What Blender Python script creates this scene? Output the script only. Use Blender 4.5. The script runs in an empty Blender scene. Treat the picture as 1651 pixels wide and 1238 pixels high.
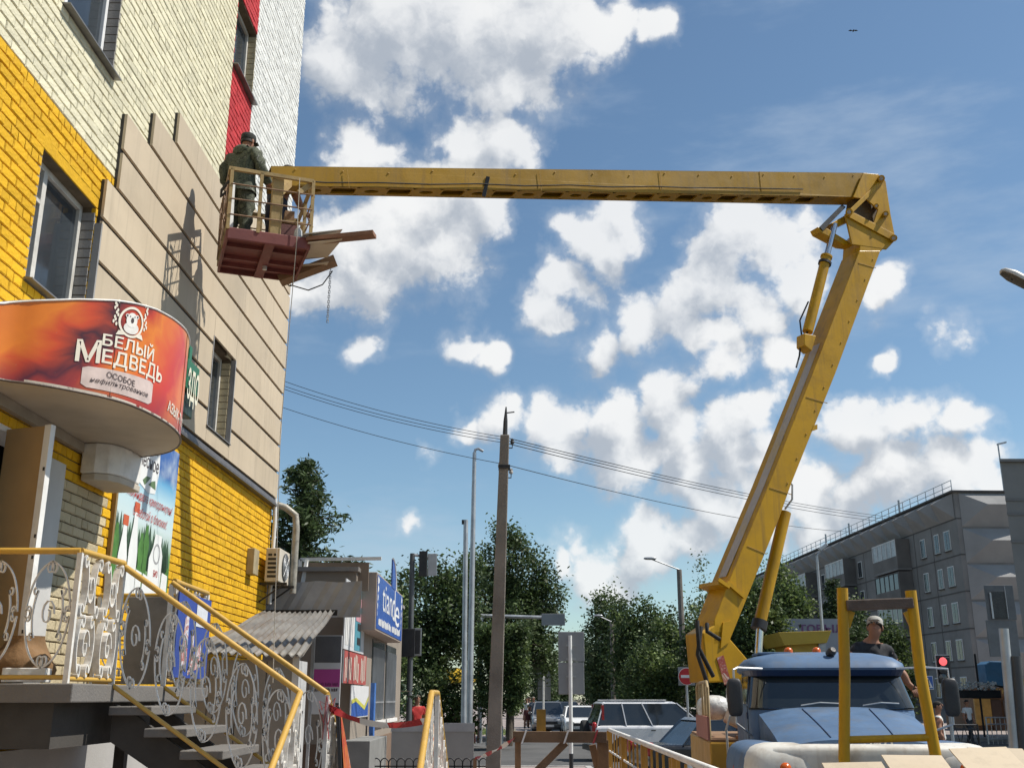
import bpy, math, random
import numpy as np
from mathutils import Vector, Matrix
random.seed(7); rng = np.random.default_rng(11)
R = math.radians
scene = bpy.context.scene

# ---------------------------------------------------------------- camera, sky, sun, exposure
FPX, HOR, EYE = 1700.0, 1125.0, 1.7
PITCH = math.atan((HOR - 619) / FPX); CP, SP = math.cos(PITCH), math.sin(PITCH)
cam_d = bpy.data.cameras.new('camera'); cam = bpy.data.objects.new('camera', cam_d)
scene.collection.objects.link(cam); scene.camera = cam
cam.location = (0, 0, EYE); cam.rotation_euler = (math.pi / 2 + PITCH, 0, 0)
cam_d.sensor_width = 36; cam_d.lens = 36 * FPX / 1651; cam_d.clip_start = .05; cam_d.clip_end = 3000

SUN_DIR = Vector((1.0, .04, 1.40)).normalized()
SUN_EL = math.asin(SUN_DIR.z); SUN_AZ = math.atan2(SUN_DIR.x, SUN_DIR.y)
sun_d = bpy.data.lights.new('sun', 'SUN'); sun_d.energy = 4.6; sun_d.angle = R(.53); sun_d.color = (1, .95, .86)
sun = bpy.data.objects.new('sun', sun_d); scene.collection.objects.link(sun)
sun.rotation_euler = SUN_DIR.to_track_quat('Z', 'Y').to_euler(); sun.location = (20, 6, 40)
vs = scene.view_settings
scene.display_settings.display_device = 'sRGB'
vs.view_transform = 'Standard'; vs.look = 'None'; vs.exposure = 0.34; vs.gamma = 1; vs.use_curve_mapping = False
SKY_STRENGTH = .094

def ray(px, py):
    u = (px - 825.5) / FPX; v = (619 - py) / FPX
    return Vector((u, CP - v * SP, SP + v * CP))
def P(px, py, Y):
    d = ray(px, py); t = Y / d.y
    return Vector((d.x * t, Y, EYE + d.z * t))

def make_world():
    w = bpy.data.worlds.new('World'); scene.world = w; w.use_nodes = True
    nt = w.node_tree; N = nt.nodes; L = nt.links; N.clear()
    def nd(t, **k):
        n = N.new(t)
        for a, b in k.items(): setattr(n, a, b)
        return n
    def math_(op, a, b=None, c=None, clamp=False):
        n = nd('ShaderNodeMath', operation=op); n.use_clamp = clamp
        for i, x in enumerate((a, b, c)):
            if x is None: continue
            if isinstance(x, (int, float)): n.inputs[i].default_value = x
            else: L.new(x, n.inputs[i])
        return n.outputs[0]
    out = nd('ShaderNodeOutputWorld'); bg = nd('ShaderNodeBackground')
    tc = nd('ShaderNodeTexCoord'); D = tc.outputs['Generated']
    sky = nd('ShaderNodeTexSky', sky_type='NISHITA'); sky.sun_disc = False
    sky.sun_elevation = SUN_EL; sky.sun_rotation = SUN_AZ
    sky.air_density = 1.0; sky.dust_density = .4; sky.ozone_density = 1.3; sky.altitude = 200
    # cumulus clouds: soft clusters laid out over the dome, broken up by noise
    blobs = [(640,50,115),(745,55,105),(850,25,115),(560,85,70),(800,120,62),(960,40,60),(1060,40,34),
        (585,245,62),(540,262,46),(625,240,40),(735,240,55),(800,235,58),(835,260,40),(720,310,85),(640,360,105),
        (560,390,85),(700,390,85),(775,330,60),(600,440,70),(485,480,42),(520,450,50),
        (1005,358,45),(955,395,52),(900,455,48),(870,495,44),(930,380,30),
        (1185,375,66),(1240,400,62),(1150,440,70),(1100,480,66),(1030,520,66),(960,560,52),(1285,455,55),(1210,490,56),(1140,530,46),(1160,590,44),(1240,575,42),
        (1420,470,40),(1405,490,26),
        (795,670,52),(1065,650,62),(985,675,66),(890,690,58),(1000,730,58),(740,690,30),(1090,700,50),(920,730,44),
        (1235,670,52),(1185,715,60),(1110,760,60),(1260,730,50),
        (1390,690,55),(1475,685,44),(1550,685,46),(1435,765,70),(1375,790,58),(1520,780,62),(1310,790,60),(1590,770,40),
        (945,905,58),(1050,880,58),(1000,935,44),(1120,865,52),(890,900,30),
        (770,560,38),(590,575,34),(1545,555,38),(1430,580,24),(1150,810,60),(1230,830,60),(1330,840,50),(680,735,26),(660,840,24)]
    cl = [(ray(a, b).normalized(), r / FPX * 1.07) for a, b, r in blobs]
    rr = random.Random(4)
    while len(cl) < len(blobs) + 18:                        # the rest of the dome carries the same weather
        az = rr.uniform(0, 2 * math.pi); el = rr.uniform(.05, 1.2)
        d = Vector((math.sin(az) * math.cos(el), math.cos(az) * math.cos(el), math.sin(el)))
        if abs(math.degrees(math.atan2(d.x, d.y))) < 34 and el < .72: continue
        cl.append((d, rr.uniform(.06, .16)))
    def fbm(scale, det, rough, off=None, dist=0.):
        n = nd('ShaderNodeTexNoise'); n.inputs['Scale'].default_value = scale; n.inputs['Detail'].default_value = det; n.inputs['Roughness'].default_value = rough; n.inputs['Distortion'].default_value = dist
        if off:
            a2 = nd('ShaderNodeVectorMath', operation='ADD'); L.new(D, a2.inputs[0]); a2.inputs[1].default_value = off; L.new(a2.outputs[0], n.inputs['Vector'])
        else: L.new(D, n.inputs['Vector'])
        return n
    nz = fbm(10, 4, .55)
    sub = nd('ShaderNodeVectorMath', operation='SUBTRACT'); L.new(nz.outputs['Color'], sub.inputs[0]); sub.inputs[1].default_value = (.5, .5, .5)
    wsc = nd('ShaderNodeVectorMath', operation='SCALE'); L.new(sub.outputs[0], wsc.inputs[0]); wsc.inputs['Scale'].default_value = .09
    def field(offset):
        ad = nd('ShaderNodeVectorMath', operation='ADD'); L.new(D, ad.inputs[0]); L.new(wsc.outputs[0], ad.inputs[1]); v = ad.outputs[0]
        if offset:
            a2 = nd('ShaderNodeVectorMath', operation='ADD'); L.new(v, a2.inputs[0]); a2.inputs[1].default_value = offset; v = a2.outputs[0]
        acc = None
        for c, r in cl:
            ds = nd('ShaderNodeVectorMath', operation='DISTANCE'); L.new(v, ds.inputs[0]); ds.inputs[1].default_value = c
            x = math_('MULTIPLY_ADD', ds.outputs['Value'], -1 / r, 1.0)
            acc = x if acc is None else math_('SMOOTH_MAX', acc, x, .3)
        return acc
    SO = (.014, 0., .030)
    f0 = field(None); f1 = field(SO)
    wn = fbm(30, 5, .6); ws = nd('ShaderNodeVectorMath', operation='SUBTRACT'); L.new(wn.outputs['Color'], ws.inputs[0]); ws.inputs[1].default_value = (.5, .5, .5)
    ws2 = nd('ShaderNodeVectorMath', operation='SCALE'); L.new(ws.outputs[0], ws2.inputs[0]); ws2.inputs['Scale'].default_value = .034
    def puffs(off):
        a_ = nd('ShaderNodeVectorMath', operation='ADD'); L.new(D, a_.inputs[0]); L.new(ws2.outputs[0], a_.inputs[1]); v = a_.outputs[0]
        if off:
            b_ = nd('ShaderNodeVectorMath', operation='ADD'); L.new(v, b_.inputs[0]); b_.inputs[1].default_value = off; v = b_.outputs[0]
        vo = nd('ShaderNodeTexVoronoi', feature='F1'); vo.inputs['Scale'].default_value = 17; vo.inputs['Detail'].default_value = 3; vo.inputs['Roughness'].default_value = .55; vo.inputs['Lacunarity'].default_value = 2.3; vo.normalize = True
        L.new(v, vo.inputs['Vector']); return vo.outputs['Distance']
    soft_n = fbm(26, 8, .6).outputs['Fac']
    def density(f, off):
        x = math_('MULTIPLY_ADD', math_('SUBTRACT', .34, puffs(off)), 1.7, f); return math_('MULTIPLY_ADD', math_('SUBTRACT', soft_n, .5), .85, x)
    d0, d1 = density(f0, None), density(f1, SO)
    def srange(x, a_, b_, c_=0., d_=1.):
        m = nd('ShaderNodeMapRange', interpolation_type='SMOOTHSTEP'); L.new(x, m.inputs['Value'])
        for k_, q_ in (('From Min', a_), ('From Max', b_), ('To Min', c_), ('To Max', d_)): m.inputs[k_].default_value = q_
        return m.outputs[0]
    soft = srange(fbm(5, 3, .5).outputs['Fac'], .35, .65, .06, .34)
    al_ = math_('MAXIMUM', math_('MULTIPLY', srange(d0, .04, .48), math_('SUBTRACT', 1.04, math_('MULTIPLY', soft, .4))), srange(d0, -.22, .30, 0., .22))
    # lit tops and grey bases: less dense towards the sun means brighter
    lit = math_('MULTIPLY_ADD', math_('SUBTRACT', d0, d1), 1.05, .36)
    lit = math_('SUBTRACT', lit, srange(d0, .35, 1.15, 0., .20))
    lit = math_('MULTIPLY_ADD', math_('SUBTRACT', fbm(58, 6, .6).outputs['Fac'], .5), .3, lit)
    lr_ = srange(lit, -.10, .80)
    cm = nd('ShaderNodeMix', data_type='RGBA'); L.new(lr_, cm.inputs['Factor'])
    cm.inputs[6].default_value = (.37, .405, .455, 1); cm.inputs[7].default_value = (.73, .735, .735, 1)
    # thin high veil
    ci = nd('ShaderNodeTexNoise'); ci.inputs['Scale'].default_value = 3.2; ci.inputs['Detail'].default_value = 6; ci.inputs['Roughness'].default_value = .6
    mp = nd('ShaderNodeMapping'); mp.inputs['Scale'].default_value = (1, 1, 3.4); mp.inputs['Rotation'].default_value = (0, R(14), 0); L.new(D, mp.inputs['Vector']); L.new(mp.outputs[0], ci.inputs['Vector'])
    cr = nd('ShaderNodeMapRange', interpolation_type='SMOOTHSTEP'); L.new(ci.outputs['Fac'], cr.inputs['Value'])
    cr.inputs['From Min'].default_value = .50; cr.inputs['From Max'].default_value = .74; cr.inputs['To Max'].default_value = .42
    sc = nd('ShaderNodeVectorMath', operation='SCALE'); L.new(sky.outputs[0], sc.inputs[0]); sc.inputs['Scale'].default_value = SKY_STRENGTH
    tn = nd('ShaderNodeVectorMath', operation='MULTIPLY'); L.new(sc.outputs[0], tn.inputs[0]); tn.inputs[1].default_value = (.90, 1.01, 1.0); sc = tn
    m0 = nd('ShaderNodeMix', data_type='RGBA'); L.new(cr.outputs[0], m0.inputs['Factor']); L.new(sc.outputs[0], m0.inputs[6]); m0.inputs[7].default_value = (.40, .48, .58, 1)
    m1 = nd('ShaderNodeMix', data_type='RGBA'); L.new(math_('MULTIPLY', al_, .97), m1.inputs['Factor']); L.new(m0.outputs[2], m1.inputs[6]); L.new(cm.outputs[2], m1.inputs[7])
    L.new(m1.outputs[2], bg.inputs['Color']); bg.inputs['Strength'].default_value = 1.0
    L.new(bg.outputs[0], out.inputs['Surface'])
    w.cycles.sampling_method = 'MANUAL'; w.cycles.sample_map_resolution = 512
make_world()

# ---------------------------------------------------------------- helpers
COL = scene.collection
def tag(o, label=None, cat=None, group=None, kind=None):
    for k, v in (('label', label), ('category', cat), ('group', group), ('kind', kind)):
        if v: o[k] = v
    return o
def empty(name, loc=(0, 0, 0), rz=0, **k):
    o = bpy.data.objects.new(name, None); COL.objects.link(o); o.location = loc; o.rotation_euler = (0, 0, rz); o.empty_display_size = .2
    return tag(o, **k)
def adopt(o, parent, local=False):
    o.parent = parent
    if not local and parent.parent is None: o.matrix_parent_inverse = Matrix.LocRotScale(parent.location, parent.rotation_euler, parent.scale).inverted()
    return o

class MB:
    def __init__(s): s.v = []; s.f = []; s.m = []; s.mi = 0
    def add(s, vs_, fs):
        b = len(s.v); s.v += [tuple(x) for x in vs_]; s.f += [tuple(i + b for i in f) for f in fs]; s.m += [s.mi] * len(fs); return s
    BF = [(0,3,2,1),(4,5,6,7),(0,1,5,4),(1,2,6,5),(2,3,7,6),(3,0,4,7)]
    def bx(s, x0, x1, y0, y1, z0, z1):
        return s.add([(x0,y0,z0),(x1,y0,z0),(x1,y1,z0),(x0,y1,z0),(x0,y0,z1),(x1,y0,z1),(x1,y1,z1),(x0,y1,z1)], MB.BF)
    def ob(s, c, ex, ey, ez):
        c, ex, ey, ez = map(Vector, (c, ex, ey, ez))
        return s.add([c-ex-ey-ez, c+ex-ey-ez, c+ex+ey-ez, c-ex+ey-ez, c-ex-ey+ez, c+ex-ey+ez, c+ex+ey+ez, c-ex+ey+ez], MB.BF)
    def beam(s, a, b, w, h, up=(0, 0, 1)):
        a, b = Vector(a), Vector(b); d = (b - a); e = d.normalized(); x = e.cross(Vector(up))
        if x.length < 1e-4: x = Vector((1, 0, 0))
        x.normalize(); z = x.cross(e)
        return s.ob((a + b) / 2, x * w / 2, d / 2, z * h / 2)
    def tube(s, pts, r, n=8, cap=True):
        pts = [Vector(p) for p in pts]; k = len(pts); rs = r if isinstance(r, (list, tuple)) else [r] * k
        vs_, fs = [], []; up = None
        for i, p in enumerate(pts):
            t = (pts[min(i + 1, k - 1)] - pts[max(i - 1, 0)]).normalized()
            if up is None:
                up = Vector((0, 0, 1)) if abs(t.z) < .9 else Vector((0, 1, 0))
            x = up.cross(t); x = x.normalized() if x.length > 1e-6 else Vector((1, 0, 0)); y = t.cross(x); up = y
            for j in range(n):
                a = 2 * math.pi * j / n; vs_.append(p + (x * math.cos(a) + y * math.sin(a)) * rs[i])
        for i in range(k - 1):
            for j in range(n): fs.append((i*n+j, i*n+(j+1)%n, (i+1)*n+(j+1)%n, (i+1)*n+j))
        if cap: fs.append(tuple(range(n))[::-1]); fs.append(tuple((k-1)*n+j for j in range(n)))
        return s.add(vs_, fs)
    def ribbon(s, pts, nrm, depth, th):
        """flat bar bent along pts; its wide side lies along nrm"""
        pts = [Vector(p) for p in pts]; n = Vector(nrm).normalized() * depth / 2; k = len(pts); vs_, fs = [], []
        for i, p in enumerate(pts):
            t = (pts[min(i+1, k-1)] - pts[max(i-1, 0)]).normalized(); x = t.cross(n).normalized() * th / 2
            vs_ += [p + x + n, p - x + n, p - x - n, p + x - n]
        for i in range(k - 1):
            for j in range(4): fs.append((i*4+j, i*4+(j+1)%4, (i+1)*4+(j+1)%4, (i+1)*4+j))
        fs += [(3,2,1,0), tuple((k-1)*4+j for j in range(4))]
        return s.add(vs_, fs)
    def prism(s, poly, ext):
        ext = Vector(ext); k = len(poly); a = [Vector(p) for p in poly]
        vs_ = a + [p + ext for p in a]
        fs = [tuple(range(k))[::-1], tuple(range(k, 2*k))] + [(i, (i+1)%k, k+(i+1)%k, k+i) for i in range(k)]
        return s.add(vs_, fs)
    def loft(s, secs, closed=True, caps=True):
        k = len(secs[0]); vs_ = [p for c in secs for p in c]; fs = []
        for i in range(len(secs) - 1):
            for j in range(k if closed else k - 1): fs.append((i*k+j, i*k+(j+1)%k, (i+1)*k+(j+1)%k, (i+1)*k+j))
        if caps: fs += [tuple(range(k))[::-1], tuple((len(secs)-1)*k+j for j in range(k))]
        return s.add(vs_, fs)
    def lathe(s, prof, c, axis=(0, 0, 1), n=20):
        c = Vector(c); q = Vector(axis).normalized().to_track_quat('Z', 'Y'); secs = []
        for r, z in prof: secs.append([c + q @ Vector((r*math.cos(2*math.pi*j/n), r*math.sin(2*math.pi*j/n), z)) for j in range(n)])
        return s.loft(secs)
    def sell(s, c, h, e=.6, nu=20, nv=12):
        """rounded box (superellipsoid)"""
        c = Vector(c); f = lambda w, p: math.copysign(abs(w) ** p, w); secs = []
        for i in range(nv + 1):
            a = -math.pi/2 + math.pi*i/nv; ca, sa = f(math.cos(a), e), f(math.sin(a), e)
            if i in (0, nv): ca = .001
            secs.append([c + Vector((h[0]*ca*f(math.cos(2*math.pi*j/nu), e), h[1]*ca*f(math.sin(2*math.pi*j/nu), e), h[2]*sa)) for j in range(nu)])
        return s.loft(secs)
    def build(s, name, mat, parent=None, local=False, smooth=None, bevel=0, seg=2, loc=None, **k):
        me = bpy.data.meshes.new(name); me.from_pydata(s.v, [], s.f)
        for m in (mat if isinstance(mat, (list, tuple)) else [mat]): me.materials.append(m)
        if s.mi or any(s.m): me.polygons.foreach_set('material_index', s.m)
        if smooth is not None:
            me.polygons.foreach_set('use_smooth', [True] * len(s.f)); me.set_sharp_from_angle(angle=R(smooth))
        me.update(); o = bpy.data.objects.new(name, me); COL.objects.link(o)
        if loc is not None: o.location = loc
        if parent is not None: adopt(o, parent, local)
        if bevel:
            b = o.modifiers.new('bevel', 'BEVEL'); b.width = bevel; b.segments = seg; b.limit_method = 'ANGLE'; b.angle_limit = R(35); b.harden_normals = False
        return tag(o, **k)

def copy_tree(o, parent=None, **k):
    c = o.copy(); COL.objects.link(c)
    if parent is not None: c.parent = parent
    for ch in list(o.children): copy_tree(ch, c)
    return tag(c, **k)

MATS = {}
def M(name, col, rough=.6, metal=0., var=.18, scale=3., bump=.15, bscale=55., dirt=None, spec=.5, streak=None, alpha=None, emit=None, trans=None, coat=0, piece=0.):
    if name in MATS: return MATS[name]
    m = bpy.data.materials.new(name); m.use_nodes = True; nt = m.node_tree; N, L = nt.nodes, nt.links
    b = N['Principled BSDF']; tc = N.new('ShaderNodeTexCoord'); V = tc.outputs['Object']
    def noise(sc, det=5, r=.55, vec=None):
        n = N.new('ShaderNodeTexNoise'); n.inputs['Scale'].default_value = sc; n.inputs['Detail'].default_value = det; n.inputs['Roughness'].default_value = r
        L.new(vec or V, n.inputs['Vector']); return n.outputs['Fac']
    def mr(x, a, b_, c, d):
        n = N.new('ShaderNodeMapRange'); L.new(x, n.inputs[0])
        for i, q in enumerate((a, b_, c, d)): n.inputs[i+1].default_value = q
        return n.outputs[0]
    def mix(f, a, c):
        n = N.new('ShaderNodeMix'); n.data_type = 'RGBA'
        L.new(f, n.inputs[0]) if not isinstance(f, float) else setattr(n.inputs[0], 'default_value', f)
        for i, x in ((6, a), (7, c)):
            if isinstance(x, tuple): n.inputs[i].default_value = x + (1,) if len(x) == 3 else x
            else: L.new(x, n.inputs[i])
        return n.outputs[2]
    lo = tuple(c * (1 - var) for c in col); hi = tuple(min(1, c * (1 + var)) for c in col)
    c = mix(mr(noise(scale), .3, .7, 0, 1), lo, hi)
    if dirt:
        dc, amt, ds = dirt
        c = mix(mr(noise(ds, 8, .65), .5, .72, 0, amt), c, dc)
    if streak:
        mp = N.new('ShaderNodeMapping'); mp.inputs['Scale'].default_value = (9, 9, .5); L.new(V, mp.inputs[0])
        c = mix(mr(noise(1.2, 6, .6, mp.outputs[0]), .52, .75, 0, streak[1]), c, streak[0])
    if piece:                                                # each brick, board or leaf clump its own tone
        at = N.new('ShaderNodeAttribute'); at.attribute_name = 'tint'; oi = N.new('ShaderNodeObjectInfo')
        ad = N.new('ShaderNodeMath'); ad.operation = 'ADD'; L.new(at.outputs['Fac'], ad.inputs[0]); L.new(oi.outputs['Random'], ad.inputs[1]); fr = N.new('ShaderNodeMath'); fr.operation = 'FRACT'; L.new(ad.outputs[0], fr.inputs[0])
        hs = N.new('ShaderNodeHueSaturation'); L.new(mr(fr.outputs[0], 0, 1, 1-piece, 1+piece*.6), hs.inputs['Value']); L.new(c, hs.inputs['Color']); c = hs.outputs[0]
    L.new(c, b.inputs['Base Color'])
    b.inputs['Metallic'].default_value = metal; b.inputs['Specular IOR Level'].default_value = spec
    L.new(mr(noise(scale * 3), .3, .7, max(.02, rough - .1), min(1, rough + .1)), b.inputs['Roughness'])
    if bump:
        n = N.new('ShaderNodeBump'); n.inputs['Strength'].default_value = bump; n.inputs['Distance'].default_value = .02
        L.new(noise(bscale, 4), n.inputs['Height']); L.new(n.outputs[0], b.inputs['Normal'])
    if coat: b.inputs['Coat Weight'].default_value = coat; b.inputs['Coat Roughness'].default_value = .08
    if alpha is not None: b.inputs['Alpha'].default_value = alpha
    if emit: b.inputs['Emission Color'].default_value = emit[0] + (1,); b.inputs['Emission Strength'].default_value = emit[1]
    if trans:
        t = N.new('ShaderNodeBsdfTranslucent'); L.new(c, t.inputs['Color']); a = N.new('ShaderNodeMixShader'); a.inputs[0].default_value = trans
        L.new(b.outputs[0], a.inputs[1]); L.new(t.outputs[0], a.inputs[2]); L.new(a.outputs[0], N['Material Output'].inputs['Surface'])
    MATS[name] = m; return m

def text_geo(txt, size=1., bold=0., shear=0., sx=1., align='LEFT', spacing=1.):
    cu = bpy.data.curves.new('lettering', 'FONT'); cu.body = txt; cu.size = size; cu.offset = bold * size; cu.shear = shear; cu.align_x = align; cu.space_character = spacing; cu.resolution_u = 3
    ob = bpy.data.objects.new('lettering', cu); me = bpy.data.meshes.new_from_object(ob)
    v = [(p.co.x * sx, p.co.y) for p in me.vertices]; f = [tuple(p.vertices) for p in me.polygons]
    bpy.data.objects.remove(ob); bpy.data.meshes.remove(me); bpy.data.curves.remove(cu)
    return v, f
def letters(mb, txt, size, fn, fit=None, **k):
    """lettering laid on a surface; fn maps (x, y) of the text to a point"""
    v, f = text_geo(txt, size, **k)
    if not v: return mb
    x0, x1 = min(p[0] for p in v), max(p[0] for p in v)
    if fit: v = [((p[0] - x0) * fit / (x1 - x0), p[1]) for p in v]
    return mb.add([fn(*p) for p in v], f)

# common materials
steel = M('steel', (.32,.33,.34), .42, .8, bump=.05)
dark_metal = M('dark_metal', (.035,.035,.037), .5, .3)
galv = M('galvanised', (.45,.46,.47), .45, .6, .2, 2, .08, 20)
concrete = M('concrete', (.30,.29,.27), .9, 0, .2, 1.5, .4, 40, dirt=((.16,.15,.14), .5, 2.5))
rubber = M('rubber', (.018,.018,.018), .8)
glass = M('glass_dark', (.018,.022,.026), .06, 0, .1, 1, 0, spec=.9)
white_paint = M('white_paint', (.72,.71,.68), .55, 0, .08, 3, .1, 30, dirt=((.35,.33,.3), .45, 4))
boom_yellow = M('boom_yellow', (.46,.25,.006), .42, 0, .12, 1.2, .06, 14, dirt=((.27,.15,.02), .6, 2.3), streak=((.20,.115,.03), .65), spec=.3)
rail_yellow = M('rail_yellow', (.50,.30,.055), .42, 0, .12, 5, .05, 30, dirt=((.24,.15,.05), .5, 5))
wood = M('wood', (.23,.13,.065), .8, 0, .3, 3, .3, 30, dirt=((.09,.06,.04), .5, 3))
siding = M('siding_board', (.50,.41,.295), .72, 0, .07, .7, .06, 70, dirt=((.41,.335,.24), .7, 1.1), streak=((.41,.335,.24), .75), piece=.09)
# ---------------------------------------------------------------- ground, road, pavements
asph = M('asphalt', (.075,.074,.073), .92, 0, .25, .35, .35, 60, dirt=((.12,.115,.11), .6, .5))
tiles = M('paving_tile', (.27,.225,.205), .9, 0, .2, .8, .3, 50, dirt=((.17,.15,.14), .5, 1.4))
kerbm = M('kerb_stone', (.36,.35,.33), .9, 0, .15, 2, .3, 40)
earth = M('earth', (.12,.10,.07), .95, 0, .3, .2, .3, 20, dirt=((.06,.075,.03), .8, .25))
paintm = M('road_paint', (.62,.62,.6), .7, 0, .15, 3, .1, 40)
def sheet(name, x0, x1, y0, y1, z, m, **k): return MB().add([(x0,y0,z),(x1,y0,z),(x1,y1,z),(x0,y1,z)], [(0,1,2,3)]).build(name, m, kind='structure', **k)
sheet('ground', -900, 900, -300, 1600, -.14, earth)
sheet('road', -60, 90, 29.6, 49, -.124, asph)
sheet('yard', 1.9, 60, -20, 29.6, -.124, asph)
sheet('street', 2.2, 17, 49, 420, -.124, asph)
o = MB().bx(-30, 1.9, -20, 29.2, -.3, 0).build('pavement', tiles, kind='structure')
for i in range(24): MB().bx(-30+i*1.33, -30+i*1.33+1.32, 29.2, 29.38, -.3, .012).build('kerb', kerbm, o)
for i in range(30): MB().bx(1.9, 2.06, 29.3-i*1.2-1.19, 29.3-i*1.2, -.3, .012).build('kerb', kerbm, o)
o = MB().bx(-30, 2.0, 49.2, 420, -.3, 0.02).build('sidewalk', tiles, kind='structure')
for i in range(40): MB().bx(2.0, 2.17, 49.2+i*1.5, 49.2+i*1.5+1.49, -.3, .032).build('kerb', kerbm, o)
o = MB().bx(17.3, 90, 49.2, 420, -.3, 0.02).build('far_sidewalk', tiles, kind='structure')
for i in range(24): MB().bx(17.3+i*1.5, 17.3+i*1.5+1.49, 49.0, 49.2, -.3, .032).build('kerb', kerbm, o)
for i in range(9):
    MB().add([(3.4+i*1.4,50.5,-.119),(4.1+i*1.4,50.5,-.119),(4.1+i*1.4,54.5,-.119),(3.4+i*1.4,54.5,-.119)], [(0,1,2,3)]).build('crossing_stripe', paintm, kind='structure')
MB().add([(9.5,58,-.119),(9.65,58,-.119),(9.65,300,-.119),(9.5,300,-.119)], [(0,1,2,3)]).build('lane_line', paintm, kind='structure')

# ---------------------------------------------------------------- brick apartment block on the left
FA, FX = math.atan(.0138), -4.37
def BW(x, s, z): return Vector((FX + x*math.cos(FA) + s*math.sin(FA), -x*math.sin(FA) + s*math.cos(FA), z))
S0 = 18.0
bld = empty('apartment_block', BW(0, S0, 0), -FA, label='tall brick apartment block painted yellow, cream, red and white', cat='building')
def brickmat(n, c, d): return M(n, c, .75, 0, .06, 5, .5, 34, dirt=(d, .5, 2.2), spec=.3, piece=.14, streak=(tuple(x*.82 for x in d), .45))
by = brickmat('brick_yellow', (.68,.385,.010), (.58,.31,.015)); bc = brickmat('brick_cream', (.69,.645,.47), (.60,.55,.38))
brd = brickmat('brick_red', (.50,.035,.04), (.40,.03,.03)); bw = brickmat('brick_white', (.72,.72,.69), (.62,.62,.58)); bcl = brickmat('brick_pale', (.50,.42,.27), (.36,.29,.18))
bgrey = brickmat('brick_bare', (.26,.245,.23), (.2,.19,.17))
mortar = M('mortar', (.125,.095,.06), .95, 0, .3, 6, .4, 60)
plaster = M('plaster_grey', (.36,.35,.335), .85, 0, .1, 1.2, .15, 40, dirt=((.28,.27,.25), .5, 1))
LZ = 2.79
OPEN = [(8.57, 9.80, 5.24+LZ*k, 6.49+LZ*k) for k in range(4)] + [(13.80, 14.90, 5.26+LZ*k, 6.50+LZ*k) for k in range(4)]
LINT = [(8.42, 9.95, 6.49, 6.63)]
DOOR = (7.9, 9.35, 1.8, 3.92)
ROWS = [(4.95+.47*i, 4.95+.47*(i+1)) for i in range(9)]
def row_start(i): return (9.83, 9.83, 9.83, 9.83, 10.13, 10.13, 10.9, 11.67, 14.95)[i]
def panel_at(s, z):
    if z < 4.9: return False
    i = int((z - 4.95) / .47)
    return 0 <= i < 9 and s > row_start(i) + .05
def paint(s, z):
    if 9.70 < s < 10.80 and 1.8 < z < 3.68: return bcl
    if z < 4.95: return by
    if s < 10.14 and z < 6.95: return by
    if s > 14.91: return bw
    if s > 13.76 and z > 6.6:
        return brd
    return bc
holes = OPEN + [DOOR]
# backing wall with real openings
def wall_cells(mb, s0, s1, z0, z1, x0, x1):
    ss = sorted({s0, s1, *[h[0] for h in holes], *[h[1] for h in holes]}); zz = sorted({z0, z1, *[h[2] for h in holes], *[h[3] for h in holes]})
    for a, b in zip(ss, ss[1:]):
        run = None
        for c, d in zip(zz, zz[1:]):
            m_ = ((a+b)/2, (c+d)/2); inside = any(h[0] < m_[0] < h[1] and h[2] < m_[1] < h[3] for h in holes)
            if not inside: run = (run[0], d) if run else (c, d)
            if (inside or d == zz[-1]) and run: mb.bx(x0, x1, a-S0, b-S0, *run); run = None
wm = MB(); wall_cells(wm, 4.0, 17.98, 0, 17, -.38, -.017); wm.build('wall', mortar, bld, True)
MB().bx(-11, -.9, -14, -.02, 0, 17).build('inner_core', M('interior_dark', (.05,.05,.05), .9), bld, True)
MB().bx(-11, -.38, -.3, -.02, 0, 17).build('end_wall', bw, bld, True)
MB().bx(-11.2, .25, -14.1, .15, 17, 17.3).build('roof', galv, bld, True)
# bricks
def brick_geo(l, d=.05, t=.088, jit=.0035):
    r = lambda: random.uniform(-jit, jit); e = .007; fx = r()
    back = [(-d,0,0),(-d,l,0),(-d,l,t),(-d,0,t)]
    mid = [(-e,r(),r()),(-e,l+r(),r()),(-e,l+r(),t+r()),(-e,r(),t+r())]
    fr = [(fx+r()*.5,e+r(),e+r()),(fx+r()*.5,l-e+r(),e+r()),(fx+r()*.5,l-e+r(),t-e+r()),(fx+r()*.5,e+r(),t-e+r())]
    f = [(8,9,10,11)]
    for a in (0, 4):
        for j in range(4): f.append((a+j, a+(j+1)%4, a+4+(j+1)%4, a+4+j))
    return back + mid + fr, f
COURSE, BL = .1, .25
bricks = []
for row in range(12, 166):
    z = row*COURSE; zc = z+.044
    cuts = sorted([(h[0], h[1]) for h in holes + LINT if h[2]-.03 < zc < h[3]])
    segs = []; a = 5.2
    for c in cuts:
        if c[0] > a: segs.append((a, c[0]))
        a = max(a, c[1])
    segs.append((a, 17.985))
    hdr = row % 6 == 3
    step = .13 if hdr else .26
    for a, b in segs:
        s = math.floor(a/step)*step - (step/2 if row % 2 else 0)
        while s < b:
            p, q = max(a, s), min(b, s+step-.008)
            for x_ in (13.78, 14.91):
                if p < x_-.02 and q > x_+.02: bricks.append((p, x_-.001, z)); p = x_+.001
            if q-p > .02 and not (panel_at(p, z) and panel_at(q, z+.09) and panel_at(p, z+.09)): bricks.append((p, q, z))
            s += step
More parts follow.
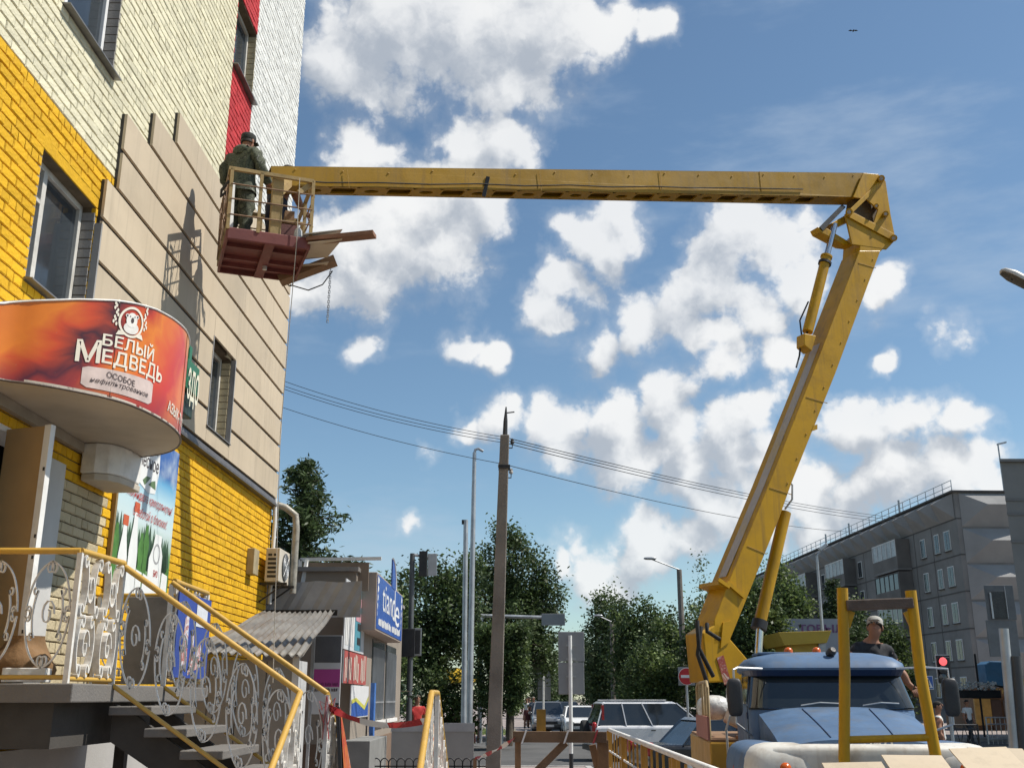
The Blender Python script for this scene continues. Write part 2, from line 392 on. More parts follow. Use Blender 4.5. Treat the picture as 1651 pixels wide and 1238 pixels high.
# the largest in view become bricks of their own, the rest one mesh per paint
def near(b):
    w = BW(0, b[0], b[2]); dz = w.z-EYE; dep = w.y*CP+dz*SP; px = 825.5+FPX*w.x/dep; py = 619-FPX*(-w.y*SP+dz*CP)/dep
    vis = px > -5 and -5 < py < 1240 and not (px < 300 and 490 < py < 735)
    return (dep if vis else 99) - (b[1]-b[0])*2
bricks.sort(key=near)
variants = {}
for p, q, z in bricks[:300]:
    L_ = round(min(q-p, .252), 2); key = (L_, random.randrange(3)); mt = paint((p+q)/2, z+.04)
    if key not in variants:
        v, f = brick_geo(L_); me = bpy.data.meshes.new('brick'); me.from_pydata(v, [], f); me.materials.append(mt); variants[key] = me
    o = bpy.data.objects.new('brick', variants[key]); COL.objects.link(o); adopt(o, bld, True)
    o.location = (0, p-S0, z); o.material_slots[0].link = 'OBJECT'; o.material_slots[0].material = mt
groups = {}
for p, q, z in bricks[300:]:
    mt = paint((p+q)/2, z+.04); mb = groups.setdefault(mt.name, (MB(), mt))[0]
    v, f = brick_geo(q-p); mb.add([(x, y+p-S0, k+z) for x, y, k in v], f)
order = [g[1] for g in groups.values()]; allb = MB()
for i, (mb, mt) in enumerate(groups.values()): allb.mi = i; allb.add(mb.v, mb.f)
bo_ = allb.build('brickwork', order, bld, True, kind='stuff')
ta = bo_.data.attributes.new('tint', 'FLOAT', 'FACE'); ta.data.foreach_set('value', np.repeat(rng.random(len(allb.f)//9), 9).astype(np.float32))
# jamb bricks in the reveals
for h in OPEN:
    jb = MB(); jm = bgrey if h[0] < 9 else bcl
    for i in range(int((h[3]-h[2])/.1)):
        jb.bx(-.135, -.006-random.uniform(0,.006), h[1]-S0-.012-random.uniform(0,.004), h[1]-S0+.03, h[2]+i*.1, h[2]+i*.1+.088)
        jb.bx(-.135, -.008, h[0]-S0-.03, h[0]-S0+.012, h[2]+i*.1, h[2]+i*.1+.088)
    jb.build('reveal_brick', jm, bld, True, kind='stuff')
MB().bx(-.15, -.003, 8.42-S0, 9.95-S0, 6.492, 6.628).build('lintel', by, bld, True, bevel=.006)
# windows
old_frame = M('old_frame', (.52,.50,.46), .6, 0, .15, 6, .15, 40, dirt=((.3,.27,.22), .5, 5)); pvc = M('pvc_frame', (.75,.75,.75), .35, 0, .03, 3, 0)
curtain = M('curtain', (.34,.34,.32), .9, 0, .25, 2.5, .3, 12); tin = M('tin_sill', (.22,.21,.20), .45, .5, .2, 4, .05)
wpane = M('window_pane', (.05,.06,.07), .05, 0, .3, 1.2, 0, spec=.9, alpha=.75)
def window(h, fm, cols, top):
    a, b, c, d = h; y0, y1 = a-S0+.014, b-S0-.016
    fr = MB(); x0, x1 = -.20, -.135
    fr.bx(x0,x1,y0,y0+.06,c,d).bx(x0,x1,y1-.06,y1,c,d).bx(x0,x1,y0+.06,y1-.06,c,c+.06).bx(x0,x1,y0+.06,y1-.06,d-.06,d)
    for t in cols: ym = y0+(y1-y0)*t; fr.bx(x0,x1+.002,ym-.04,ym+.04,c+.06,d-.06)
    if top: fr.bx(x0,x1,y0+.06,y0+(y1-y0)*cols[0]-.04,d-top-.02,d-top+.02)
    w = fr.build('window', fm, bld, True, bevel=.004)
    MB().bx(-.182,-.172,y0+.06,y1-.06,c+.06,d-.06).build('pane', wpane, w, True)
    cu = MB(); n = 40
    pts = [(-.36+.018*math.sin(i*1.7), y0+(y1-y0)*i/n) for i in range(n+1)]
    cu.add([(x,y,z) for x,y in pts for z in (c-.1,d+.1)], [(2*i,2*i+2,2*i+3,2*i+1) for i in range(n)]); cu.build('curtain', curtain, w, True, smooth=60)
    MB().prism([(-.14,y0-.03,c+.002),(.085,y0-.06,c-.035),(.085,y0-.06,c-.05),(-.14,y0-.03,c-.02)], (0, y1-y0+.1, 0)).build('sill', tin, w, True)
for i, h in enumerate(OPEN): window(h, old_frame if i in (0, 4, 6) else pvc, (.3,) if i != 1 else (.22,), .38 if i in (0, 6) else 0)
# cladding boards
for i, (z0, z1) in enumerate(ROWS):
    cuts = [row_start(i), 18.03]
    if i < 4 and z0 < 6.5 and z1 > 5.26: segs = [(cuts[0], 13.79), (14.92, 18.03)]
    else: segs = [tuple(cuts)]
    if len(segs) == 2 and z1 > 6.52: segs.append((13.795, 14.915))
    if len(segs) == 2 and z0 < 5.2: segs.append((13.795, 14.915))
    for a, b in segs:
        zb, zt_ = (z0+.052, z1-.003) if abs(a-13.795) > .001 else ((6.51, z1-.003) if z1 > 6.52 else (z0+.052, 5.2))
        js = [a] + [j for j in (11.9+.55*(i%3), 14.9+.3*(i%2), 16.4+.2*(i%3)) if a+.4 < j < b-.4] + [b]
        for p, q in zip(js, js[1:]):
            y0, y1 = p-S0+.0015, q-S0-.0015
            MB().prism([(.032,y0,zb),(.062,y0,zb),(.062,y0,zt_),(.032,y0,zt_)], (0, y1-y0, 0)).build('siding_board', siding, bld, True)
    MB().bx(.002, .03, cuts[0]-S0, 13.77-S0 if len(segs) > 1 else .01, z0+.001, z1-.001).build('furring', dark_metal, bld, True)
    if len(segs) > 1: MB().bx(.002, .03, 14.94-S0, .01, z0+.001, z1-.001).build('furring', dark_metal, bld, True)
MB().prism([(.0,9.83-S0,4.84),(.10,9.83-S0,4.84),(.10,9.83-S0,4.87),(.066,9.83-S0,4.95),(.0,9.83-S0,4.95)], (0, 8.23, 0)).build('flashing', M('flashing', (.085,.08,.08), .45, .2), bld, True)
for k, h in enumerate([OPEN[0], OPEN[4]]):
    a, b, c, d = h
    tr = MB()
    for x in ((b,) if k == 0 else (a, b)): MB().bx(.0, .07, x-S0-(.03 if x == a else -.001), x-S0+(.03 if x == b else -.001), c-.05, d if k else 6.32).build('window_trim', M('trim_grey', (.3,.29,.28), .5, .1), bld, True)
# plinth under the bricks and the door
MB().bx(-.2, .05, 5-S0, -.0, 0, 1.28).build('plinth', plaster, bld, True)
# entrance door: frame, white inner reveal, brown leaf standing open
df = MB(); df.bx(-.3,-.02,9.28-S0,9.345-S0,1.8,3.92).bx(-.3,-.02,7.905-S0,7.97-S0,1.8,3.92).bx(-.3,-.02,7.97-S0,9.28-S0,3.85,3.915)
df.build('door_frame', pvc, bld, True)
MB().bx(-.02,.05,9.36-S0,9.72-S0,1.8,3.80).build('door_surround', M('white_panel', (.5,.49,.47), .6, 0, .1, 2, .1, 20), bld, True, bevel=.008)
leaf = MB().ob((.20, 8.59-S0, 2.84), (.205,-.065,0), (.006,.02,0), (0,0,1.03)).build('door_leaf', M('door_brown', (.37,.24,.11), .45, 0, .12, 2, .05), bld, True, bevel=.004)
MB().ob((.41, 8.52-S0, 2.84), (.03,-.009,0), (.008,.026,0), (0,0,1.035)).build('edge_strip', white_paint, leaf, True)
hd = MB()
for z in (2.05, 2.2, 2.78, 2.95, 3.5): hd.ob((.415, 8.493-S0, z), (.008,0,0), (0,.01,0), (0,0,.014))
hd.build('lock_hole', dark_metal, leaf, True)
# ---------------------------------------------------------------- rounded canopy with the printed fascia
def spline(pts, n):
    pts = [Vector(p) for p in pts]; out = []
    for i in range(len(pts)-1):
        p0, p1, p2, p3 = pts[max(i-1,0)], pts[i], pts[i+1], pts[min(i+2,len(pts)-1)]
        for k in range(n):
            t = k/n; out.append(.5*((2*p1)+(p2-p0)*t+(2*p0-5*p1+4*p2-p3)*t*t+(3*p1-p0-3*p2+p3)*t**3))
    return out + [pts[-1]]
wx = lambda Y: FX + .0138*Y
cpts = [(wx(7.55)+.02,7.55,0),(-4.04,7.93,0),(-3.83,8.06,0),(-3.63,8.22,0),(-3.36,8.52,0),(-3.22,8.88,0),(-3.155,9.4,0),(-3.2,9.88,0),(-3.37,10.31,0),(-3.65,10.6,0),(wx(10.85)+.02,10.85,0)]
curve = spline(cpts, 8); arc = [0]
for a, b in zip(curve, curve[1:]): arc.append(arc[-1] + (b-a).length)
CZ0 = 4.1
def ctop(Y): return float(np.interp(Y, (7.5,7.875,8.04,8.23,8.45,8.64,8.91,9.2,9.65,10.9), (4.62,4.71,4.80,4.885,4.96,5.005,5.055,5.085,5.115,5.10)))
def on_fascia(u, v, off=.0):
    """u metres along the fascia, v 0..1 up it"""
    i = 0
    while i < len(arc)-2 and arc[i+1] < u: i += 1
    t = (u-arc[i])/(arc[i+1]-arc[i]); p = curve[i].lerp(curve[i+1], t); d = (curve[i+1]-curve[i]).normalized(); n = Vector((d.y, -d.x, 0))
    return p + n*off + Vector((0,0,CZ0 + v*(ctop(p.y)-CZ0)))
can = empty('entrance_canopy', (wx(9.2), 9.2, CZ0), label='rounded shop canopy with red and orange beer advertisement over the entrance', cat='canopy')
def print_mat():
    m = bpy.data.materials.new('fascia_print'); m.use_nodes = True; N, L = m.node_tree.nodes, m.node_tree.links; b = N['Principled BSDF']; b.inputs['Roughness'].default_value = .32
    uv = N.new('ShaderNodeUVMap'); sx = N.new('ShaderNodeSeparateXYZ'); L.new(uv.outputs[0], sx.inputs[0])
    nz = N.new('ShaderNodeTexNoise'); nz.inputs['Scale'].default_value = 2.4; nz.inputs['Detail'].default_value = 3; nz.inputs['Distortion'].default_value = .8; L.new(uv.outputs[0], nz.inputs['Vector'])
    def mth(op, a, c):
        n = N.new('ShaderNodeMath'); n.operation = op
        for i, x in enumerate((a, c)):
            if isinstance(x, (int, float)): n.inputs[i].default_value = x
            else: L.new(x, n.inputs[i])
        return n.outputs[0]
    d = mth('ADD', mth('ADD', mth('MULTIPLY', sx.outputs[0], .30), mth('MULTIPLY', sx.outputs[1], -.22)), mth('MULTIPLY', nz.outputs['Fac'], .26))
    r = N.new('ShaderNodeValToRGB'); L.new(d, r.inputs[0]); e = r.color_ramp.elements
    for p, c in ((0,(.52,.13,.012)),(.16,(.66,.19,.012)),(.26,(.52,.06,.012)),(.34,(.05,.01,.015)),(.40,(.46,.045,.014)),(.50,(.66,.19,.014)),(.60,(.60,.07,.014)),(.72,(.54,.03,.014)),(.84,(.68,.16,.016)),(.93,(.56,.04,.014))):
        x = e.new(p); x.color = c + (1,)
    e.remove(e[0]); e.remove(e[len(e)-1])
    low = N.new('ShaderNodeMapRange'); L.new(mth('ADD', sx.outputs[1], mth('MULTIPLY', nz.outputs['Fac'], .35)), low.inputs[0]); low.inputs[1].default_value = .18; low.inputs[2].default_value = .5; low.inputs[3].default_value = .62; low.inputs[4].default_value = 0
    mx = N.new('ShaderNodeMix'); mx.data_type = 'RGBA'; L.new(low.outputs[0], mx.inputs[0]); L.new(r.outputs[0], mx.inputs[6]); mx.inputs[7].default_value = (.14,.012,.025,1)
    # pale yellow sweep at the upper right
    hi = N.new('ShaderNodeMapRange'); L.new(mth('ADD', mth('MULTIPLY', sx.outputs[0], .55), mth('MULTIPLY', sx.outputs[1], .8)), hi.inputs[0]); hi.inputs[1].default_value = 2.05; hi.inputs[2].default_value = 2.25
    hi2 = N.new('ShaderNodeMapRange'); L.new(mth('ADD', mth('MULTIPLY', sx.outputs[0], .9), mth('MULTIPLY', sx.outputs[1], -1.0)), hi2.inputs[0]); hi2.inputs[1].default_value = 1.9; hi2.inputs[2].default_value = 1.6
    m2 = N.new('ShaderNodeMix'); m2.data_type = 'RGBA'; L.new(mth('MULTIPLY', hi.outputs[0], hi2.outputs[0]), m2.inputs[0]); L.new(mx.outputs[2], m2.inputs[6]); m2.inputs[7].default_value = (.62,.26,.04,1)
    # dust and scuffs
    sc = N.new('ShaderNodeTexNoise'); sc.inputs['Scale'].default_value = 30; sc.inputs['Detail'].default_value = 6; L.new(uv.outputs[0], sc.inputs['Vector'])
    sr = N.new('ShaderNodeMapRange'); L.new(sc.outputs['Fac'], sr.inputs[0]); sr.inputs[1].default_value = .66; sr.inputs[2].default_value = .8; sr.inputs[4].default_value = .35
    m3 = N.new('ShaderNodeMix'); m3.data_type = 'RGBA'; L.new(sr.outputs[0], m3.inputs[0]); L.new(m2.outputs[2], m3.inputs[6]); m3.inputs[7].default_value = (.35,.22,.16,1)
    L.new(m3.outputs[2], b.inputs['Base Color']); return m
nu = 88; fas = MB()
us = [arc[-1]*i/nu for i in range(nu+1)]
fas.add([on_fascia(u, v/4) for u in us for v in range(5)], [(i*5+j, (i+1)*5+j, (i+1)*5+j+1, i*5+j+1) for i in range(nu) for j in range(4)])
fo = fas.build('fascia', print_mat(), can, smooth=60)
uvl = fo.data.uv_layers.new(name='uv')
for lp in fo.data.loops: uvl.data[lp.index].uv = (us[lp.vertex_index//5], (lp.vertex_index % 5)/4)
poly = [Vector((p.x, p.y, CZ0-.002)) for p in curve]
canm = M('canopy_underside', (.50,.45,.375), .7, 0, .12, 1.2, .06, 20, dirt=((.36,.31,.25), .6, 1.6))
so = MB().prism(poly, (0,0,.03)).build('soffit', canm, can)
MB().prism([Vector((p.x-.06, p.y, ctop(p.y)-.05)) for p in curve], (0,0,.06)).build('canopy_top', galv, can)
MB().tube([on_fascia(u, 0, .004) for u in us], .011, 6).build('lower_trim', M('trim_dark', (.09,.065,.05), .5), can)
MB().tube([on_fascia(u, 1, .003) for u in us], .009, 6).build('upper_trim', white_paint, can)
MB().bx(wx(9)+.0, wx(9)+.06, 7.6, 10.8, CZ0-.10, CZ0-.006).build('wall_batten', M('batten', (.30,.26,.21), .8), can)
for u in (1.32, 2.6): MB().beam(on_fascia(u, .01, .002), on_fascia(u, .99, .002), .004, .004).build('seam', M('trim_dark', (.09,.065,.05)), can)
# soffit-hung duct box with rounded front
db = [Vector((wx(10.3)+.02,10.08,0)), Vector((-4.06,10.05,0)), Vector((-3.94,10.1,0)), Vector((-3.87,10.22,0)), Vector((-3.84,10.4,0)), Vector((-3.84,10.72,0)), Vector((wx(10.75)+.02,10.75,0))]
MB().prism([p+Vector((0,0,3.80)) for p in db], (0,0,.295)).build('duct_box', white_paint, can, bevel=.015)
MB().prism([Vector((p.x*.985-.06, p.y+.03, 3.73)) for p in db], (0,0,.068)).build('duct_base', M('canopy_underside', (.5,.45,.375)), can, bevel=.01)
# printed lettering and emblem
cream_print = M('cream_print', (.72,.66,.55), .4, 0, .06, 6, 0); dark_print = M('dark_print', (.05,.03,.03), .5, 0, .1, 3, 0); red_print = M('red_print', (.45,.03,.02), .4, 0, .1, 3, 0)
def at_fascia(px, py):
    """(u, v) of the fascia where the ray through this spot of the picture meets it"""
    d = ray(px, py); best = None
    for i in range(len(curve)-1):
        a, b = curve[i], curve[i+1]; e = b-a; den = d.x*e.y - d.y*e.x
        if abs(den) < 1e-9: continue
        t = (a.x*e.y - a.y*e.x)/den; k = (a.x*d.y - a.y*d.x)/den
        if t > 0 and -.001 <= k <= 1.001 and (best is None or t < best[0]):
            z = EYE+d.z*t; yy = a.y+e.y*k; best = (t, arc[i]+k*(arc[i+1]-arc[i]), (z-CZ0)/(ctop(yy)-CZ0))
    return best[1:]
def fas_text(txt, pl, pr, hgt, mat, off=.006, bold=.012, **k):
    """lettering whose base runs from picture spot pl to pr"""
    (u0, v0), (u1, v1) = at_fascia(*pl), at_fascia(*pr); H_ = .9
    mb = MB(); letters(mb, txt, hgt*1.37, lambda x, y: on_fascia(u0+x, v0+(v1-v0)*x/(u1-u0)+y/H_, off), fit=u1-u0, bold=bold, **k)
    return mb.build('lettering', mat, can)
fas_text('БЕЛЫЙ', (164,556), (246,583), .105, cream_print, bold=.016)
fas_text('М', (120,581), (160,585), .205, cream_print, bold=.02)
fas_text('ЕДВЕДЬ', (163,584), (259,618), .125, cream_print, bold=.016)
(u0,v0),(u1,v1) = at_fascia(129,621), at_fascia(243,652)
rb = MB(); n = 16
rb.add([on_fascia(u0+(u1-u0)*i/n, v0+(v1-v0)*i/n+dv, .004) for i in range(n+1) for dv in (-.01 + (.03 if i in (0,n) else 0), .21 - (.02 if i in (0,n) else 0))], [(2*i,2*i+2,2*i+3,2*i+1) for i in range(n)])
rb.build('ribbon_print', M('ribbon_print', (.55,.44,.40), .4, 0, .2, 6, 0), can)
fas_text('ОСОБОЕ', (171,608), (216,624), .052, dark_print, off=.008, bold=.006)
fas_text('нефильтрованное', (144,615), (237,641), .045, dark_print, off=.008, bold=0., shear=.25)
# emblem: ring, bear's head, ears, wheat ears
ec = at_fascia(212,520)
def disc(mb, c, rx, ry, off, n=28, fn=None):
    pts = []
    for i in range(n):
        a = 2*math.pi*i/n; k = fn(a) if fn else 1; pts.append(on_fascia(c[0]+rx*k*math.cos(a), c[1]+ry*k*math.sin(a)/.9, off))
    return mb.add([on_fascia(c[0], c[1], off)] + pts, [(0, i+1, (i+1)%n+1) for i in range(n)])
ring = MB(); n = 40
pr_ = [on_fascia(ec[0]+r*math.cos(2*math.pi*i/n), ec[1]+r*math.sin(2*math.pi*i/n)/.9, .006) for i in range(n) for r in (.12,.142)]
ring.add(pr_, [(2*i,2*i+1,(2*i+3)%(2*n),(2*i+2)%(2*n)) for i in range(n)])
for sg in (-1, 1): ring.add([on_fascia(ec[0]+a, ec[1]+b/.9, .0065) for a, b in ((sg*.06,-.10),(sg*.13,-.09),(sg*.155,-.135),(sg*.07,-.125))], [(0,1,2,3)])
ring.build('emblem_ring', cream_print, can)
hd = MB(); disc(hd, (ec[0]-.002, ec[1]+.02), .062, .068, .008); disc(hd, (ec[0], ec[1]-.06), .085, .055, .0075)
for sg in (-1, 1): disc(hd, (ec[0]+sg*.057, ec[1]+.062), .018, .018, .0078)
hd.build('emblem_bear', M('bear_print', (.70,.67,.62), .4, 0, .12, 12, 0), can)
ft = MB(); disc(ft, (ec[0]+.002, ec[1]+.018), .017, .026, .0095)
for sg in (-1, 1): disc(ft, (ec[0]+sg*.026, ec[1]+.056), .006, .006, .0095); disc(ft, (ec[0]+sg*.058, ec[1]+.062), .009, .010, .0095)
ft.build('emblem_face', dark_print, can)
wh = MB()
for sg in (-1, 1):
    for i in range(11):
        a = -.35+i*.14; cx_, cy_ = sg*(.165+.012*math.sin(i)), a*.17+.02
        disc(wh, (ec[0]+cx_+(.012*sg if i % 2 else -.006*sg), ec[1]+cy_), .010, .018, .006, 8)
wh.build('emblem_wheat', cream_print, can)
fas_text('АЗЫҚ-ТҮЛІК', (268,662), (289,676), .075, cream_print, bold=.02) if False else None
(u0,v0) = at_fascia(269,661)
mb = MB(); letters(mb, 'АЗЫҚ-ТҮЛІК', .12, lambda x, y: on_fascia(u0+x, v0+y/.9-.05*x, .006), bold=.02); mb.build('lettering', cream_print, can)

# pharmacy cross sign on the wall
gx = empty('pharmacy_sign', BW(.3, 12.35, 5.2), 0, label='green pharmacy sign with pale letters on the clad wall', cat='sign')
green = M('sign_green', (.012,.13,.05), .35, 0, .1, 3, 0); dgreen = M('sign_dark', (.012,.03,.02), .5)
def wallbox(mb, x0, x1, s0, s1, z0, z1): return mb.add([BW(x, s, z) for z in (z0, z1) for x, s in ((x0,s0),(x1,s0),(x1,s1),(x0,s1))], MB.BF)
wallbox(MB(), .34, .50, 11.54, 11.64, 5.02, 5.60).build('upright_box', green, gx, bevel=.01)
wallbox(MB(), .30, .60, 11.22, 11.65, 5.00, 5.34).build('cross_box', green, gx, bevel=.01)
wallbox(MB(), .32, .56, 11.26, 11.64, 4.74, 4.98).build('lower_box', dgreen, gx, bevel=.01)
MB().beam(BW(.06,11.5,5.1), BW(.4,11.5,5.1), .05, .05).build('bracket', dark_metal, gx)
mb = MB(); letters(mb, 'ЗДО', .46, lambda x, y: BW(.612, 11.24+x, 4.90+y), fit=.40, bold=.02); mb.build('lettering', M('pale_letters', (.72,.68,.52), .4, 0, .05, 3, 0), gx)

# milk poster on the wall
S1, S2, PZ0, PZ1 = 11.05, 12.88, 2.75, 4.62
po = empty('milk_poster', BW(.03, S1, PZ0), 0, label='dairy poster with white milk bottles and forest on the yellow wall', cat='poster')
def pw(u, v, off=.04): return BW(off, S1+(S2-S1)*u, PZ0+(PZ1-PZ0)*v)
def board_mat():
    m = bpy.data.materials.new('poster_print'); m.use_nodes = True; N, L = m.node_tree.nodes, m.node_tree.links; b = N['Principled BSDF']; b.inputs['Roughness'].default_value = .4
    tc = N.new('ShaderNodeTexCoord'); sp = N.new('ShaderNodeSeparateXYZ'); L.new(tc.outputs['Generated'], sp.inputs[0])
    r = N.new('ShaderNodeValToRGB'); L.new(sp.outputs[2], r.inputs[0]); e = r.color_ramp.elements; e[0].color = (.10,.25,.05,1); e[1].color = (.03,.11,.36,1)
    for p, c in ((.30,(.16,.30,.08)),(.45,(.55,.66,.66)),(.62,(.45,.64,.70)),(.74,(.12,.36,.58)),(.80,(.02,.10,.33))):
        x = e.new(p); x.color = c + (1,)
    nz = N.new('ShaderNodeTexNoise'); nz.inputs['Scale'].default_value = 3.5; nz.inputs['Detail'].default_value = 5; L.new(tc.outputs['Object'], nz.inputs[0])
    mr = N.new('ShaderNodeMapRange'); L.new(nz.outputs[0], mr.inputs[0]); mr.inputs[1].default_value = .5; mr.inputs[2].default_value = .75; mr.inputs[4].default_value = .6
    mx = N.new('ShaderNodeMix'); mx.data_type = 'RGBA'; L.new(mr.outputs[0], mx.inputs[0]); L.new(r.outputs[0], mx.inputs[6]); mx.inputs[7].default_value = (.55,.62,.66,1)
    L.new(mx.outputs[2], b.inputs['Base Color']); return m
wallbox(MB(), .012, .038, S1, S2, PZ0, PZ1).build('board', board_mat(), po)
wallbox(MB(), .005, .046, S1-.05, S1, PZ0, PZ1-.3).build('edge_frame', M('batten2', (.22,.14,.05), .7), po)
milk = M('milk_white', (.74,.75,.73), .4, 0, .05, 4, 0); fir = M('fir_print', (.03,.07,.035), .6, 0, .3, 9, 0); lime = M('lime_print', (.06,.17,.03), .6, 0, .3, 9, 0)
ft = MB()
for i in range(26):
    u = i/26+random.uniform(0,.02); h = random.uniform(.04,.15); w_ = random.uniform(.045,.075)
    if u < .97: ft.add([pw(max(0,u-w_),.18,.0405), pw(min(1,u+w_),.18,.0405), pw(u,.33+h,.0405)], [(0,1,2)])
ft.build('fir_print', fir, po)
lt = MB()
for u, h in ((.04,.30),(.45,.30),(.53,.36),(.97,.14)):
    MB().add([pw(min(.995,max(.005,u+.045*math.cos(a)*(1+.2*math.sin(5*a)))), .10+h*.5+h*.5*math.sin(a)*(1+.1*math.sin(7*a)), .0415) for a in [2*math.pi*i/24 for i in range(24)]], [tuple(range(24))]).build('tree_print', lime, po)
def flat(mb, pts, off): return mb.add([pw(u, v, off) for u, v in pts], [tuple(range(len(pts)))])
bt = MB()
for u, t in ((.16,.40),(.32,.50)): flat(bt, [(u-.075,.0),(u+.075,.0),(u+.07,t*.55),(u+.035,t*.85),(u+.03,t),(u-.03,t),(u-.035,t*.85),(u-.07,t*.55)], .043)
flat(bt, [(.60,.0),(.84,.0),(.84,.30),(.80,.36),(.80,.42),(.68,.42),(.66,.34),(.60,.26)], .043); flat(bt, [(.40,.0),(.50,.0),(.50,.16),(.40,.17)], .0428); flat(bt, [(.52,.0),(.60,.0),(.60,.15),(.52,.16)], .0428); flat(bt, [(.84,.0),(.97,.0),(.97,.19),(.86,.20)], .0428)
bt.build('bottle_print', milk, po)
for u, t in ((.16,.40),(.32,.50)): cp = MB(); flat(cp, [(u-.042,t-.005),(u+.042,t-.005),(u+.042,t+.055),(u-.042,t+.055)], .0445); cp.build('cap_print', M('cap_orange', (.52,.10,.03), .5, 0, .1, 4, 0), po)
hn = MB(); hn.add([pw(.73+(.05 if i%2 else .065)*math.cos(2*math.pi*(i//2)/16), .30+(.05 if i%2 else .065)*math.sin(2*math.pi*(i//2)/16), .0445) for i in range(32)], [(2*i,2*i+1,(2*i+3)%32,(2*i+2)%32) for i in range(16)]); hn.build('handle_print', M('grey_print', (.35,.35,.35), .5), po)
mb = MB(); flat(mb, [(.10,.985),(.62,.985),(.64,.80),(.60,.655),(.47,.64),(.36,.665),(.10,.72)], .042); mb.build('logo_ground', milk, po)
mb = MB(); flat(mb, [(.36,.70),(.42,.735),(.50,.74),(.44,.70),(.40,.675)], .0435); flat(mb, [(.46,.69),(.52,.72),(.58,.735),(.60,.68),(.53,.685)], .0435); mb.build('logo_leaf', M('leaf_print', (.10,.17,.07), .5, 0, .2, 8, 0), po)
tw = S2-S1; th = PZ1-PZ0
for t_, u, v, fit, sz, mt, sh in (('село', .37,.895,.42,.22,dark_print,0),('лесное', .28,.785,.62,.22,dark_print,0),('Жақындарға қамқорлықпен!', .13,.575,1.50,.145,red_print,.25),('С заботой о близких!', .26,.475,1.12,.15,red_print,.25)):
    mb = MB(); letters(mb, t_, sz, lambda x, y: pw(u+x/tw, v+y/th, .0455), fit=fit, bold=0., shear=sh); mb.build('lettering', mt, po)
mb = MB(); letters(mb, 'БИО', .10, lambda x, y: pw(.70+x/tw, .16+y/th, .0455), fit=.14, bold=.02); mb.build('lettering', red_print, po)

# ---------------------------------------------------------------- stairs and platform
st = empty('entrance_staircase', (-3.3, 9.2, 0), label='dark concrete platform and open stairs in front of the shop door', cat='staircase')
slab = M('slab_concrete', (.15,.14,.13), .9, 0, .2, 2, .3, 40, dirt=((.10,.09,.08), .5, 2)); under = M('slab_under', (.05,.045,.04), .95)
PX1, PY0, PY1, PTZ = -3.05, 7.62, 10.95, 1.80
MB().bx(wx(9)-.02, PX1, PY0, PY1, PTZ-.13, PTZ).build('platform', slab, st, bevel=.01)
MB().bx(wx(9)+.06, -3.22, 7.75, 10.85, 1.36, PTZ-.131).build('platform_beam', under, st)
FY0, FY1 = 8.42, 9.62
for i in range(5):
    x = PX1+.0+i*.285; z = PTZ-.16*(i+1)
    MB().bx(x-.03, x+.30, FY0, FY1, z-.065, z).build('tread', slab, st, bevel=.008)
LX0, LX1, LZ_ = -1.64, -.62, .84
MB().bx(LX0, LX1, FY0, FY1, LZ_-.12, LZ_).build('landing', slab, st, bevel=.01)
for i in range(5):
    z = LZ_-.155*(i+1)
    MB().bx(LX0, LX1, FY0-.28*(i+1), FY0-.28*i+.03, z-.065, z).build('tread', slab, st, bevel=.008)
    MB().bx(LX0, LX1, FY1+.28*i-.03, FY1+.28*(i+1), z-.065, z).build('tread', slab, st, bevel=.008)
for y in (FY0+.15, FY1-.15):
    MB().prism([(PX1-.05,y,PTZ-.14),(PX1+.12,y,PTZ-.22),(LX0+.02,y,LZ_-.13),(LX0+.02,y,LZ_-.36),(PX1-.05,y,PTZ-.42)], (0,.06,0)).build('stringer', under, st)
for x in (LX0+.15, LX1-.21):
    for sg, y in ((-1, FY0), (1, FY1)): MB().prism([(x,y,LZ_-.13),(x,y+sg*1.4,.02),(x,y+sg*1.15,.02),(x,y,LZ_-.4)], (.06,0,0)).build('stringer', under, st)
for x, y in ((-3.75,10.7),(LX0+.1,FY0+.1),(LX1-.1,FY1-.1)): MB().bx(x-.05,x+.05,y-.05,y+.05,0,(PTZ-.13 if x < -2 else LZ_-.12)).build('column', under, st)

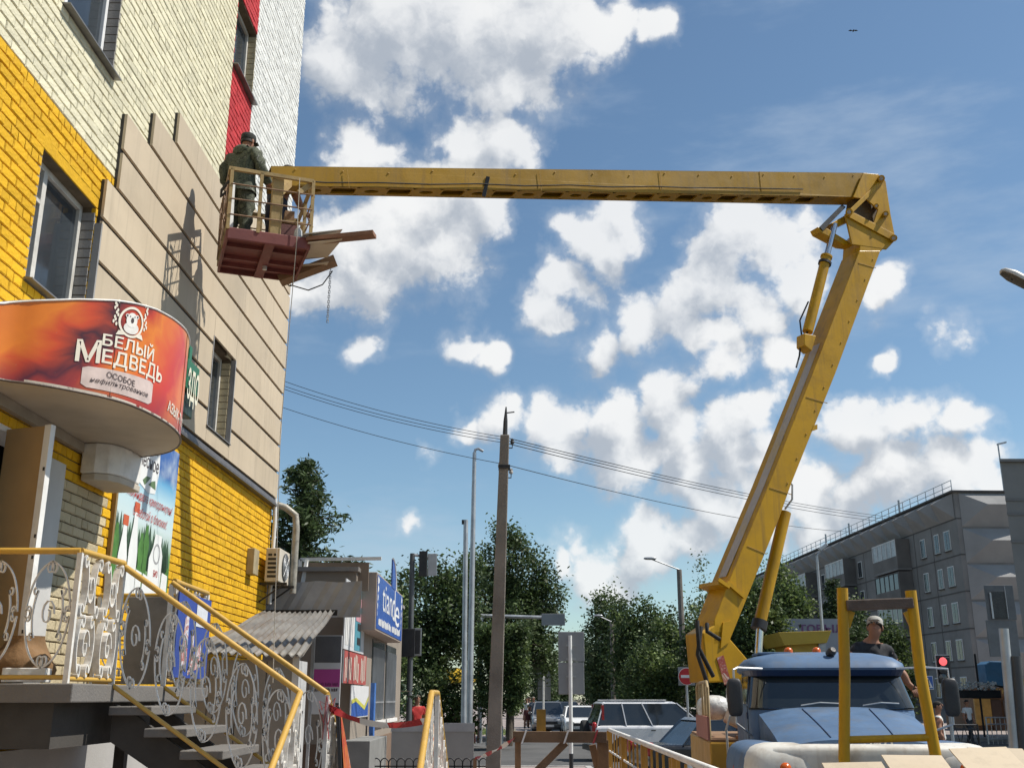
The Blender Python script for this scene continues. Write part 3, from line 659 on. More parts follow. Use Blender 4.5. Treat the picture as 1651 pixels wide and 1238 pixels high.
# railings with bent flat-bar scrolls
rail_white = M('scroll_white', (.68,.66,.62), .5, 0, .12, 8, .1, 40, dirt=((.30,.26,.2), .5, 9))
def scroll_pts(kind):
    """unit-cell motif, polylines in 0..1 x 0..1"""
    def spiral(cx, cy, r, a0, turns, n=13): return [(cx+r*(1-.72*i/n)*math.cos(a0+turns*2*math.pi*i/n), cy+r*(1-.72*i/n)*math.sin(a0+turns*2*math.pi*i/n)) for i in range(n+1)]
    def cs(p0, p1, bulge, r, s):
        (x0,y0),(x1,y1) = p0, p1; mx_, my_ = (x0+x1)/2, (y0+y1)/2; dx, dy = x1-x0, y1-y0; nx_, ny_ = -dy*bulge, dx*bulge
        mid = [((1-t)**2*x0+2*t*(1-t)*(mx_+nx_)+t*t*x1, (1-t)**2*y0+2*t*(1-t)*(my_+ny_)+t*t*y1) for t in [i/9 for i in range(10)]]
        a = math.atan2(dy, dx)
        e0 = spiral(x0-s*ny_/max(.01,abs(bulge))*0+r*math.cos(a+s*math.pi/2)*-1, y0+r*math.sin(a+s*math.pi/2)*-1, r, a+s*math.pi/2, -.9*s)[::-1]
        e1 = spiral(x1-r*math.cos(a+s*math.pi/2), y1-r*math.sin(a+s*math.pi/2), r, a+s*math.pi/2, .9*s*-1*-1)
        return e0 + mid + e1
    if kind == 0:
        return [cs((.5,.05),(.08,.48),.35,.07,1), cs((.5,.05),(.92,.48),-.35,.07,-1), cs((.08,.52),(.5,.95),.35,.07,1), cs((.92,.52),(.5,.95),-.35,.07,-1), spiral(.5,.5,.13,0,1.2), cs((.28,.30),(.28,.70),.3,.05,-1), cs((.72,.30),(.72,.70),-.3,.05,1)]
    return [cs((.25,.03),(.25,.47),.45,.08,1), cs((.75,.03),(.75,.47),-.45,.08,-1), cs((.25,.53),(.25,.97),-.45,.08,-1), cs((.75,.53),(.75,.97),.45,.08,1), spiral(.5,.25,.16,0,1.1), spiral(.5,.75,.16,math.pi,1.1)]
def railing_run(parent, a, b, h, cells, nrm, kind=0, depth=.022, th=.008, low=.10, top_r=.024, posts=(True, True), bottom=True, white=None):
    """a, b: foot points of the run (handrail = foot + h)"""
    a, b = Vector(a), Vector(b); up = Vector((0,0,1)); wm_ = white or rail_white
    MB().tube([a+up*h, b+up*h], top_r, 10).build('handrail', rail_yellow, parent, smooth=50)
    if bottom: MB().tube([a+up*low, b+up*low], .017, 8).build('bottom_rail', rail_yellow, parent, smooth=50)
    for p, f in ((a, posts[0]), (b, posts[1])):
        if f: MB().bx(p.x-.018, p.x+.018, p.y-.018, p.y+.018, p.z-.02, p.z+h-.012).build('post', wm_, parent)
    for c in range(cells):
        for pl in scroll_pts(kind):
            pts = []
            for x, y in pl:
                t = (c+x)/cells; pts.append(a.lerp(b, t) + up*(low+.02+(h-low-.05)*y))
            MB().ribbon(pts, nrm, depth, th).build('scroll', wm_, parent)
RH = .92
r1 = empty('ornate_railing', (-3.07, 7.66, PTZ), label='yellow-topped scrollwork railing on the near side of platform and stairs', cat='railing', group='scrollwork stair railings')
railing_run(r1, (wx(7.6)+.02,7.66,PTZ), (-3.12,7.66,PTZ), RH, 3, (0,1,0), 0, low=.04)
railing_run(r1, (-3.12,7.66,PTZ), (-3.07,8.40,PTZ), RH, 2, (1,0,0), 1, depth=.05, th=.012, low=.03, posts=(False, True))
LF = LZ_-.02
railing_run(r1, (-3.07,8.40,PTZ-.02), (-1.62,8.40,LF), RH+.0, 5, (0,1,0), 0, low=.02, posts=(False, True))
railing_run(r1, (-1.62,8.40,LF), (-1.62,7.02,.03), RH, 4, (1,0,0), 1, depth=.045, th=.012, low=.03, posts=(False, True))
r2 = empty('ornate_railing', (-3.07, 9.64, PTZ), label='yellow-topped scrollwork railing on the wall side of the stairs', cat='railing', group='scrollwork stair railings')
railing_run(r2, (-3.07,9.64,PTZ-.02), (-1.62,9.64,LF), RH, 5, (0,1,0), 0, low=.02)
railing_run(r2, (-1.62,9.64,LF), (-1.62,11.0,.03), RH, 4, (1,0,0), 1, depth=.045, th=.012, low=.03, posts=(False, True))
r3 = empty('ornate_railing', (-.62, 9.0, LZ_), label='yellow-topped scrollwork railing with an orange advert on the far flight', cat='railing', group='scrollwork stair railings')
railing_run(r3, (-.62,FY0+.05,LF), (-.62,7.02,.03), RH, 4, (1,0,0), 1, depth=.045, th=.012, low=.03, posts=(True, True))
railing_run(r3, (-.62,9.1,LF), (-.62,10.9,.0), RH, 4, (1,0,0), 1, depth=.045, th=.012, low=.03, posts=(True, True))
MB().tube([(-.62,FY0+.05,LF+RH),(-.62,9.1,LF+RH)], .024, 10).build('handrail', rail_yellow, r3, smooth=50)
r4 = empty('ornate_railing', (-3.07, 10.2, PTZ), label='scrollwork railing with blue banner at the far end of platform', cat='railing', group='scrollwork stair railings')
railing_run(r4, (-3.07,9.70,PTZ), (-3.10,10.9,PTZ), RH, 3, (1,0,0), 1, low=.05, posts=(False, True))
railing_run(r4, (-3.12,10.9,PTZ), (wx(10.9)+.03,10.9,PTZ), RH-.02, 2, (0,1,0), 0, low=.05, posts=(False, True))
# ---------------------------------------------------------------- things on and around the stairs
def print_noise(name, cols, scale, rough=.45, dist=1.5, stretch=(1,1,1)):
    if name in MATS: return MATS[name]
    m = bpy.data.materials.new(name); m.use_nodes = True; N, L = m.node_tree.nodes, m.node_tree.links; b = N['Principled BSDF']; b.inputs['Roughness'].default_value = rough
    tc = N.new('ShaderNodeTexCoord'); mp = N.new('ShaderNodeMapping'); mp.inputs['Scale'].default_value = stretch; L.new(tc.outputs['Object'], mp.inputs[0])
    nz = N.new('ShaderNodeTexNoise'); nz.inputs['Scale'].default_value = scale; nz.inputs['Detail'].default_value = 4; nz.inputs['Distortion'].default_value = dist; L.new(mp.outputs[0], nz.inputs[0])
    r = N.new('ShaderNodeValToRGB'); r.color_ramp.interpolation = 'EASE'; L.new(nz.outputs[0], r.inputs[0]); e = r.color_ramp.elements
    k = len(cols)
    for i, c in enumerate(cols): x = e.new(.3+.4*i/(k-1)); x.color = c + (1,)
    e.remove(e[0]); e.remove(e[len(e)-1]); L.new(r.outputs[0], b.inputs['Base Color']); MATS[name] = m; return m
ban = empty('blue_banner', (-3.04, 10.2, 1.86), label='blue advertising banner tied to the railing beside the poster', cat='banner')
MB().bx(-3.05, -3.035, 9.78, 10.84, 1.88, 2.64).build('sheet', M('banner_blue', (.035,.07,.30), .45, 0, .15, 3, .1, 10), ban)
fg = MB()
for (a, b, c, d) in ((9.95,10.15,1.95,2.45),(10.2,10.35,1.9,2.3),(10.4,10.6,1.95,2.2)): fg.add([(-3.031,a,c),(-3.031,b,c+.04),(-3.031,b-.03,d),(-3.031,a+.06,d-.03)], [(0,1,2,3)])
fg.build('banner_print', print_noise('banner_print', [(.05,.1,.35),(.6,.6,.62),(.35,.08,.06),(.65,.66,.68),(.08,.2,.45)], 7), ban)
MB().add([(-3.031,10.35,2.36),(-3.031,10.72,2.36),(-3.031,10.72,2.58),(-3.031,10.35,2.58)], [(0,1,2,3)]).build('banner_panel', M('banner_white', (.6,.62,.66), .5, 0, .1, 20, 0), ban)
tag(MB().bx(-3.86, -3.36, 10.80, 10.83, 1.83, 2.68).build('metal_sheet', M('stained_sheet', (.27,.235,.20), .55, .1, .25, 2.2, .15, 6, dirt=((.16,.13,.10), .6, 3)), bevel=.004), 'stained grey-brown metal sheet fixed behind the stair railing', 'metal sheet')
ck = MB()
sec = []
for i in range(9):
    t = i/8; w = .20+.06*math.sin(t*5); sec.append([(-3.78+w*math.cos(a)*(1+.1*math.sin(3*a+i)), 8.4+w*.8*math.sin(a)*(1+.08*math.sin(4*a)), 1.82+.34*t) for a in [2*math.pi*j/20 for j in range(20)]])
ck.loft(sec); tag(ck.build('covered_stool', M('brown_cloth', (.17,.095,.04), .85, 0, .25, 4, .4, 18), smooth=60), 'low stool draped in brown cloth by the open door', 'stool')
tag(MB().ob((-3.55, 8.0, 1.86), (.15,.02,0), (-.02,.1,0), (0,0,.05)).build('foam_block', white_paint, bevel=.006), 'white foam block lying on the platform edge', 'block')
# advert boards on the far flight
adred = print_noise('advert_red', [(.30,.02,.02),(.45,.05,.03),(.5,.16,.03),(.42,.03,.02),(.6,.55,.45)], 5, stretch=(1,1,.6))
ab = empty('leaning_advert_board', (-1.5, 10.3, .5), label='dark-edged red advert board leaning on the descending rail', cat='board')
A_, B_ = Vector((-1.57,9.78,1.66)), Vector((-1.57,10.75,1.06)); dn = Vector((.06,0,-.62))
MB().add([A_, B_, B_+dn, A_+dn, A_+Vector((.03,0,0)), B_+Vector((.03,0,0)), B_+dn+Vector((.03,0,0)), A_+dn+Vector((.03,0,0))], MB.BF).build('panel', dark_metal, ab)
MB().add([A_+Vector((.036,.06,-.03)), B_+Vector((.036,-.03,-.03)), B_+dn+Vector((.036,-.03,.03)), A_+dn+Vector((.036,.06,.03))], [(0,1,2,3)]).build('advert_print', adred, ab)
ab = empty('orange_advert_board', (-.66, 8.7, .9), label='orange and white soda advert mounted on the far railing', cat='board')
MB().ob((-.655, 9.55, 1.02), (.006,0,0), (0,.42,-.19), (0,0,.31)).build('panel', print_noise('advert_orange', [(.42,.06,.02),(.55,.22,.04),(.65,.6,.5),(.5,.12,.02),(.35,.03,.02)], 3, stretch=(1,1,1.3)), ab)
MB().ob((-.640, 8.05, .95), (.006,0,0), (0,.30,.14), (0,0,.27)).build('panel', MATS['advert_orange'], ab)
# tape helper
tred = M('tape_red', (.38,.03,.035), .4, 0, .1, 5, 0); twh = M('tape_white', (.72,.70,.68), .4, 0, .08, 5, 0)
def tape(label, a, b, sag, w=.05, n=30, per=.32, extra=()):
    a, b = Vector(a), Vector(b); mb = MB(); L_ = (b-a).length; pts = []
    for i in range(n+1):
        t = i/n; p = a.lerp(b, t); p.z -= sag*4*t*(1-t); pts.append(p)
    for i in range(n):
        mb.mi = int(i/n*L_/per) % 2; tw = .5*math.sin(i*.45); o_ = Vector((.02*math.sin(i*.7), w/2*tw, w/2*math.cos(tw))); o2 = Vector((.02*math.sin((i+1)*.7), w/2*.5*math.sin((i+1)*.45), w/2*math.cos(.5*math.sin((i+1)*.45))))
        e = Vector((0,-.0012,0))
        mb.add([pts[i]-o_, pts[i+1]-o2, pts[i+1]+o2, pts[i]+o_, pts[i]-o_+e, pts[i+1]-o2+e, pts[i+1]+o2+e, pts[i]+o_+e], [(3,2,1,0),(4,5,6,7),(0,1,5,4),(2,3,7,6)])
    if not any(mb.m): mb.mi = 1
    o = mb.build('barrier_tape', [tred, twh]); return tag(o, label, 'tape')
tape('red and white barrier tape sagging across the far stair opening', (-1.6,9.66,1.62), (-.62,9.1,1.55), .10)
kn = MB()
for i in range(7):
    a = i*.9; kn.ribbon([(-1.6,9.64,1.64), (-1.6+.09*math.cos(a), 9.62, 1.64+.08*math.sin(a)), (-1.6+.05*math.cos(a+.6), 9.6, 1.60-.12*(i%3))], (0,1,0), .03, .003)
tag(kn.build('tape_knot', tred), 'knotted red tape tied round the stair handrail corner', 'tape')

# air conditioner at the corner of the block
ac = empty('air_conditioner', BW(.1, 17.5, 3.45), 0, label='beige outdoor air conditioner unit bracketed near the building corner', cat='air conditioner')
acm = M('ac_case', (.55,.50,.42), .5, 0, .06, 3, .03, 20, dirt=((.35,.3,.24), .4, 4))
AX0, AX1, AS0, AS1, AZ0, AZ1 = .10, .33, 17.35, 18.12, 3.52, 4.06
wallbox(MB(), AX0, AX1, AS0, AS1, AZ0, AZ1).build('case', acm, ac, bevel=.012)
q = BW(0,0,0); nrm = (BW(1,0,0)-BW(0,0,0)); tng = BW(0,1,0)-BW(0,0,0)
fc = BW(AX1+.004, 17.76, 3.79)
mb = MB(); mb.lathe([(.0,0),(.225,0),(.225,.012),(.0,.012)], fc, nrm, 28); mb.build('fan_well', M('fan_dark', (.09,.09,.09), .6), ac)
mb = MB()
for i in range(7):
    r = .03+.03*i; mb.tube([fc+nrm*.02+tng*r*math.cos(a)+Vector((0,0,r*math.sin(a))) for a in [2*math.pi*j/24 for j in range(25)]], .003, 4, False)
for j in range(8): a = j*math.pi/4; mb.tube([fc+nrm*.022, fc+nrm*.022+tng*.225*math.cos(a)+Vector((0,0,.225*math.sin(a)))], .0035, 4)
mb.build('fan_guard', galv, ac)
for i in range(6):
    for k in range(2 if i == 0 else 1):
        wallbox(MB(), AX0+.04+(.09*k if i == 0 else 0), AX0+(.105 if i == 0 else .185)+.08*k, AS0-.004, AS0+.004, 3.93-i*.07, 3.97-i*.07).build('side_louvre', dark_metal, ac)
for s in (17.45, 18.0): mb = MB(); mb.beam(BW(.01,s,3.49), BW(.45,s,3.49), .03, .04); mb.beam(BW(.01,s,3.2), BW(.4,s,3.48), .025, .025); mb.build('bracket', dark_metal, ac)
# drain pipes at the corner
pipe = M('white_pipe', (.6,.59,.57), .45, 0, .1, 4, .05)
tag(MB().tube([BW(.06,17.9,4.98),BW(.08,17.9,4.6),BW(.08,17.88,3.2)], .035, 10).build('cable_duct', pipe, smooth=50), 'white conduit running down the corner above the air conditioner', 'pipe')
tag(MB().tube([BW(.05,18.08,4.9),BW(.2,18.1,4.86),BW(.38,18.12,4.72),BW(.40,18.14,4.5),BW(.40,18.14,3.4)], .06, 12).build('drain_pipe', M('foil_pipe', (.30,.28,.235), .5, .2, .3, 9, .3, 20), smooth=50), 'bent foil-wrapped drain pipe at the building corner', 'pipe')
mb = MB(); wallbox(mb, .0, .12, 16.55, 16.85, 3.55, 3.95); tag(mb.build('meter_box', M('meter_box', (.33,.27,.16), .6, 0, .2, 6, .1), bevel=.01), 'small tan meter box on yellow bricks beside the air conditioner', 'box')

# ---------------------------------------------------------------- lean-to hut with a corrugated roof
hut = empty('lean_to_hut', (-3.5, 14.2, 0), label='grey panelled lean-to with corrugated roof behind the stairs', cat='shed')
hutm = M('hut_panel', (.19,.175,.155), .75, 0, .1, 1.5, .08, 20, dirt=((.13,.12,.10), .5, 2)); hutl = M('hut_trim', (.48,.48,.47), .55, .1)
HX0, HX1, HY0, HY1, HZ = wx(14)+.02, -2.72, 13.7, 17.9, 2.16; HYS = 14.5
for i in range(4):
    a = HX0+(HX1-HX0)*i/4; MB().bx(a+.006, a+(HX1-HX0)/4-.006, HY0, HY0+.03, .1, HZ).build('wall_panel', hutm, hut)
MB().bx(HX0, HX1-.02, HY0+.035, HY0+.06, .0, HZ-.02).build('backing', dark_metal, hut)
for i in range(2):
    a = HY0+(HYS-HY0)*i/2; MB().bx(HX1-.03, HX1, a+.006+(.02 if i == 0 else 0), a+(HYS-HY0)/2-.006, .1, HZ).build('side_panel', hutl, hut)
MB().bx(HX1-.035, HX1+.05, HY0-.012, HY0+.02, .05, HZ+.05).build('corner_trim', hutl, hut)
cor = M('corrugated', (.165,.155,.14), .6, .2, .35, 2, .1, 14, dirt=((.13,.09,.06), .8, 2.5))
mb = MB(); n = 70; xa, xb = HX0-.05, HX1+.12
prof = [(xa+(xb-xa)*i/n, .025*math.sin(i*1.35)) for i in range(n+1)]
def roofp(x, dz, t):                      # t 0 front .. 1 back
    return (xa + (x-xa)*(1-.22*t), HY0-.15+(HY1-HY0+.15)*t, HZ+.06+.86*t+dz+.015*math.sin(t*9+x*3))
ts = [i/8 for i in range(9)]
mb.add([roofp(x, dz, t) for t in ts for x, dz in prof], [(k*(n+1)+i, k*(n+1)+i+1, (k+1)*(n+1)+i+1, (k+1)*(n+1)+i) for k in range(8) for i in range(n)])
ro = mb.build('roof', cor, hut, smooth=80); sd = ro.modifiers.new('thick', 'SOLIDIFY'); sd.thickness = .006
MB().beam((xa,HY1-.02,HZ+.90), (xb-.3,HY1-.02,HZ+.90), .05, .09).build('ridge_beam', M('charred', (.03,.025,.02), .9), hut)
# crumpled sheet behind
mb = MB(); n = 16
mb.add([(-4.2+1.62*i/n, 18.35+.03*((i*7+j*3)%5)/5, 3.02+.20*j+.012*math.sin(i*.9)*(j>0)) for j in range(4) for i in range(n+1)], [(j*(n+1)+i, j*(n+1)+i+1, (j+1)*(n+1)+i+1, (j+1)*(n+1)+i) for j in range(3) for i in range(n)])
o = mb.build('tin_sheet', M('tin', (.30,.305,.315), .55, .25, .2, 2, .15, 3)); o.modifiers.new('t', 'SOLIDIFY').thickness = .004
tag(o, 'crumpled silver tin sheet standing above the corrugated roof', 'metal sheet')

def illegible(mb, fn, width, height, seed=1, wmin=.25, wmax=.7):
    """a printed line too small or blurred to read: uneven upright strokes in word-like runs"""
    r = random.Random(seed); x = 0
    while x < width:
        for _ in range(r.randint(4, 9)):
            w = height*r.uniform(wmin, wmax)*.45; h = height*r.uniform(.7, 1.0); b = height*r.uniform(-.06, .12)
            if x+w > width: break
            mb.add([fn(x,b), fn(x+w,b), fn(x+w,b+h), fn(x,b+h)], [(0,1,2,3)]); x += w+height*.12
        x += height*.3
    return mb
# ---------------------------------------------------------------- kiosk row with the blue sign
ki = empty('kiosk', (-3.2, 23, 0), label='low beige kiosk with barred window under the blue sign', cat='kiosk')
beige = M('kiosk_beige', (.25,.21,.17), .8, 0, .1, 1.5, .12, 30, dirt=((.25,.21,.17), .5, 2)); brownp = M('kiosk_plinth', (.16,.105,.07), .8, 0, .15, 2, .15, 30)
MB().bx(-6.5,-2.95,20.2,29,0.9,4.0).build('wall', beige, ki); MB().bx(-6.5,-2.90,20.2,29,0,.9).build('plinth', brownp, ki)
MB().bx(-6.6,-2.9,20.1,29.1,4.0,4.08).build('roof', M('kiosk_roof', (.25,.23,.21), .6, .1), ki)
for a in (22.9, 25.4):
    w = MB().bx(-2.96,-2.93,a,a+2.1,1.25,2.9).build('window', M('kiosk_glass', (.07,.08,.08), .15, 0, .3, 3, 0), ki)
    MB().bx(-2.93,-2.86,a-.08,a+2.18,1.16,1.24).build('sill', white_paint, w)
    for i in range(13): MB().bx(-2.925,-2.905,a+.08+i*.16,a+.105+i*.16,1.26,2.74).build('bar', galv, w)
    for z in (1.6,): MB().bx(-2.927,-2.903,a+.02,a+2.08,z,z+.03).build('bar', galv, w)
# white frame and parapet board above
fr = empty('roof_frame', (-4.2, 20.3, 3.2), label='white roof frame with brown board above the kiosk', cat='frame')
MB().bx(-4.02,-2.75,20.42,20.46,3.66,4.20).build('board', M('brown_board', (.20,.15,.11), .8, 0, .15, 2, .1), fr)
for a, b in (((-4.05,20.3,4.24),(-2.5,20.3,4.26)),((-4.05,20.3,3.05),(-4.05,20.3,4.24)),((-4.0,19.9,3.05),(-3.92,20.28,4.22)),((-4.05,20.3,3.63),(-2.9,20.3,3.65))): MB().beam(a, b, .06, .06).build('bar', white_paint, fr)
# blue sign box
sg = empty('blue_sign', (-2.8, 21, 3), label='blue sign box with thin white lettering on the kiosk corner', cat='sign')
sblue = M('sign_blue', (.035,.10,.36), .35, 0, .1, 1.5, .03, 10); TX = -2.62
MB().bx(-3.05, TX, 20.7, 25.6, 2.95, 4.05).build('case', M('sign_case', (.34,.28,.23), .7, 0, .1, 2, .08), sg, bevel=.01)
MB().bx(TX+.001, TX+.012, 20.74, 25.56, 2.99, 4.01).build('face', sblue, sg)
def sgt(s, size, u, v, fit, **k):
    mb = MB(); letters(mb, s, size, lambda x, y: (TX+.016, 20.74+u+x, 2.99+v+y), fit=fit, **k); mb.build('lettering', M('sign_white', (.74,.75,.76), .4, 0, .05, 3, 0), sg)
sgt('tian', .82, .85, .40, 1.75); sgt('d', .98, 2.65, .34, .55); sgt('e', .95, 3.2, .26, .95)
for u, w_ in ((.3,2.2),(2.65,1.7)): mb = MB(); illegible(mb, lambda x, y: (TX+.016, 20.74+u+x, 2.99+.07+y), w_, .15, 3, .6, 1.6); mb.build('small_print', MATS['sign_white'], sg)
mb = MB()
for u0 in (.04, 4.50):
    pts = [(TX+.015, 20.74+u0+.28*abs(math.sin(i*2.1))*(1-i/16), 3.99-.055*i) for i in range(15)]
    mb.add([(TX+.015, 20.74+u0, 3.99-.055*i) for i in range(15)] + pts, [(i, i+1, 16+i, 15+i) for i in range(14)])
mb.build('floral_print', MATS['sign_white'], sg)
mb = MB(); pts = [(TX+.02, 23.2, 4.0)] + [(TX+.02, 23.2+.75*math.sin(math.pi*.5*i/10), 4.0+.62*math.cos(math.pi*.5*i/10)) for i in range(11)]
mb.prism(pts, (-.03,0,0)); mb.build('dome_fin', sblue, sg); MB().tube(pts[1:], .022, 6).build('fin_trim', white_paint, sg)
# poster boards on the kiosk's near end
pb = empty('pink_board', P(526,1100,17.3), label='white board with a magenta band and grey top by the hut', cat='board')
PBX0, PBX1, PBY = P(505,1090,17.3).x, P(549,1090,17.3).x, 17.3
MB().bx(PBX0,PBX1,PBY,PBY+.04,1.46,2.66).build('board', M('board_white', (.62,.62,.62), .5, 0, .05, 3, .05), pb)
MB().bx(PBX0+.01,PBX1-.01,PBY-.006,PBY,2.24,2.65).build('grey_band', M('board_grey', (.10,.10,.105), .6), pb)
MB().bx(PBX0+.01,PBX1-.01,PBY-.006,PBY,1.87,2.14).build('magenta_band', M('board_magenta', (.42,.06,.26), .5, 0, .06, 3, 0), pb)
for z, h_, c in ((2.15,.075,MATS['board_white']),(1.885,.05,M('plum_print', (.16,.02,.10), .5)),(1.80,.055,dark_print)):
    mb = MB(); illegible(mb, lambda x, y: (PBX0+.03+x, PBY-.009, z+y), PBX1-PBX0-.06, h_, int(z*100)); mb.build('small_print', c, pb)
MB().bx(PBX0-.05,PBX0-.008,PBY-.01,PBY+.05,0,2.72).build('post', galv, pb)
KX = -2.93
pb = empty('shop_poster_board', (KX, 19.3, 2.5), label='tall board with white, teal and pink shop pictures', cat='poster')
def kp(name, y0, y1, z0, z1, m, x=0, t=.02, par=None): return MB().bx(KX+x, KX+x+t, y0, y1, z0, z1).build(name, m, par or pb)
kp('board', 18.75, 21.3, 2.52, 3.72, M('poster_pale', (.55,.56,.57), .5, 0, .15, 2, .05))
kp('teal_strip', 20.0, 20.8, 2.55, 3.68, M('poster_teal', (.08,.27,.34), .5, 0, .1, 4, 0), .02, .006)
for z in (3.36,3.08): kp('pink_strip', 20.05, 20.75, z, z+.16, M('poster_pink', (.52,.26,.30), .5, 0, .1, 4, 0), .0265, .005)
for z in (2.92,2.66): kp('screen_print', 20.3, 20.7, z, z+.13, dark_metal, .0265, .006)
mb = MB()
for i in range(5): mb.add([(KX+.026,18.9+.2*i,2.6),(KX+.026,19.02+.2*i,2.6),(KX+.026,18.98+.22*i,3.6-.05*i),(KX+.026,18.9+.22*i,3.6-.05*i)], [(0,1,2,3)])
mb.build('figure_print', white_paint, pb)
pb = empty('red_letter_board', (KX, 19.3, 2.1), label='red board with tall narrow white strokes below the shop pictures', cat='sign')
kp('board', 18.9, 21.8, 1.95, 2.5, M('board_red', (.36,.07,.06), .6, 0, .12, 3, .05), 0, .02, pb)
kp('board_grey_edge', 18.72, 18.89, 1.95, 2.5, M('board_grey', (.1,.1,.105)), 0, .02, pb)  # dark grey strip along the near end of the red board
mb = MB(); illegible(mb, lambda x, y: (KX+.024, 19.0+x*1.6, 2.0+y), 1.7, .48, 8, .15, .3); mb.build('white_strokes', M('board_cream', (.58,.54,.46), .6), pb)
pb = empty('window_poster', (KX, 20, 1.5), label='white poster with yellow zigzag and blue base in the kiosk window', cat='poster')
kp('board', 19.9, 22.3, 1.35, 1.93, M('board_white', (.62,.62,.62)), 0, .02, pb)
mb = MB(); mb.add([(KX+.024,y,z) for y, z in ((19.95,1.37),(22.25,1.37),(22.25,1.66),(21.7,1.48),(20.5,1.64),(19.95,1.60))], [tuple(range(6))]); mb.build('blue_print', sblue, pb)
mb = MB(); mb.add([(KX+.027,y,z) for y, z in ((19.95,1.60),(20.5,1.64),(21.7,1.48),(22.25,1.66),(22.25,1.74),(21.7,1.555),(20.5,1.71),(19.95,1.67))], [(0,1,6,7),(1,2,5,6),(2,3,4,5)]); mb.build('yellow_print', M('lime_yellow', (.5,.48,.08), .5), pb)
tag(MB().bx(-2.88,-2.8,22.35,22.6,.6,2.0).build('banner_flag', M('banner_blue2', (.05,.15,.42), .5, 0, .2, 8, 0)), 'narrow blue vertical banner beside the kiosk window', 'banner')
tag(MB().bx(-3.0,-2.5,19.6,22.2,0,.98).build('stone_ledge', M('base_grey', (.20,.20,.19), .8, 0, .15, 2, .1), bevel=.01), 'grey tiled base below the window poster', 'ledge')
# small black handrail by kiosk steps
hr = MB(); hr.tube([(-2.5,27.0,.1),(-2.5,27.0,1.15),(-2.9,27.0,1.0)], .025, 6); hr.tube([(-2.5,27,.6),(-2.9,27,.75)], .018, 6); tag(hr.build('step_rail', dark_metal), 'short black handrail at the kiosk doorstep', 'railing')

# ---------------------------------------------------------------- poles, signs and street furniture
up = empty('utility_pole', (-.30, 19.5, 0), label='square concrete utility pole with insulators carrying the wires', cat='utility pole')
PB, PT = Vector((-.345,19.5,-.0)), P(814,702,19.5)
MB().loft([[PB.lerp(PT, t)+Vector((sx*w, sy*w, 0)) for sx, sy in ((-1,-1),(1,-1),(1,1),(-1,1))] for t, w in ((0,.135),(.5,.11),(1,.085))]).build('shaft', M('old_concrete', (.215,.19,.165), .9, 0, .2, 1.5, .5, 30, dirt=((.12,.1,.085), .6, 2)), up, bevel=.015)
TT = P(816,656,19.5)
MB().tube([PT-Vector((0,0,.1)), PT.lerp(TT,.5), TT], [.05,.04,.012], 8).build('spire', dark_metal, up)
MB().beam(TT-Vector((0,0,.12)), TT+Vector((.16,0,-.1)), .02, .02).build('tip_bar', dark_metal, up)
insl = M('insulator', (.35,.33,.30), .25)
for (px, py, q) in ((826,712,1), (824,760,1), (806,750,-1)):
    e = P(px,py,19.5); b_ = e.copy(); b_.x = PT.x+.02*q; 
    MB().tube([b_-Vector((0,0,.12)), e-Vector((0,.0,.12)), e-Vector((0,0,.04))], .012, 6).build('hook', dark_metal, up)
    MB().lathe([(.0,-.04),(.035,-.04),(.04,.0),(.025,.02),(.035,.04),(.0,.07)], e, (0,0,1), 12).build('insulator', insl if py > 740 else dark_metal, up, smooth=50)
for z in (5.2, 4.9): MB().bx(PT.x-.12, PT.x+.10, 19.38, 19.62, PT.z-z*.12-.03, PT.z-z*.12).build('band', dark_metal, up)
# wires
wl = empty('overhead_wires', P(815,715,19.5), label='thin dark overhead wires crossing the sky past the utility pole', cat='wires')
def wire(a, b, sag, r=.006, n=24):
    a, b = Vector(a), Vector(b); MB().tube([a.lerp(b, i/n)-Vector((0,0,sag*4*(i/n)*(1-i/n))) for i in range(n+1)], r, 5).build('wire', dark_metal, wl)
for (ya, yb, ye) in ((614,705,826),(622,709,830),(627,714,835)):
    m_ = P(815,yb,19.5); wire(P(440,ya-6,21), m_, .12); wire(m_, P(1470,ye+10,48), .25, .009)
m_ = P(812,748,19.5); wire(P(430,648,21), m_, .1); wire(m_, P(1400,858,46), .3, .008)
# tall lamp posts
lp = empty('tall_lamp_post', (P(757,1165,38).x, 38, 0), label='tall slim steel lamp post with a small curled head', cat='lamp post')
a, b = P(756,1180,38), P(765,730,38); a.z = 0
MB().tube([a, a.lerp(b,.5), b], [.12,.10,.07], 10).build('shaft', galv, lp, smooth=50); MB().tube([b, b+Vector((.03,0,.12)), b+Vector((.14,0,.16)), b+Vector((.32,0,.06))], .05, 8).build('head', galv, lp, smooth=50); MB().bx(a.x-.14,a.x+.14,37.86,38.14,0,.5).build('base', galv, lp)
lp = empty('steel_post', (P(749,1165,38).x, 37, 0), label='shorter plain steel post next to the tall lamp post', cat='post')
a, b = P(747.5,1180,37), P(751,838,37); a.z = 0; MB().tube([a, b], [.1,.08], 8).build('shaft', galv, lp, smooth=50); MB().bx(b.x-.14,b.x+.02,36.95,37.05,b.z-.15,b.z).build('cap', dark_metal, lp)
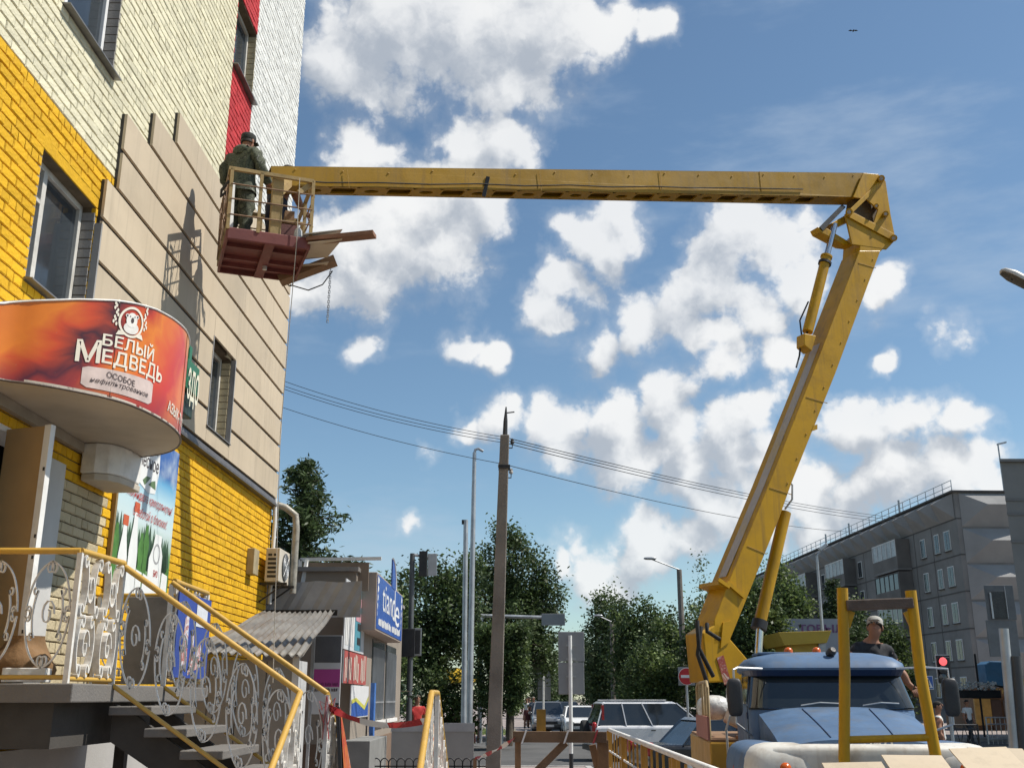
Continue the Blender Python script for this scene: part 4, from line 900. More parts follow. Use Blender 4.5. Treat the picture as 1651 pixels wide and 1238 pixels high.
# traffic-light mast with rear of signs
tl = empty('signal_mast', (P(660,1160,30).x, 30, 0), label='grey signal mast seen from behind with boxed lights and panels', cat='traffic light')
a, b = P(659,1180,30), P(665,892,30); a.z = 0
MB().tube([a, b], [.085,.07], 10).build('mast', M('mast_grey', (.11,.115,.12), .5, .3), tl, smooth=50); MB().tube([b-Vector((0,0,.03)), P(700,900,30)], .04, 8).build('arm', galv, tl)
def sbox(parent, nm, px0, py0, px1, py1, Y, m, t=.12, bev=.01):
    p, q = P(px0,py0,Y), P(px1,py1,Y); return MB().bx(p.x,q.x,Y,Y+t,q.z,p.z).build(nm, m, parent, bevel=bev)
sbox(tl, 'signal_box', 676, 888, 688, 928, 29.8, dark_metal, .2); sbox(tl, 'sign_back', 690, 892, 704, 928, 29.9, galv, .03); sbox(tl, 'lower_box', 648, 1013, 668, 1058, 29.8, dark_metal, .25); sbox(tl, 'lower_frame', 668, 1012, 679, 1057, 29.9, steel, .04); sbox(tl, 'lower_panel', 669.5, 1015, 677, 1054, 29.895, dark_metal, .03)
# grey sheet barriers with silver caps
for k, (x0, x1) in enumerate(((631, 694), (694, 765))):
    p, q = P(x0,1165,22+.05*k), P(x1,1165,22+.05*k); bo = empty('sheet_barrier', (p.x, p.y, 0), label=('left' if k == 0 else 'right') + ' grey sheet-metal barrier with silver top before the street', cat='barrier', group='grey sheet barriers')
    MB().bx(p.x+.01,q.x-.01,p.y,p.y+.03,.05,p.z-.16).build('sheet', M('barrier_grey', (.27,.265,.255), .7, .1, .1, 1.5, .05), bo); MB().bx(p.x,q.x,p.y-.02,p.y+.04,p.z-.16,p.z).build('cap', M('tin', (.42,.43,.45)), bo)
    for x in (p.x+.03, q.x-.03): MB().bx(x-.02,x+.02,p.y+.03,p.y+.06,0,p.z).build('post', galv, bo)
# low hooped garden fence
hf = empty('hooped_fence', (-1.6, 20.4, 0), label='low black hooped garden fence in front of the grey barriers', cat='fence')
for i in range(14):
    x = -2.55+i*.15; MB().tube([(x,20.4,0)]+[(x+.075-.075*math.cos(a), 20.4, .56+.09*math.sin(a)) for a in [math.pi*j/8 for j in range(9)]]+[(x+.15,20.4,0)], .011, 6).build('hoop', dark_metal, hf)
for z in (.16,.5): MB().bx(-2.55,-.3,20.392,20.408,z,z+.025).build('rail', dark_metal, hf)
# road sign seen from behind with banded post
rs = empty('road_sign', P(921,1235,27), label='large grey road sign seen from behind on a black and white post', cat='road sign')
a, b = P(921,1236,26.5), P(919,1024,26.5); a.z = -.12
MB().tube([a, a+(b-a)*.17], .05, 10).build('black_band', dark_metal, rs); MB().tube([a+(b-a)*.17, b], .045, 10).build('post', white_paint, rs, smooth=50)
for (y0, y1) in ((1018, 1066), (1067, 1119)):
    p, q = P(900,y0,26.6), P(942.5,y1,26.6); MB().bx(p.x,q.x,26.6,26.63,q.z,p.z).build('panel', M('sign_back', (.26,.265,.27), .6, .3, .08, 2, .04, 20), rs, bevel=.01)
for y0 in (1040, 1062, 1090): p = P(921,y0,26.57); MB().bx(p.x-.12,p.x+.12,26.56,26.6,p.z-.02,p.z+.02).build('clamp', steel, rs)
rs = empty('road_sign', P(881,1160,52), label='smaller grey road sign from behind farther up the street', cat='road sign')
a, b = P(876,1170,52), P(876,1083,52); a.z = 0; MB().tube([a,b], .05, 8).build('post', white_paint, rs)
for (y0, y1) in ((1079, 1105), (1106, 1128)): p, q = P(867,y0,52.1), P(888,y1,52.1); MB().bx(p.x,q.x,52.1,52.13,q.z,p.z).build('panel', MATS['sign_back'], rs)
# sign gantry arm behind the pole
ga = empty('gantry_sign', P(740,1000,44), label='overhead sign board on a horizontal arm beyond the pole', cat='road sign')
a, b = P(775,992,44), P(910,996,44); MB().tube([a,b], .07, 8).build('arm', galv, ga); c = a.copy(); c.z = 0; MB().tube([c,a], .1, 8).build('post', galv, ga)
p, q = P(873,989,43.9), P(911,1008,43.9); MB().bx(p.x,q.x,43.85,43.9,q.z,p.z).build('board', MATS['sign_back'], ga, bevel=.01)
# street lamps along the right side
for (px, top, Y, hx, hy, lab) in ((1095, 918, 46, 1048, 900, 'concrete lamp post with a bare arm above the right-hand trees'), (986, 1002, 62, 964, 992, 'slim lamp post with a short arm among the street trees')):
    ls = empty('street_lamp', P(px, 1160, Y), label=lab, cat='lamp post'); b = P(px,top,Y); a = Vector((b.x, Y, 0))
    MB().tube([a,b], [.15,.11], 8).build('shaft', M('old_concrete', (.215,.19,.165)), ls); e = P(hx,hy,Y); MB().tube([b, e.lerp(b,.5), e], .035, 6).build('arm', galv, ls); MB().sell(e, (.28,.10,.06), .7, 12, 8).build('head', galv, ls, smooth=60)
ls = empty('street_lamp', P(1327,1010,42), label='thin grey lamp post with drooping head before the grey apartment building', cat='lamp post')
a, b = P(1329,1060,42), P(1317,896,42); MB().tube([Vector((a.x,42,-.1)),a,b], [.09,.07,.05], 8).build('shaft', galv, ls); e = P(1327,882,42); MB().tube([b,e], .03, 6).build('arm', galv, ls); MB().ob(e, (.16,0,.12), (0,.09,0), (-.04,0,.05)).build('head', galv, ls, bevel=.02)
# lamp whose head reaches into the frame on the right
ls = empty('street_lamp', (9.6, 14.2, 0), label='close street lamp head reaching in from the right edge', cat='lamp post')
h0, h1 = P(1613,436,14), P(1672,466,14)
d = (h1-h0); sd_ = Vector((0,1,0)); upv = Vector((-d.z,0,d.x)).normalized()
MB().loft([[h0+d*t+sd_*(wd*math.cos(a))+upv*(ht*max(-.35,math.sin(a))) for a in [2*math.pi*j/16 for j in range(16)]] for t, wd, ht in ((0,.03,.02),(.06,.09,.05),(.3,.13,.085),(.7,.12,.09),(1,.06,.06))]).build('head', M('lamp_case', (.5,.48,.45), .5), ls, smooth=50)
MB().loft([[h0+d*t+sd_*(wd*math.cos(a))-upv*(.033)+upv*(.012*math.sin(a)) for a in [2*math.pi*j/16 for j in range(16)]] for t, wd in ((.04,.05),(.3,.11),(.75,.11),(.8,.05))]).build('lens', M('lamp_lens', (.10,.085,.06), .15), ls, smooth=50)
MB().sell(h0+d*.35-upv*.05, (.012,.012,.016), 1, 8, 6).build('knob', dark_metal, ls)
MB().tube([h1-d*.05, h1+Vector((.7,0,-.25)), Vector((9.3,14,6.8)), Vector((9.6,14,6.2)), Vector((9.6,14,-.1))], [.05,.05,.06,.07,.09], 10).build('pole', galv, ls, smooth=50)

# timber barrier
tb = empty('timber_barrier', (1.0, 14.8, 0), label='brown timber trestle barrier with diagonal brace', cat='barrier')
plank = M('plank_brown', (.17,.105,.06), .8, 0, .3, 3, .35, 30, dirt=((.07,.045,.03), .5, 3)); YB = 14.8
def pb_(nm, a, b, w, h, m=plank): return MB().beam(P(a[0],a[1],YB), P(b[0],b[1],YB), w, h, (0,-1,0)).build(nm, m, tb, bevel=.004)
pb_('top_plank', (827,1186), (984,1187), .05, .14) if False else MB().beam(P(827,1187,YB-.05), P(978,1188,YB-.05), .05, .14).build('top_plank', plank, tb, bevel=.004)
def post_(px, w, y=YB): p = P(px,1200,y); MB().bx(p.x-w/2,p.x+w/2,y,y+.06,0,p.z+.06).build('post', M('wood', (.23,.13,.065)), tb, bevel=.004)
post_(835,.08); post_(972,.15)
MB().beam(P(912,1196,YB+.09), P(852,1256,YB+.09), .10, .05, (0,-1,0)).build('brace', plank, tb, bevel=.004); MB().beam(P(955,1200,YB+.09), P(975,1290,YB+.09), .09, .05, (0,-1,0)).build('brace', wood, tb, bevel=.004)
for px in (845, 913, 960): p = P(px,1187,YB-.09); MB().ob(p, (.012,0,.0), (0,.012,0), (.03,0,.085)).build('tape_wrap', twh if px != 960 else tred, tb)
tape('striped barrier tape between the pole and the timber barrier', P(766,1222,16), P(829,1190,14.7), .03, .045, 20, .2)
st_ = MB().beam(Vector((P(764,1240,16).x,16,0)), P(766,1222,16), .05, .05); tag(st_.build('tape_stake', wood), 'short wooden stake holding the tape end', 'stake')

# yellow barred fence with white rails
yf = empty('yellow_fence', (1.66, 12, 0), label='yellow barred fence with white rails running beside the truck', cat='fence')
a, b = Vector((1.56,8.0,1.16)), Vector((1.74,19.9,1.16)); n = 21
MB().tube([a,b], .032, 10).build('top_rail', white_paint, yf, smooth=50)
for z in (.80,.50,.15): MB().tube([a+Vector((.0,0,z-1.16)), b+Vector((.0,0,z-1.16))], .018, 8).build('lower_rail', white_paint, yf, smooth=50)
fy = M('fence_yellow', (.48,.24,.03), .5, 0, .15, 6, .1, 40, dirt=((.25,.14,.04), .5, 6)); bar = None
for i in range(n+1):
    p = a.lerp(b, i/n)
    if bar is None: bar = MB().bx(-.012,.012,-.015,.015,.06,1.12).build('bar', fy, yf); bar.location = (p.x, p.y, 0)
    else: o = bar.copy(); COL.objects.link(o); o.location = (p.x, p.y, 0)
for t in (0,.25,.5,.75,1): p = a.lerp(b, t); MB().bx(p.x-.04,p.x+.04,p.y-.03,p.y+.03,0,1.14).build('post', fy, yf)
# spare cladding boards stacked in front of the truck
def clad(label, pts, Y, tilt=.35):
    """board leaning back; pts its two top corners in view"""
    l, r = P(*pts[0], Y), P(*pts[1], Y); dn = Vector((0,-tilt,-1.1+.4*tilt)); n_ = Vector((0,.012,-.004))
    o = MB().add([l+dn, r+dn, r+dn+n_, l+dn+n_, l, r, r+n_, l+n_], MB.BF).build('cladding_board', siding); return tag(o, label, 'board', 'spare cladding boards before the truck')
def flatboard(label, c, ex, ey, tz): return tag(MB().ob(c, ex, ey, (0,0,.007)).build('cladding_board', siding), label, 'board', 'spare cladding boards before the truck')
clad('left small beige cladding board leaning below the white bumper', ((1325,1229),(1421,1227)), 8.6, 1.2)
clad('middle beige cladding board leaning under the yellow frame', ((1421,1216),(1518,1217)), 8.3, 1.2)
clad('right large beige cladding board leaning before the fender', ((1530,1206),(1622,1203)), 8.0, 1.3)
clad('rearmost beige cladding board behind the right board', ((1560,1204),(1648,1206)), 8.5, 1.2)
mb = MB(); 
for x0, x1 in ((3.0,5.2),): mb.bx(x0,x1,7.6,7.7,.0,.30)
tag(mb.build('timber_bearer', wood), 'timber bearer under the leaning cladding boards', 'timber')
# ---------------------------------------------------------------- blue truck with the aerial lift
TA = math.atan(.095); TO = Vector((3.28, 9.9, -.12))
tk = empty('lift_truck', TO, -TA, label='old blue and white flatbed truck carrying the yellow aerial lift', cat='truck')
blue = M('truck_blue', (.076,.138,.245), .58, 0, .16, 2.6, .06, 9, dirt=((.11,.125,.15), .75, 2.4), streak=((.10,.125,.16), .6), spec=.35); dblue = M('truck_dark_blue', (.012,.03,.085), .4)
twhite = M('truck_white', (.60,.585,.54), .5, 0, .08, 2, .06, 10, dirt=((.30,.25,.19), .75, 3.2), streak=((.36,.30,.24), .6)); orange = M('orange_lens', (.55,.10,.01), .25, 0, .05, 3, 0); chrome = M('chrome', (.6,.6,.6), .2, 1, .05, 3, 0)
def rrect(hx, y0, y1, r, z, n=7):
    pts = []
    for cx_, cy_, a0 in ((hx-r, y1-r, 0), (-hx+r, y1-r, 90), (-hx+r, y0+r, 180), (hx-r, y0+r, 270)):
        for i in range(n): a = R(a0+90*i/(n-1)); pts.append(Vector((cx_+r*math.cos(a), cy_+r*math.sin(a), z)))
    return pts
def bt(nm, mb, m, **k): return mb.build(nm, m, tk, True, **k)
CR = [(.95,.86,2.02,3.55,.08),(1.45,.88,2.0,3.58,.10),(1.72,.88,2.0,3.58,.2),(2.12,.80,2.24,3.54,.2)]
def cabsec(z):
    for a, b in zip(CR, CR[1:]):
        if a[0] <= z <= b[0]: t = (z-a[0])/(b[0]-a[0]); v = [a[i]+(b[i]-a[i])*t for i in range(1,5)]; return rrect(v[0], v[1], v[2], v[3], z)
    return None
bt('cab', MB().loft([cabsec(z) for z in (.95,1.2,1.45,1.72,1.9,2.12)]), blue, smooth=40)
roof = MB().loft([rrect(.84,2.12,3.58,.24,2.10),rrect(.86,2.08,3.6,.25,2.14),rrect(.85,2.11,3.58,.25,2.19),rrect(.78,2.24,3.5,.28,2.26),rrect(.62,2.45,3.3,.28,2.31),rrect(.3,2.7,3.1,.18,2.33)])
bt('cab_roof', roof, blue, smooth=60)
bt('visor_band', MB().loft([rrect(.828,2.15,3.0,.22,2.055),rrect(.85,2.085,3.0,.24,2.115)]), dblue)
def cabpatch(nm, idx, z0, z1, m, off=.008, steps=6):
    secs = []
    for i in range(steps+1):
        z = z0+(z1-z0)*i/steps; c = cabsec(z); cen = Vector((0, 2.8, z)); row = []
        for j in idx:
            p = c[j % len(c)].copy(); d = p-cen; d.z = 0; row.append(p+d.normalized()*off)
        secs.append(row)
    return bt(nm, MB().loft(secs, False, False), m, smooth=60)
ng = 28
wsg = M('windscreen', (.012,.016,.018), .05, 0, .3, 2, 0, spec=1.0)
cabpatch('windscreen_seal', list(range(14,28)), 1.70, 2.075, rubber, .006); cabpatch('windscreen', list(range(15,27)), 1.72, 2.06, wsg, .011)
for q in (-1, 1):
    bt('side_window', MB().prism([(q*.868,2.36,1.76),(q*.868,2.95,1.76),(q*.812,2.95,2.06),(q*.818,2.42,2.06)], (q*.02,0,0)), glass); bt('quarter_window', MB().prism([(q*.868,3.02,1.76),(q*.868,3.35,1.76),(q*.812,3.35,2.06),(q*.812,3.02,2.06)], (q*.02,0,0)), glass)
    bt('door_handle', MB().bx(q*.89-.012,q*.89+.012,2.95,3.08,1.5,1.53), chrome); bt('door_seam', MB().bx(q*.884-.004,q*.884+.004,2.3,2.306,1.0,1.74), dark_metal)
# bonnet: domed, tapering forward, with two pressed lines
def hoodsec(y):
    t = (y-.62)/1.42; w = .765+.035*t; zt = 1.475+.262*t - .03*(1-t)**3; ze = zt-.095+.02*t
    row = [Vector((w*u, y+(.05*(abs(u)**2) if t < .3 else 0), ze+(zt-ze)*(1-abs(u)**3.4))) for u in [i/12-1 for i in range(25)]]
    return [Vector((row[0].x, row[0].y, 1.18))] + row + [Vector((row[-1].x, row[-1].y, 1.18))]
ys = [.62,.66,.72,.85,1.05,1.3,1.6,1.85,2.06]; secs = [hoodsec(y) for y in ys]
nose = [[p+Vector((0,.0,-.05)) for p in secs[0]]]
hood = MB(); allsec = [[Vector((p.x,p.y+.04,1.26)) for p in secs[0]], [p+Vector((0,-.004,-.06)) for p in secs[0]]] + secs; hood.loft(allsec, False, False)
bt('bonnet', hood, blue, smooth=50)
bt('bonnet_base', MB().bx(-.75,.75,.7,2.05,1.0,1.32), blue, bevel=.03)
for q in (-1, 1):
    pts = [Vector((q*(.30+.05*t), .70+1.2*t, 1.475+.262*((.08+1.2*t)/1.42)-.03*(1-(.08+1.2*t)/1.42)**3+.006-.012*0)) for t in [i/12 for i in range(13)]]
    for p in pts: pass
    bt('bonnet_crease', MB().tube([(p.x, p.y, hoodsec(p.y)[13+round(12*abs(p.x)/(.765+.035*((p.y-.62)/1.42)))].z+.002) for p in pts], .007, 6), dblue)
    bt('bonnet_trim', MB().tube([(q*(.785+.025*t), .70+1.3*t, 1.335+.03*t) for t in [i/6 for i in range(7)]], .016, 6), chrome)
    for k in range(5): bt('vent_slot', MB().ob((q*.79, 1.55, 1.29+.028*k), (.006,0,0), (0,.11,0), (0,0,.007)), dark_metal)
# fenders and white nose
for q in (-1, 1):
    bt('fender', MB().sell((q*.90, 1.30, 1.0), (.31,.92,.41), .55, 24, 14), blue, smooth=60)
    bt('white_nose', MB().sell((q*.80, .62, 1.05), (.36,.32,.37), .6, 24, 14), twhite, smooth=60)
    bt('headlamp', MB().lathe([(0,0),(.11,0),(.12,.03),(.08,.07),(0,.08)], (q*.80,.33,.98), (0,-1,0), 20), M('lamp_glass', (.55,.55,.53), .1, 0, .05, 3, 0), smooth=40)
    bt('indicator', MB().lathe([(0,0),(.055,0),(.05,.03),(.02,.05),(0,.052)], (q*.80,.33,1.20), (0,-1,.15), 16), orange, smooth=50)
    bt('side_repeater', MB().lathe([(0,0),(.045,0),(.04,.03),(0,.045)], (q*1.165,1.0,1.16), (q,-.3,0), 14), orange, smooth=50)
    for (y, r) in ((1.35,.48),(5.0,.48)):
        w = bt('wheel', MB().lathe([(.0,-.13),(.30,-.13),(r-.03,-.13),(r,-.09),(r,.09),(r-.03,.13),(.30,.13),(0,.13)], (q*.92,y,r), (1,0,0), 28), rubber, smooth=40)
        MB().lathe([(0,-.03),(.12,-.04),(.27,0),(.28,.02),(0,.03)], (q*1.05,y,r), (q,0,0), 20).build('rim', blue, w, True)
bt('nose_bridge', MB().sell((0,.50,1.27), (1.02,.17,.14), .45, 24, 10), twhite, smooth=60)
bt('grille_recess', MB().bx(-.50,.50,.335,.40,.84,1.19), dark_metal)
bt('grille_panel', MB().bx(-.62,.62,.40,.55,.6,1.12), twhite)
for k in range(5): bt('grille_bar', MB().bx(-.47,.47,.325,.345,.80+.055*k,.825+.055*k), twhite)
bt('bumper', MB().bx(-1.15,1.15,-.02,.12,.45,.68), dark_metal, bevel=.03)
mb = MB(); letters(mb, 'ЗиЛ', .12, lambda x, y: (-.02+x, .605, 1.385+y), fit=.27, bold=.02); bt('emblem', mb, chrome)
bt('bonnet_gap', MB().tube([(-.79,2.035,1.62),(-.4,2.02,1.725),(0,2.015,1.745),(.4,2.02,1.725),(.79,2.035,1.62)], .007, 6), dark_metal)
bt('rain_gutter', MB().tube(rrect(.855,2.09,3.59,.25,2.125)+[rrect(.855,2.09,3.59,.25,2.125)[0]], .009, 6, False), blue)
for q in (-1, 1):
    for z in (1.15, 1.6): bt('door_hinge', MB().bx(q*.885-.015,q*.885+.015,2.27,2.31,z,z+.07), dblue)
    bt('bonnet_latch', MB().bx(q*.80-.012,q*.80+.012,.95,1.02,1.33,1.40), galv)
# wipers, roof lamps, mirrors
for x0, x1 in ((-.35,.05),(.30,.68)): bt('wiper', MB().tube([(x0,1.965,1.745),((x0+x1)/2,1.955,1.775),(x1,1.96,1.765)], .008, 6), galv)
for x in (-.32,.0,.30): bt('roof_marker', MB().lathe([(0,0),(.05,0),(.05,.03),(.035,.055),(0,.065)], (x,2.75,2.325), (0,0,1), 14), orange, smooth=50)
bt('roof_hatch', MB().bx(-.70,-.33,2.5,3.1,2.295,2.325), blue, bevel=.01)
bt('roof_spotlight', MB().lathe([(0,0),(.05,0),(.05,.07),(.03,.1),(0,.1)], (.06,2.3,2.29), (.3,-.8,.5), 12), dark_metal)
for q in (-1, 1):
    xm = -1.05 if q < 0 else 1.22
    m_ = bt('mirror', MB().sell((xm,1.95,1.83), (.085,.05,.20), .5, 16, 10), dark_metal, smooth=60)
    MB().tube([(q*.72,2.10,2.13),(q*1.0,2.0,2.14),(xm,1.95,2.12),(xm,1.95,1.98)], .014, 6).build('mirror_arm', galv, m_, True)
    MB().tube([(xm,1.95,1.66),(xm,1.95,1.56),(q*.86,2.08,1.42)], .012, 6).build('mirror_arm', galv, m_, True)
# chassis, yellow body
bt('chassis', MB().bx(-.45,.45,.4,7.2,.55,.80), dark_metal)
byel = M('body_yellow', (.47,.26,.03), .5, 0, .12, 2, .05, 14, dirt=((.24,.14,.05), .6, 2.5))
bt('bed', MB().bx(-1.2,1.2,3.72,7.3,.80,1.30), byel, bevel=.02)
bt('bed_deck', MB().bx(-1.18,1.18,3.74,7.28,1.30,1.33), wood)
pinkm = M('faded_red', (.38,.16,.13), .7, 0, .12, 3, .05, dirt=((.25,.12,.1), .5, 3))
for i, (a, b) in enumerate(((3.75,4.7),(4.71,5.7))): bt('side_board', MB().bx(-1.215,-1.19,a,b,1.32,1.60), pinkm)
hrm = M('hoop_tan', (.36,.27,.14), .55, 0, .2, 5, .1)
hp = MB(); hp.tube([(-1.19,3.78,1.3),(-1.19,3.78,1.95),(-1.19,3.9,2.02),(-1.19,5.4,2.02),(-1.19,5.6,1.95),(-1.19,5.6,1.3)], .02, 8); bt('side_hoop', hp, hrm, smooth=50)
for y in (4.2,4.65,5.1): bt('hoop_bar', MB().tube([(-1.19,y,1.32),(-1.19,y,2.01)], .016, 6), hrm)
bt('step_rail', MB().tube([(-.98,3.62,.6),(-1.0,3.62,1.45),(-.95,3.62,1.6),(-.72,3.66,1.85)], .015, 6), galv)
bt('hydraulic_tank', MB().tube([(-.9,4.35,1.86),(.1,4.35,1.86)], .09, 12), steel, smooth=40); bt('hydraulic_pipe', MB().tube([(-.9,4.25,1.99),(.1,4.25,1.99)], .035, 8), galv, smooth=40)
bt('control_column', MB().bx(-.55,.75,4.5,6.3,1.33,1.75), dark_metal, bevel=.04)
# boom rest in front
grs = empty('boom_rest', (3.3,10.1,0), label='yellow boom-rest frame with a wooden crossbar on the truck front', cat='frame')
GY = 10.05
for (a, b, c) in (((1358,948),(1362,1085),(1361,1222)), ((1468,952),(1484,1085),(1508,1215))): MB().tube([P(a[0],a[1],GY), P(b[0],b[1],GY), P(c[0],c[1],GY), P(c[0],c[1],GY)-Vector((0,0,.55))], .052, 12).build('post', boom_yellow, grs, smooth=50)
MB().tube([P(1364,1192,GY), P(1506,1188,GY)], .034, 10).build('crossbar', boom_yellow, grs, smooth=50)
MB().beam(P(1363,976,GY-.02), P(1470,972,GY-.02), .12, .095).build('wooden_beam', M('weathered_beam', (.105,.075,.06), .85, 0, .3, 4, .4, 30), grs, bevel=.01)
for (a, b) in (((1372,985),(1364,1010)),((1462,985),(1474,1012))): MB().beam(P(a[0],a[1],GY), P(b[0],b[1],GY), .03, .07).build('gusset', boom_yellow, grs)
# load on the bed
tag(MB().sell((2.72,14.9,1.58), (.22,.28,.16), .8, 18, 12).build('plastic_bag', M('plastic_film', (.6,.6,.58), .25, 0, .2, 9, .9, 14), smooth=40), 'bundle of clear plastic film on the truck bed corner', 'bag')
jc = MB().ob((2.98,14.2,1.45), (.20,.02,-.09), (-.01,.12,0), (.06,0,.13)); jo = tag(jc.build('jerrycan', M('can_white', (.55,.5,.4), .5, 0, .1, 4, .1, dirt=((.35,.2,.08), .6, 5)), bevel=.03), 'dirty white jerrycan tipped over on the truck bed', 'jerrycan')
for (x, y, sx_, sy_, m_, lab) in ((3.0,14.0,.16,.06,wood,'brown wooden offcut lying behind the cab beside the jerrycan'),(3.35,14.15,.12,.08,white_paint,'white offcut on the truck bed behind the cab'),(3.2,14.45,.15,.07,siding,'beige cladding offcut on the truck bed'),(3.65,14.05,.13,.09,dark_metal,'dark metal scrap at the middle of the truck bed')):
    tag(MB().ob((x,y,1.235), (sx_,.04,.01), (-.02,sy_,0), (0,0,.02)).build('offcut', m_), lab, 'scrap', 'offcuts on the truck bed')

# ---------------------------------------------------------------- the aerial lift: its own vertical plane
BP0 = Vector((3.1,15.3,0)); BD = Vector((.914,.405,0)); BN = Vector((.405,-.914,0))
def Q(px, py, off=0.):
    """point of the lift's plane (shifted by off towards its near side) under this spot"""
    d = ray(px, py); o = Vector((0,0,EYE)); b = BP0+BN*off; t = (b-o).dot(BN)/d.dot(BN); return o+d*t
lift = empty('aerial_lift', Vector((3.7,15.6,1.2)), label='yellow articulated aerial lift boom reaching to the wall', cat='lift')
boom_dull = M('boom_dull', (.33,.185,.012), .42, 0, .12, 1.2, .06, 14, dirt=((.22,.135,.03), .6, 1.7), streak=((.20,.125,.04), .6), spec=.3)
def lp_(nm, pix, off, w, m=boom_yellow, **k): return MB().prism([Q(a,b,off) for a,b in pix], -BN*w).build(nm, m, lift, **k)
# turntable and mast foot
MB().lathe([(0,0),(.55,0),(.55,.25),(.4,.3),(0,.3)], (3.75,15.6,1.2), (0,0,1), 24).build('turntable', boom_yellow, lift, smooth=40)
WL = .225
MB().prism([Q(1141,1100,WL), Q(1133,1020,WL), Q(1162,1000,WL), Q(1178,1030,WL), Q(1209,1066,WL), Q(1196,1098,WL)], -BN*.45).build('foot', boom_yellow, lift, bevel=.02)
MB().prism([Q(1155,1060,WL+.004), Q(1166,1056,WL+.004), Q(1178,1098,WL+.004), Q(1168,1104,WL+.004)], BN*.008).build('warning_plate', print_noise('warning_plate', [(.45,.3,.2),(.25,.03,.02),(.5,.45,.38)], 9), lift)
for k, (a, b) in enumerate((((1124,1000),(1150,1090)),((1130,1010),(1140,1100)),((1140,1005),(1160,1030)))):
    MB().tube([Q(*a,WL+.1), Q((a[0]+b[0])/2-10,(a[1]+b[1])/2,WL+.16), Q(*b,WL+.12)], .03, 8).build('hose', rubber, lift, smooth=50)
# lower boom
lower = lp_('lower_boom', [(1386,404),(1420,404),(1348,600),(1276,780),(1257,834),(1190,1000),(1177,1032),(1150,1040),(1152,1000),(1176,935),(1240,780),(1311,600)], WL, .45, bevel=.012)
lp_('knee_plate', [(1166,1003),(1180,1000),(1177,1034),(1162,1045)], WL+.02, .02)
for (a, b) in (((1172,938),(1200,962)),((1158,934),(1176,946)),): MB().beam(Q(*a,WL+.02), Q(*b,WL+.02), .03, .05).build('weld_strip', boom_yellow, lift)
MB().prism([Q(1160,936,WL+.0), Q(1178,944,WL+.0), Q(1176,950,WL), Q(1158,942,WL)], -BN*.5).build('rest_lug', boom_yellow, lift)
for (a, b) in (((1241,786),(1276,797)),((1384,424),(1412,432)),((1300,640),(1334,650)),((1205,880),(1236,893))): MB().beam(Q(*a,WL+.004), Q(*b,WL+.004), .006, .012).build('weld_seam', M('weld', (.38,.22,.03), .5), lift)
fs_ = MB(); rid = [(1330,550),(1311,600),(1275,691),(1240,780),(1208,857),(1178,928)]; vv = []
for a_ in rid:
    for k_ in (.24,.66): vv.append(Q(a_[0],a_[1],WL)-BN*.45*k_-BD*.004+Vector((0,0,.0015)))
fs_.add(vv, [(2*i,2*i+1,2*i+3,2*i+2) for i in range(len(rid)-1)]); fs_.build('grey_strip', M('strip_grey', (.40,.35,.30), .5, 0, .12, 2, .05, 14, dirt=((.46,.32,.10), .7, 1.3)), lift)  # pale grey strip laid just proud of the boom's upper-left face
MB().prism([Q(1309,686,WL), Q(1318,684,WL), Q(1318,692,WL), Q(1308,695,WL)], -BN*.1).build('lug', boom_yellow, lift)
# lift cylinder
cA, cB, cC = Q(1266,826,-.05), Q(1226,1000,-.05), Q(1216,1068,-.05)
MB().tube([cA, cB], .09, 16).build('lift_cylinder', boom_yellow, lift, smooth=50); MB().tube([cB, cB+(cB-cA).normalized()*.13], .115, 16).build('cylinder_gland', dark_metal, lift, smooth=50)
MB().tube([cB, cC-Vector((0,0,.4))], .055, 12).build('cylinder_rod', chrome, lift, smooth=50); MB().tube([cA+Vector((0,0,.05)), cA+Vector((.12,0,.2)), cA+Vector((.14,0,.42)), cA+Vector((-.02,0,.6))], .016, 6).build('hose', galv, lift, smooth=50)
# elbow brackets
for off in (WL+.0, -.19):
    lp_('elbow_plate', [(1374,394),(1430,402),(1443,388),(1441,376),(1372,340),(1363,345)], off, .035, bevel=.006)
    lp_('elbow_head', [(1392,279),(1416,281),(1428,292),(1436,345),(1443,381),(1430,374),(1408,362),(1416,338),(1398,322),(1376,318)], off-.002, .03, bevel=.006)
    lp_('link_bar', [(1365,345),(1369,339),(1421,289),(1426,293),(1372,346)], off+.03, .03, bevel=.004)
lp_('elbow_cross', [(1366,338),(1444,379),(1441,389),(1363,347)], WL+.03, .02, bevel=.004)
lp_('elbow_dark_fill', [(1376,318),(1400,318),(1416,338),(1408,362),(1372,344)], .09, .16, M('elbow_fill_shade', (.10,.062,.02), .6, 0, .2, 4, .2), bevel=.01)  # dark block added between the plates, standing for the elbow's shaded hole
for (a, r) in (((1421,288),.06),((1369,342),.06),((1441,384),.06),((1428,345),.05),((1413,332),.04)): MB().tube([Q(*a,WL+.09), Q(*a,-.3)], r, 14).build('pin', boom_yellow, lift, smooth=50); MB().tube([Q(*a,WL+.11), Q(*a,WL+.085)], r*.55, 10).build('pin_bolt', steel, lift)
lp_('rocker_arm', [(1318,366),(1322,374),(1360,394),(1376,396),(1366,388),(1330,366)], .10, .2, bevel=.01)
for off in (.12, -.16): lp_('rocker_link', [(1322,366),(1327,372),(1364,334),(1358,330)], off, .03, dark_metal)
lp_('rocker_body', [(1340,360),(1372,342),(1380,352),(1350,366)], .10, .2, boom_yellow, bevel=.01)
lp_('lower_boom_head', [(1386,406),(1419,406),(1440,390),(1441,380),(1404,361),(1388,376)], WL-.004, .43, bevel=.012)
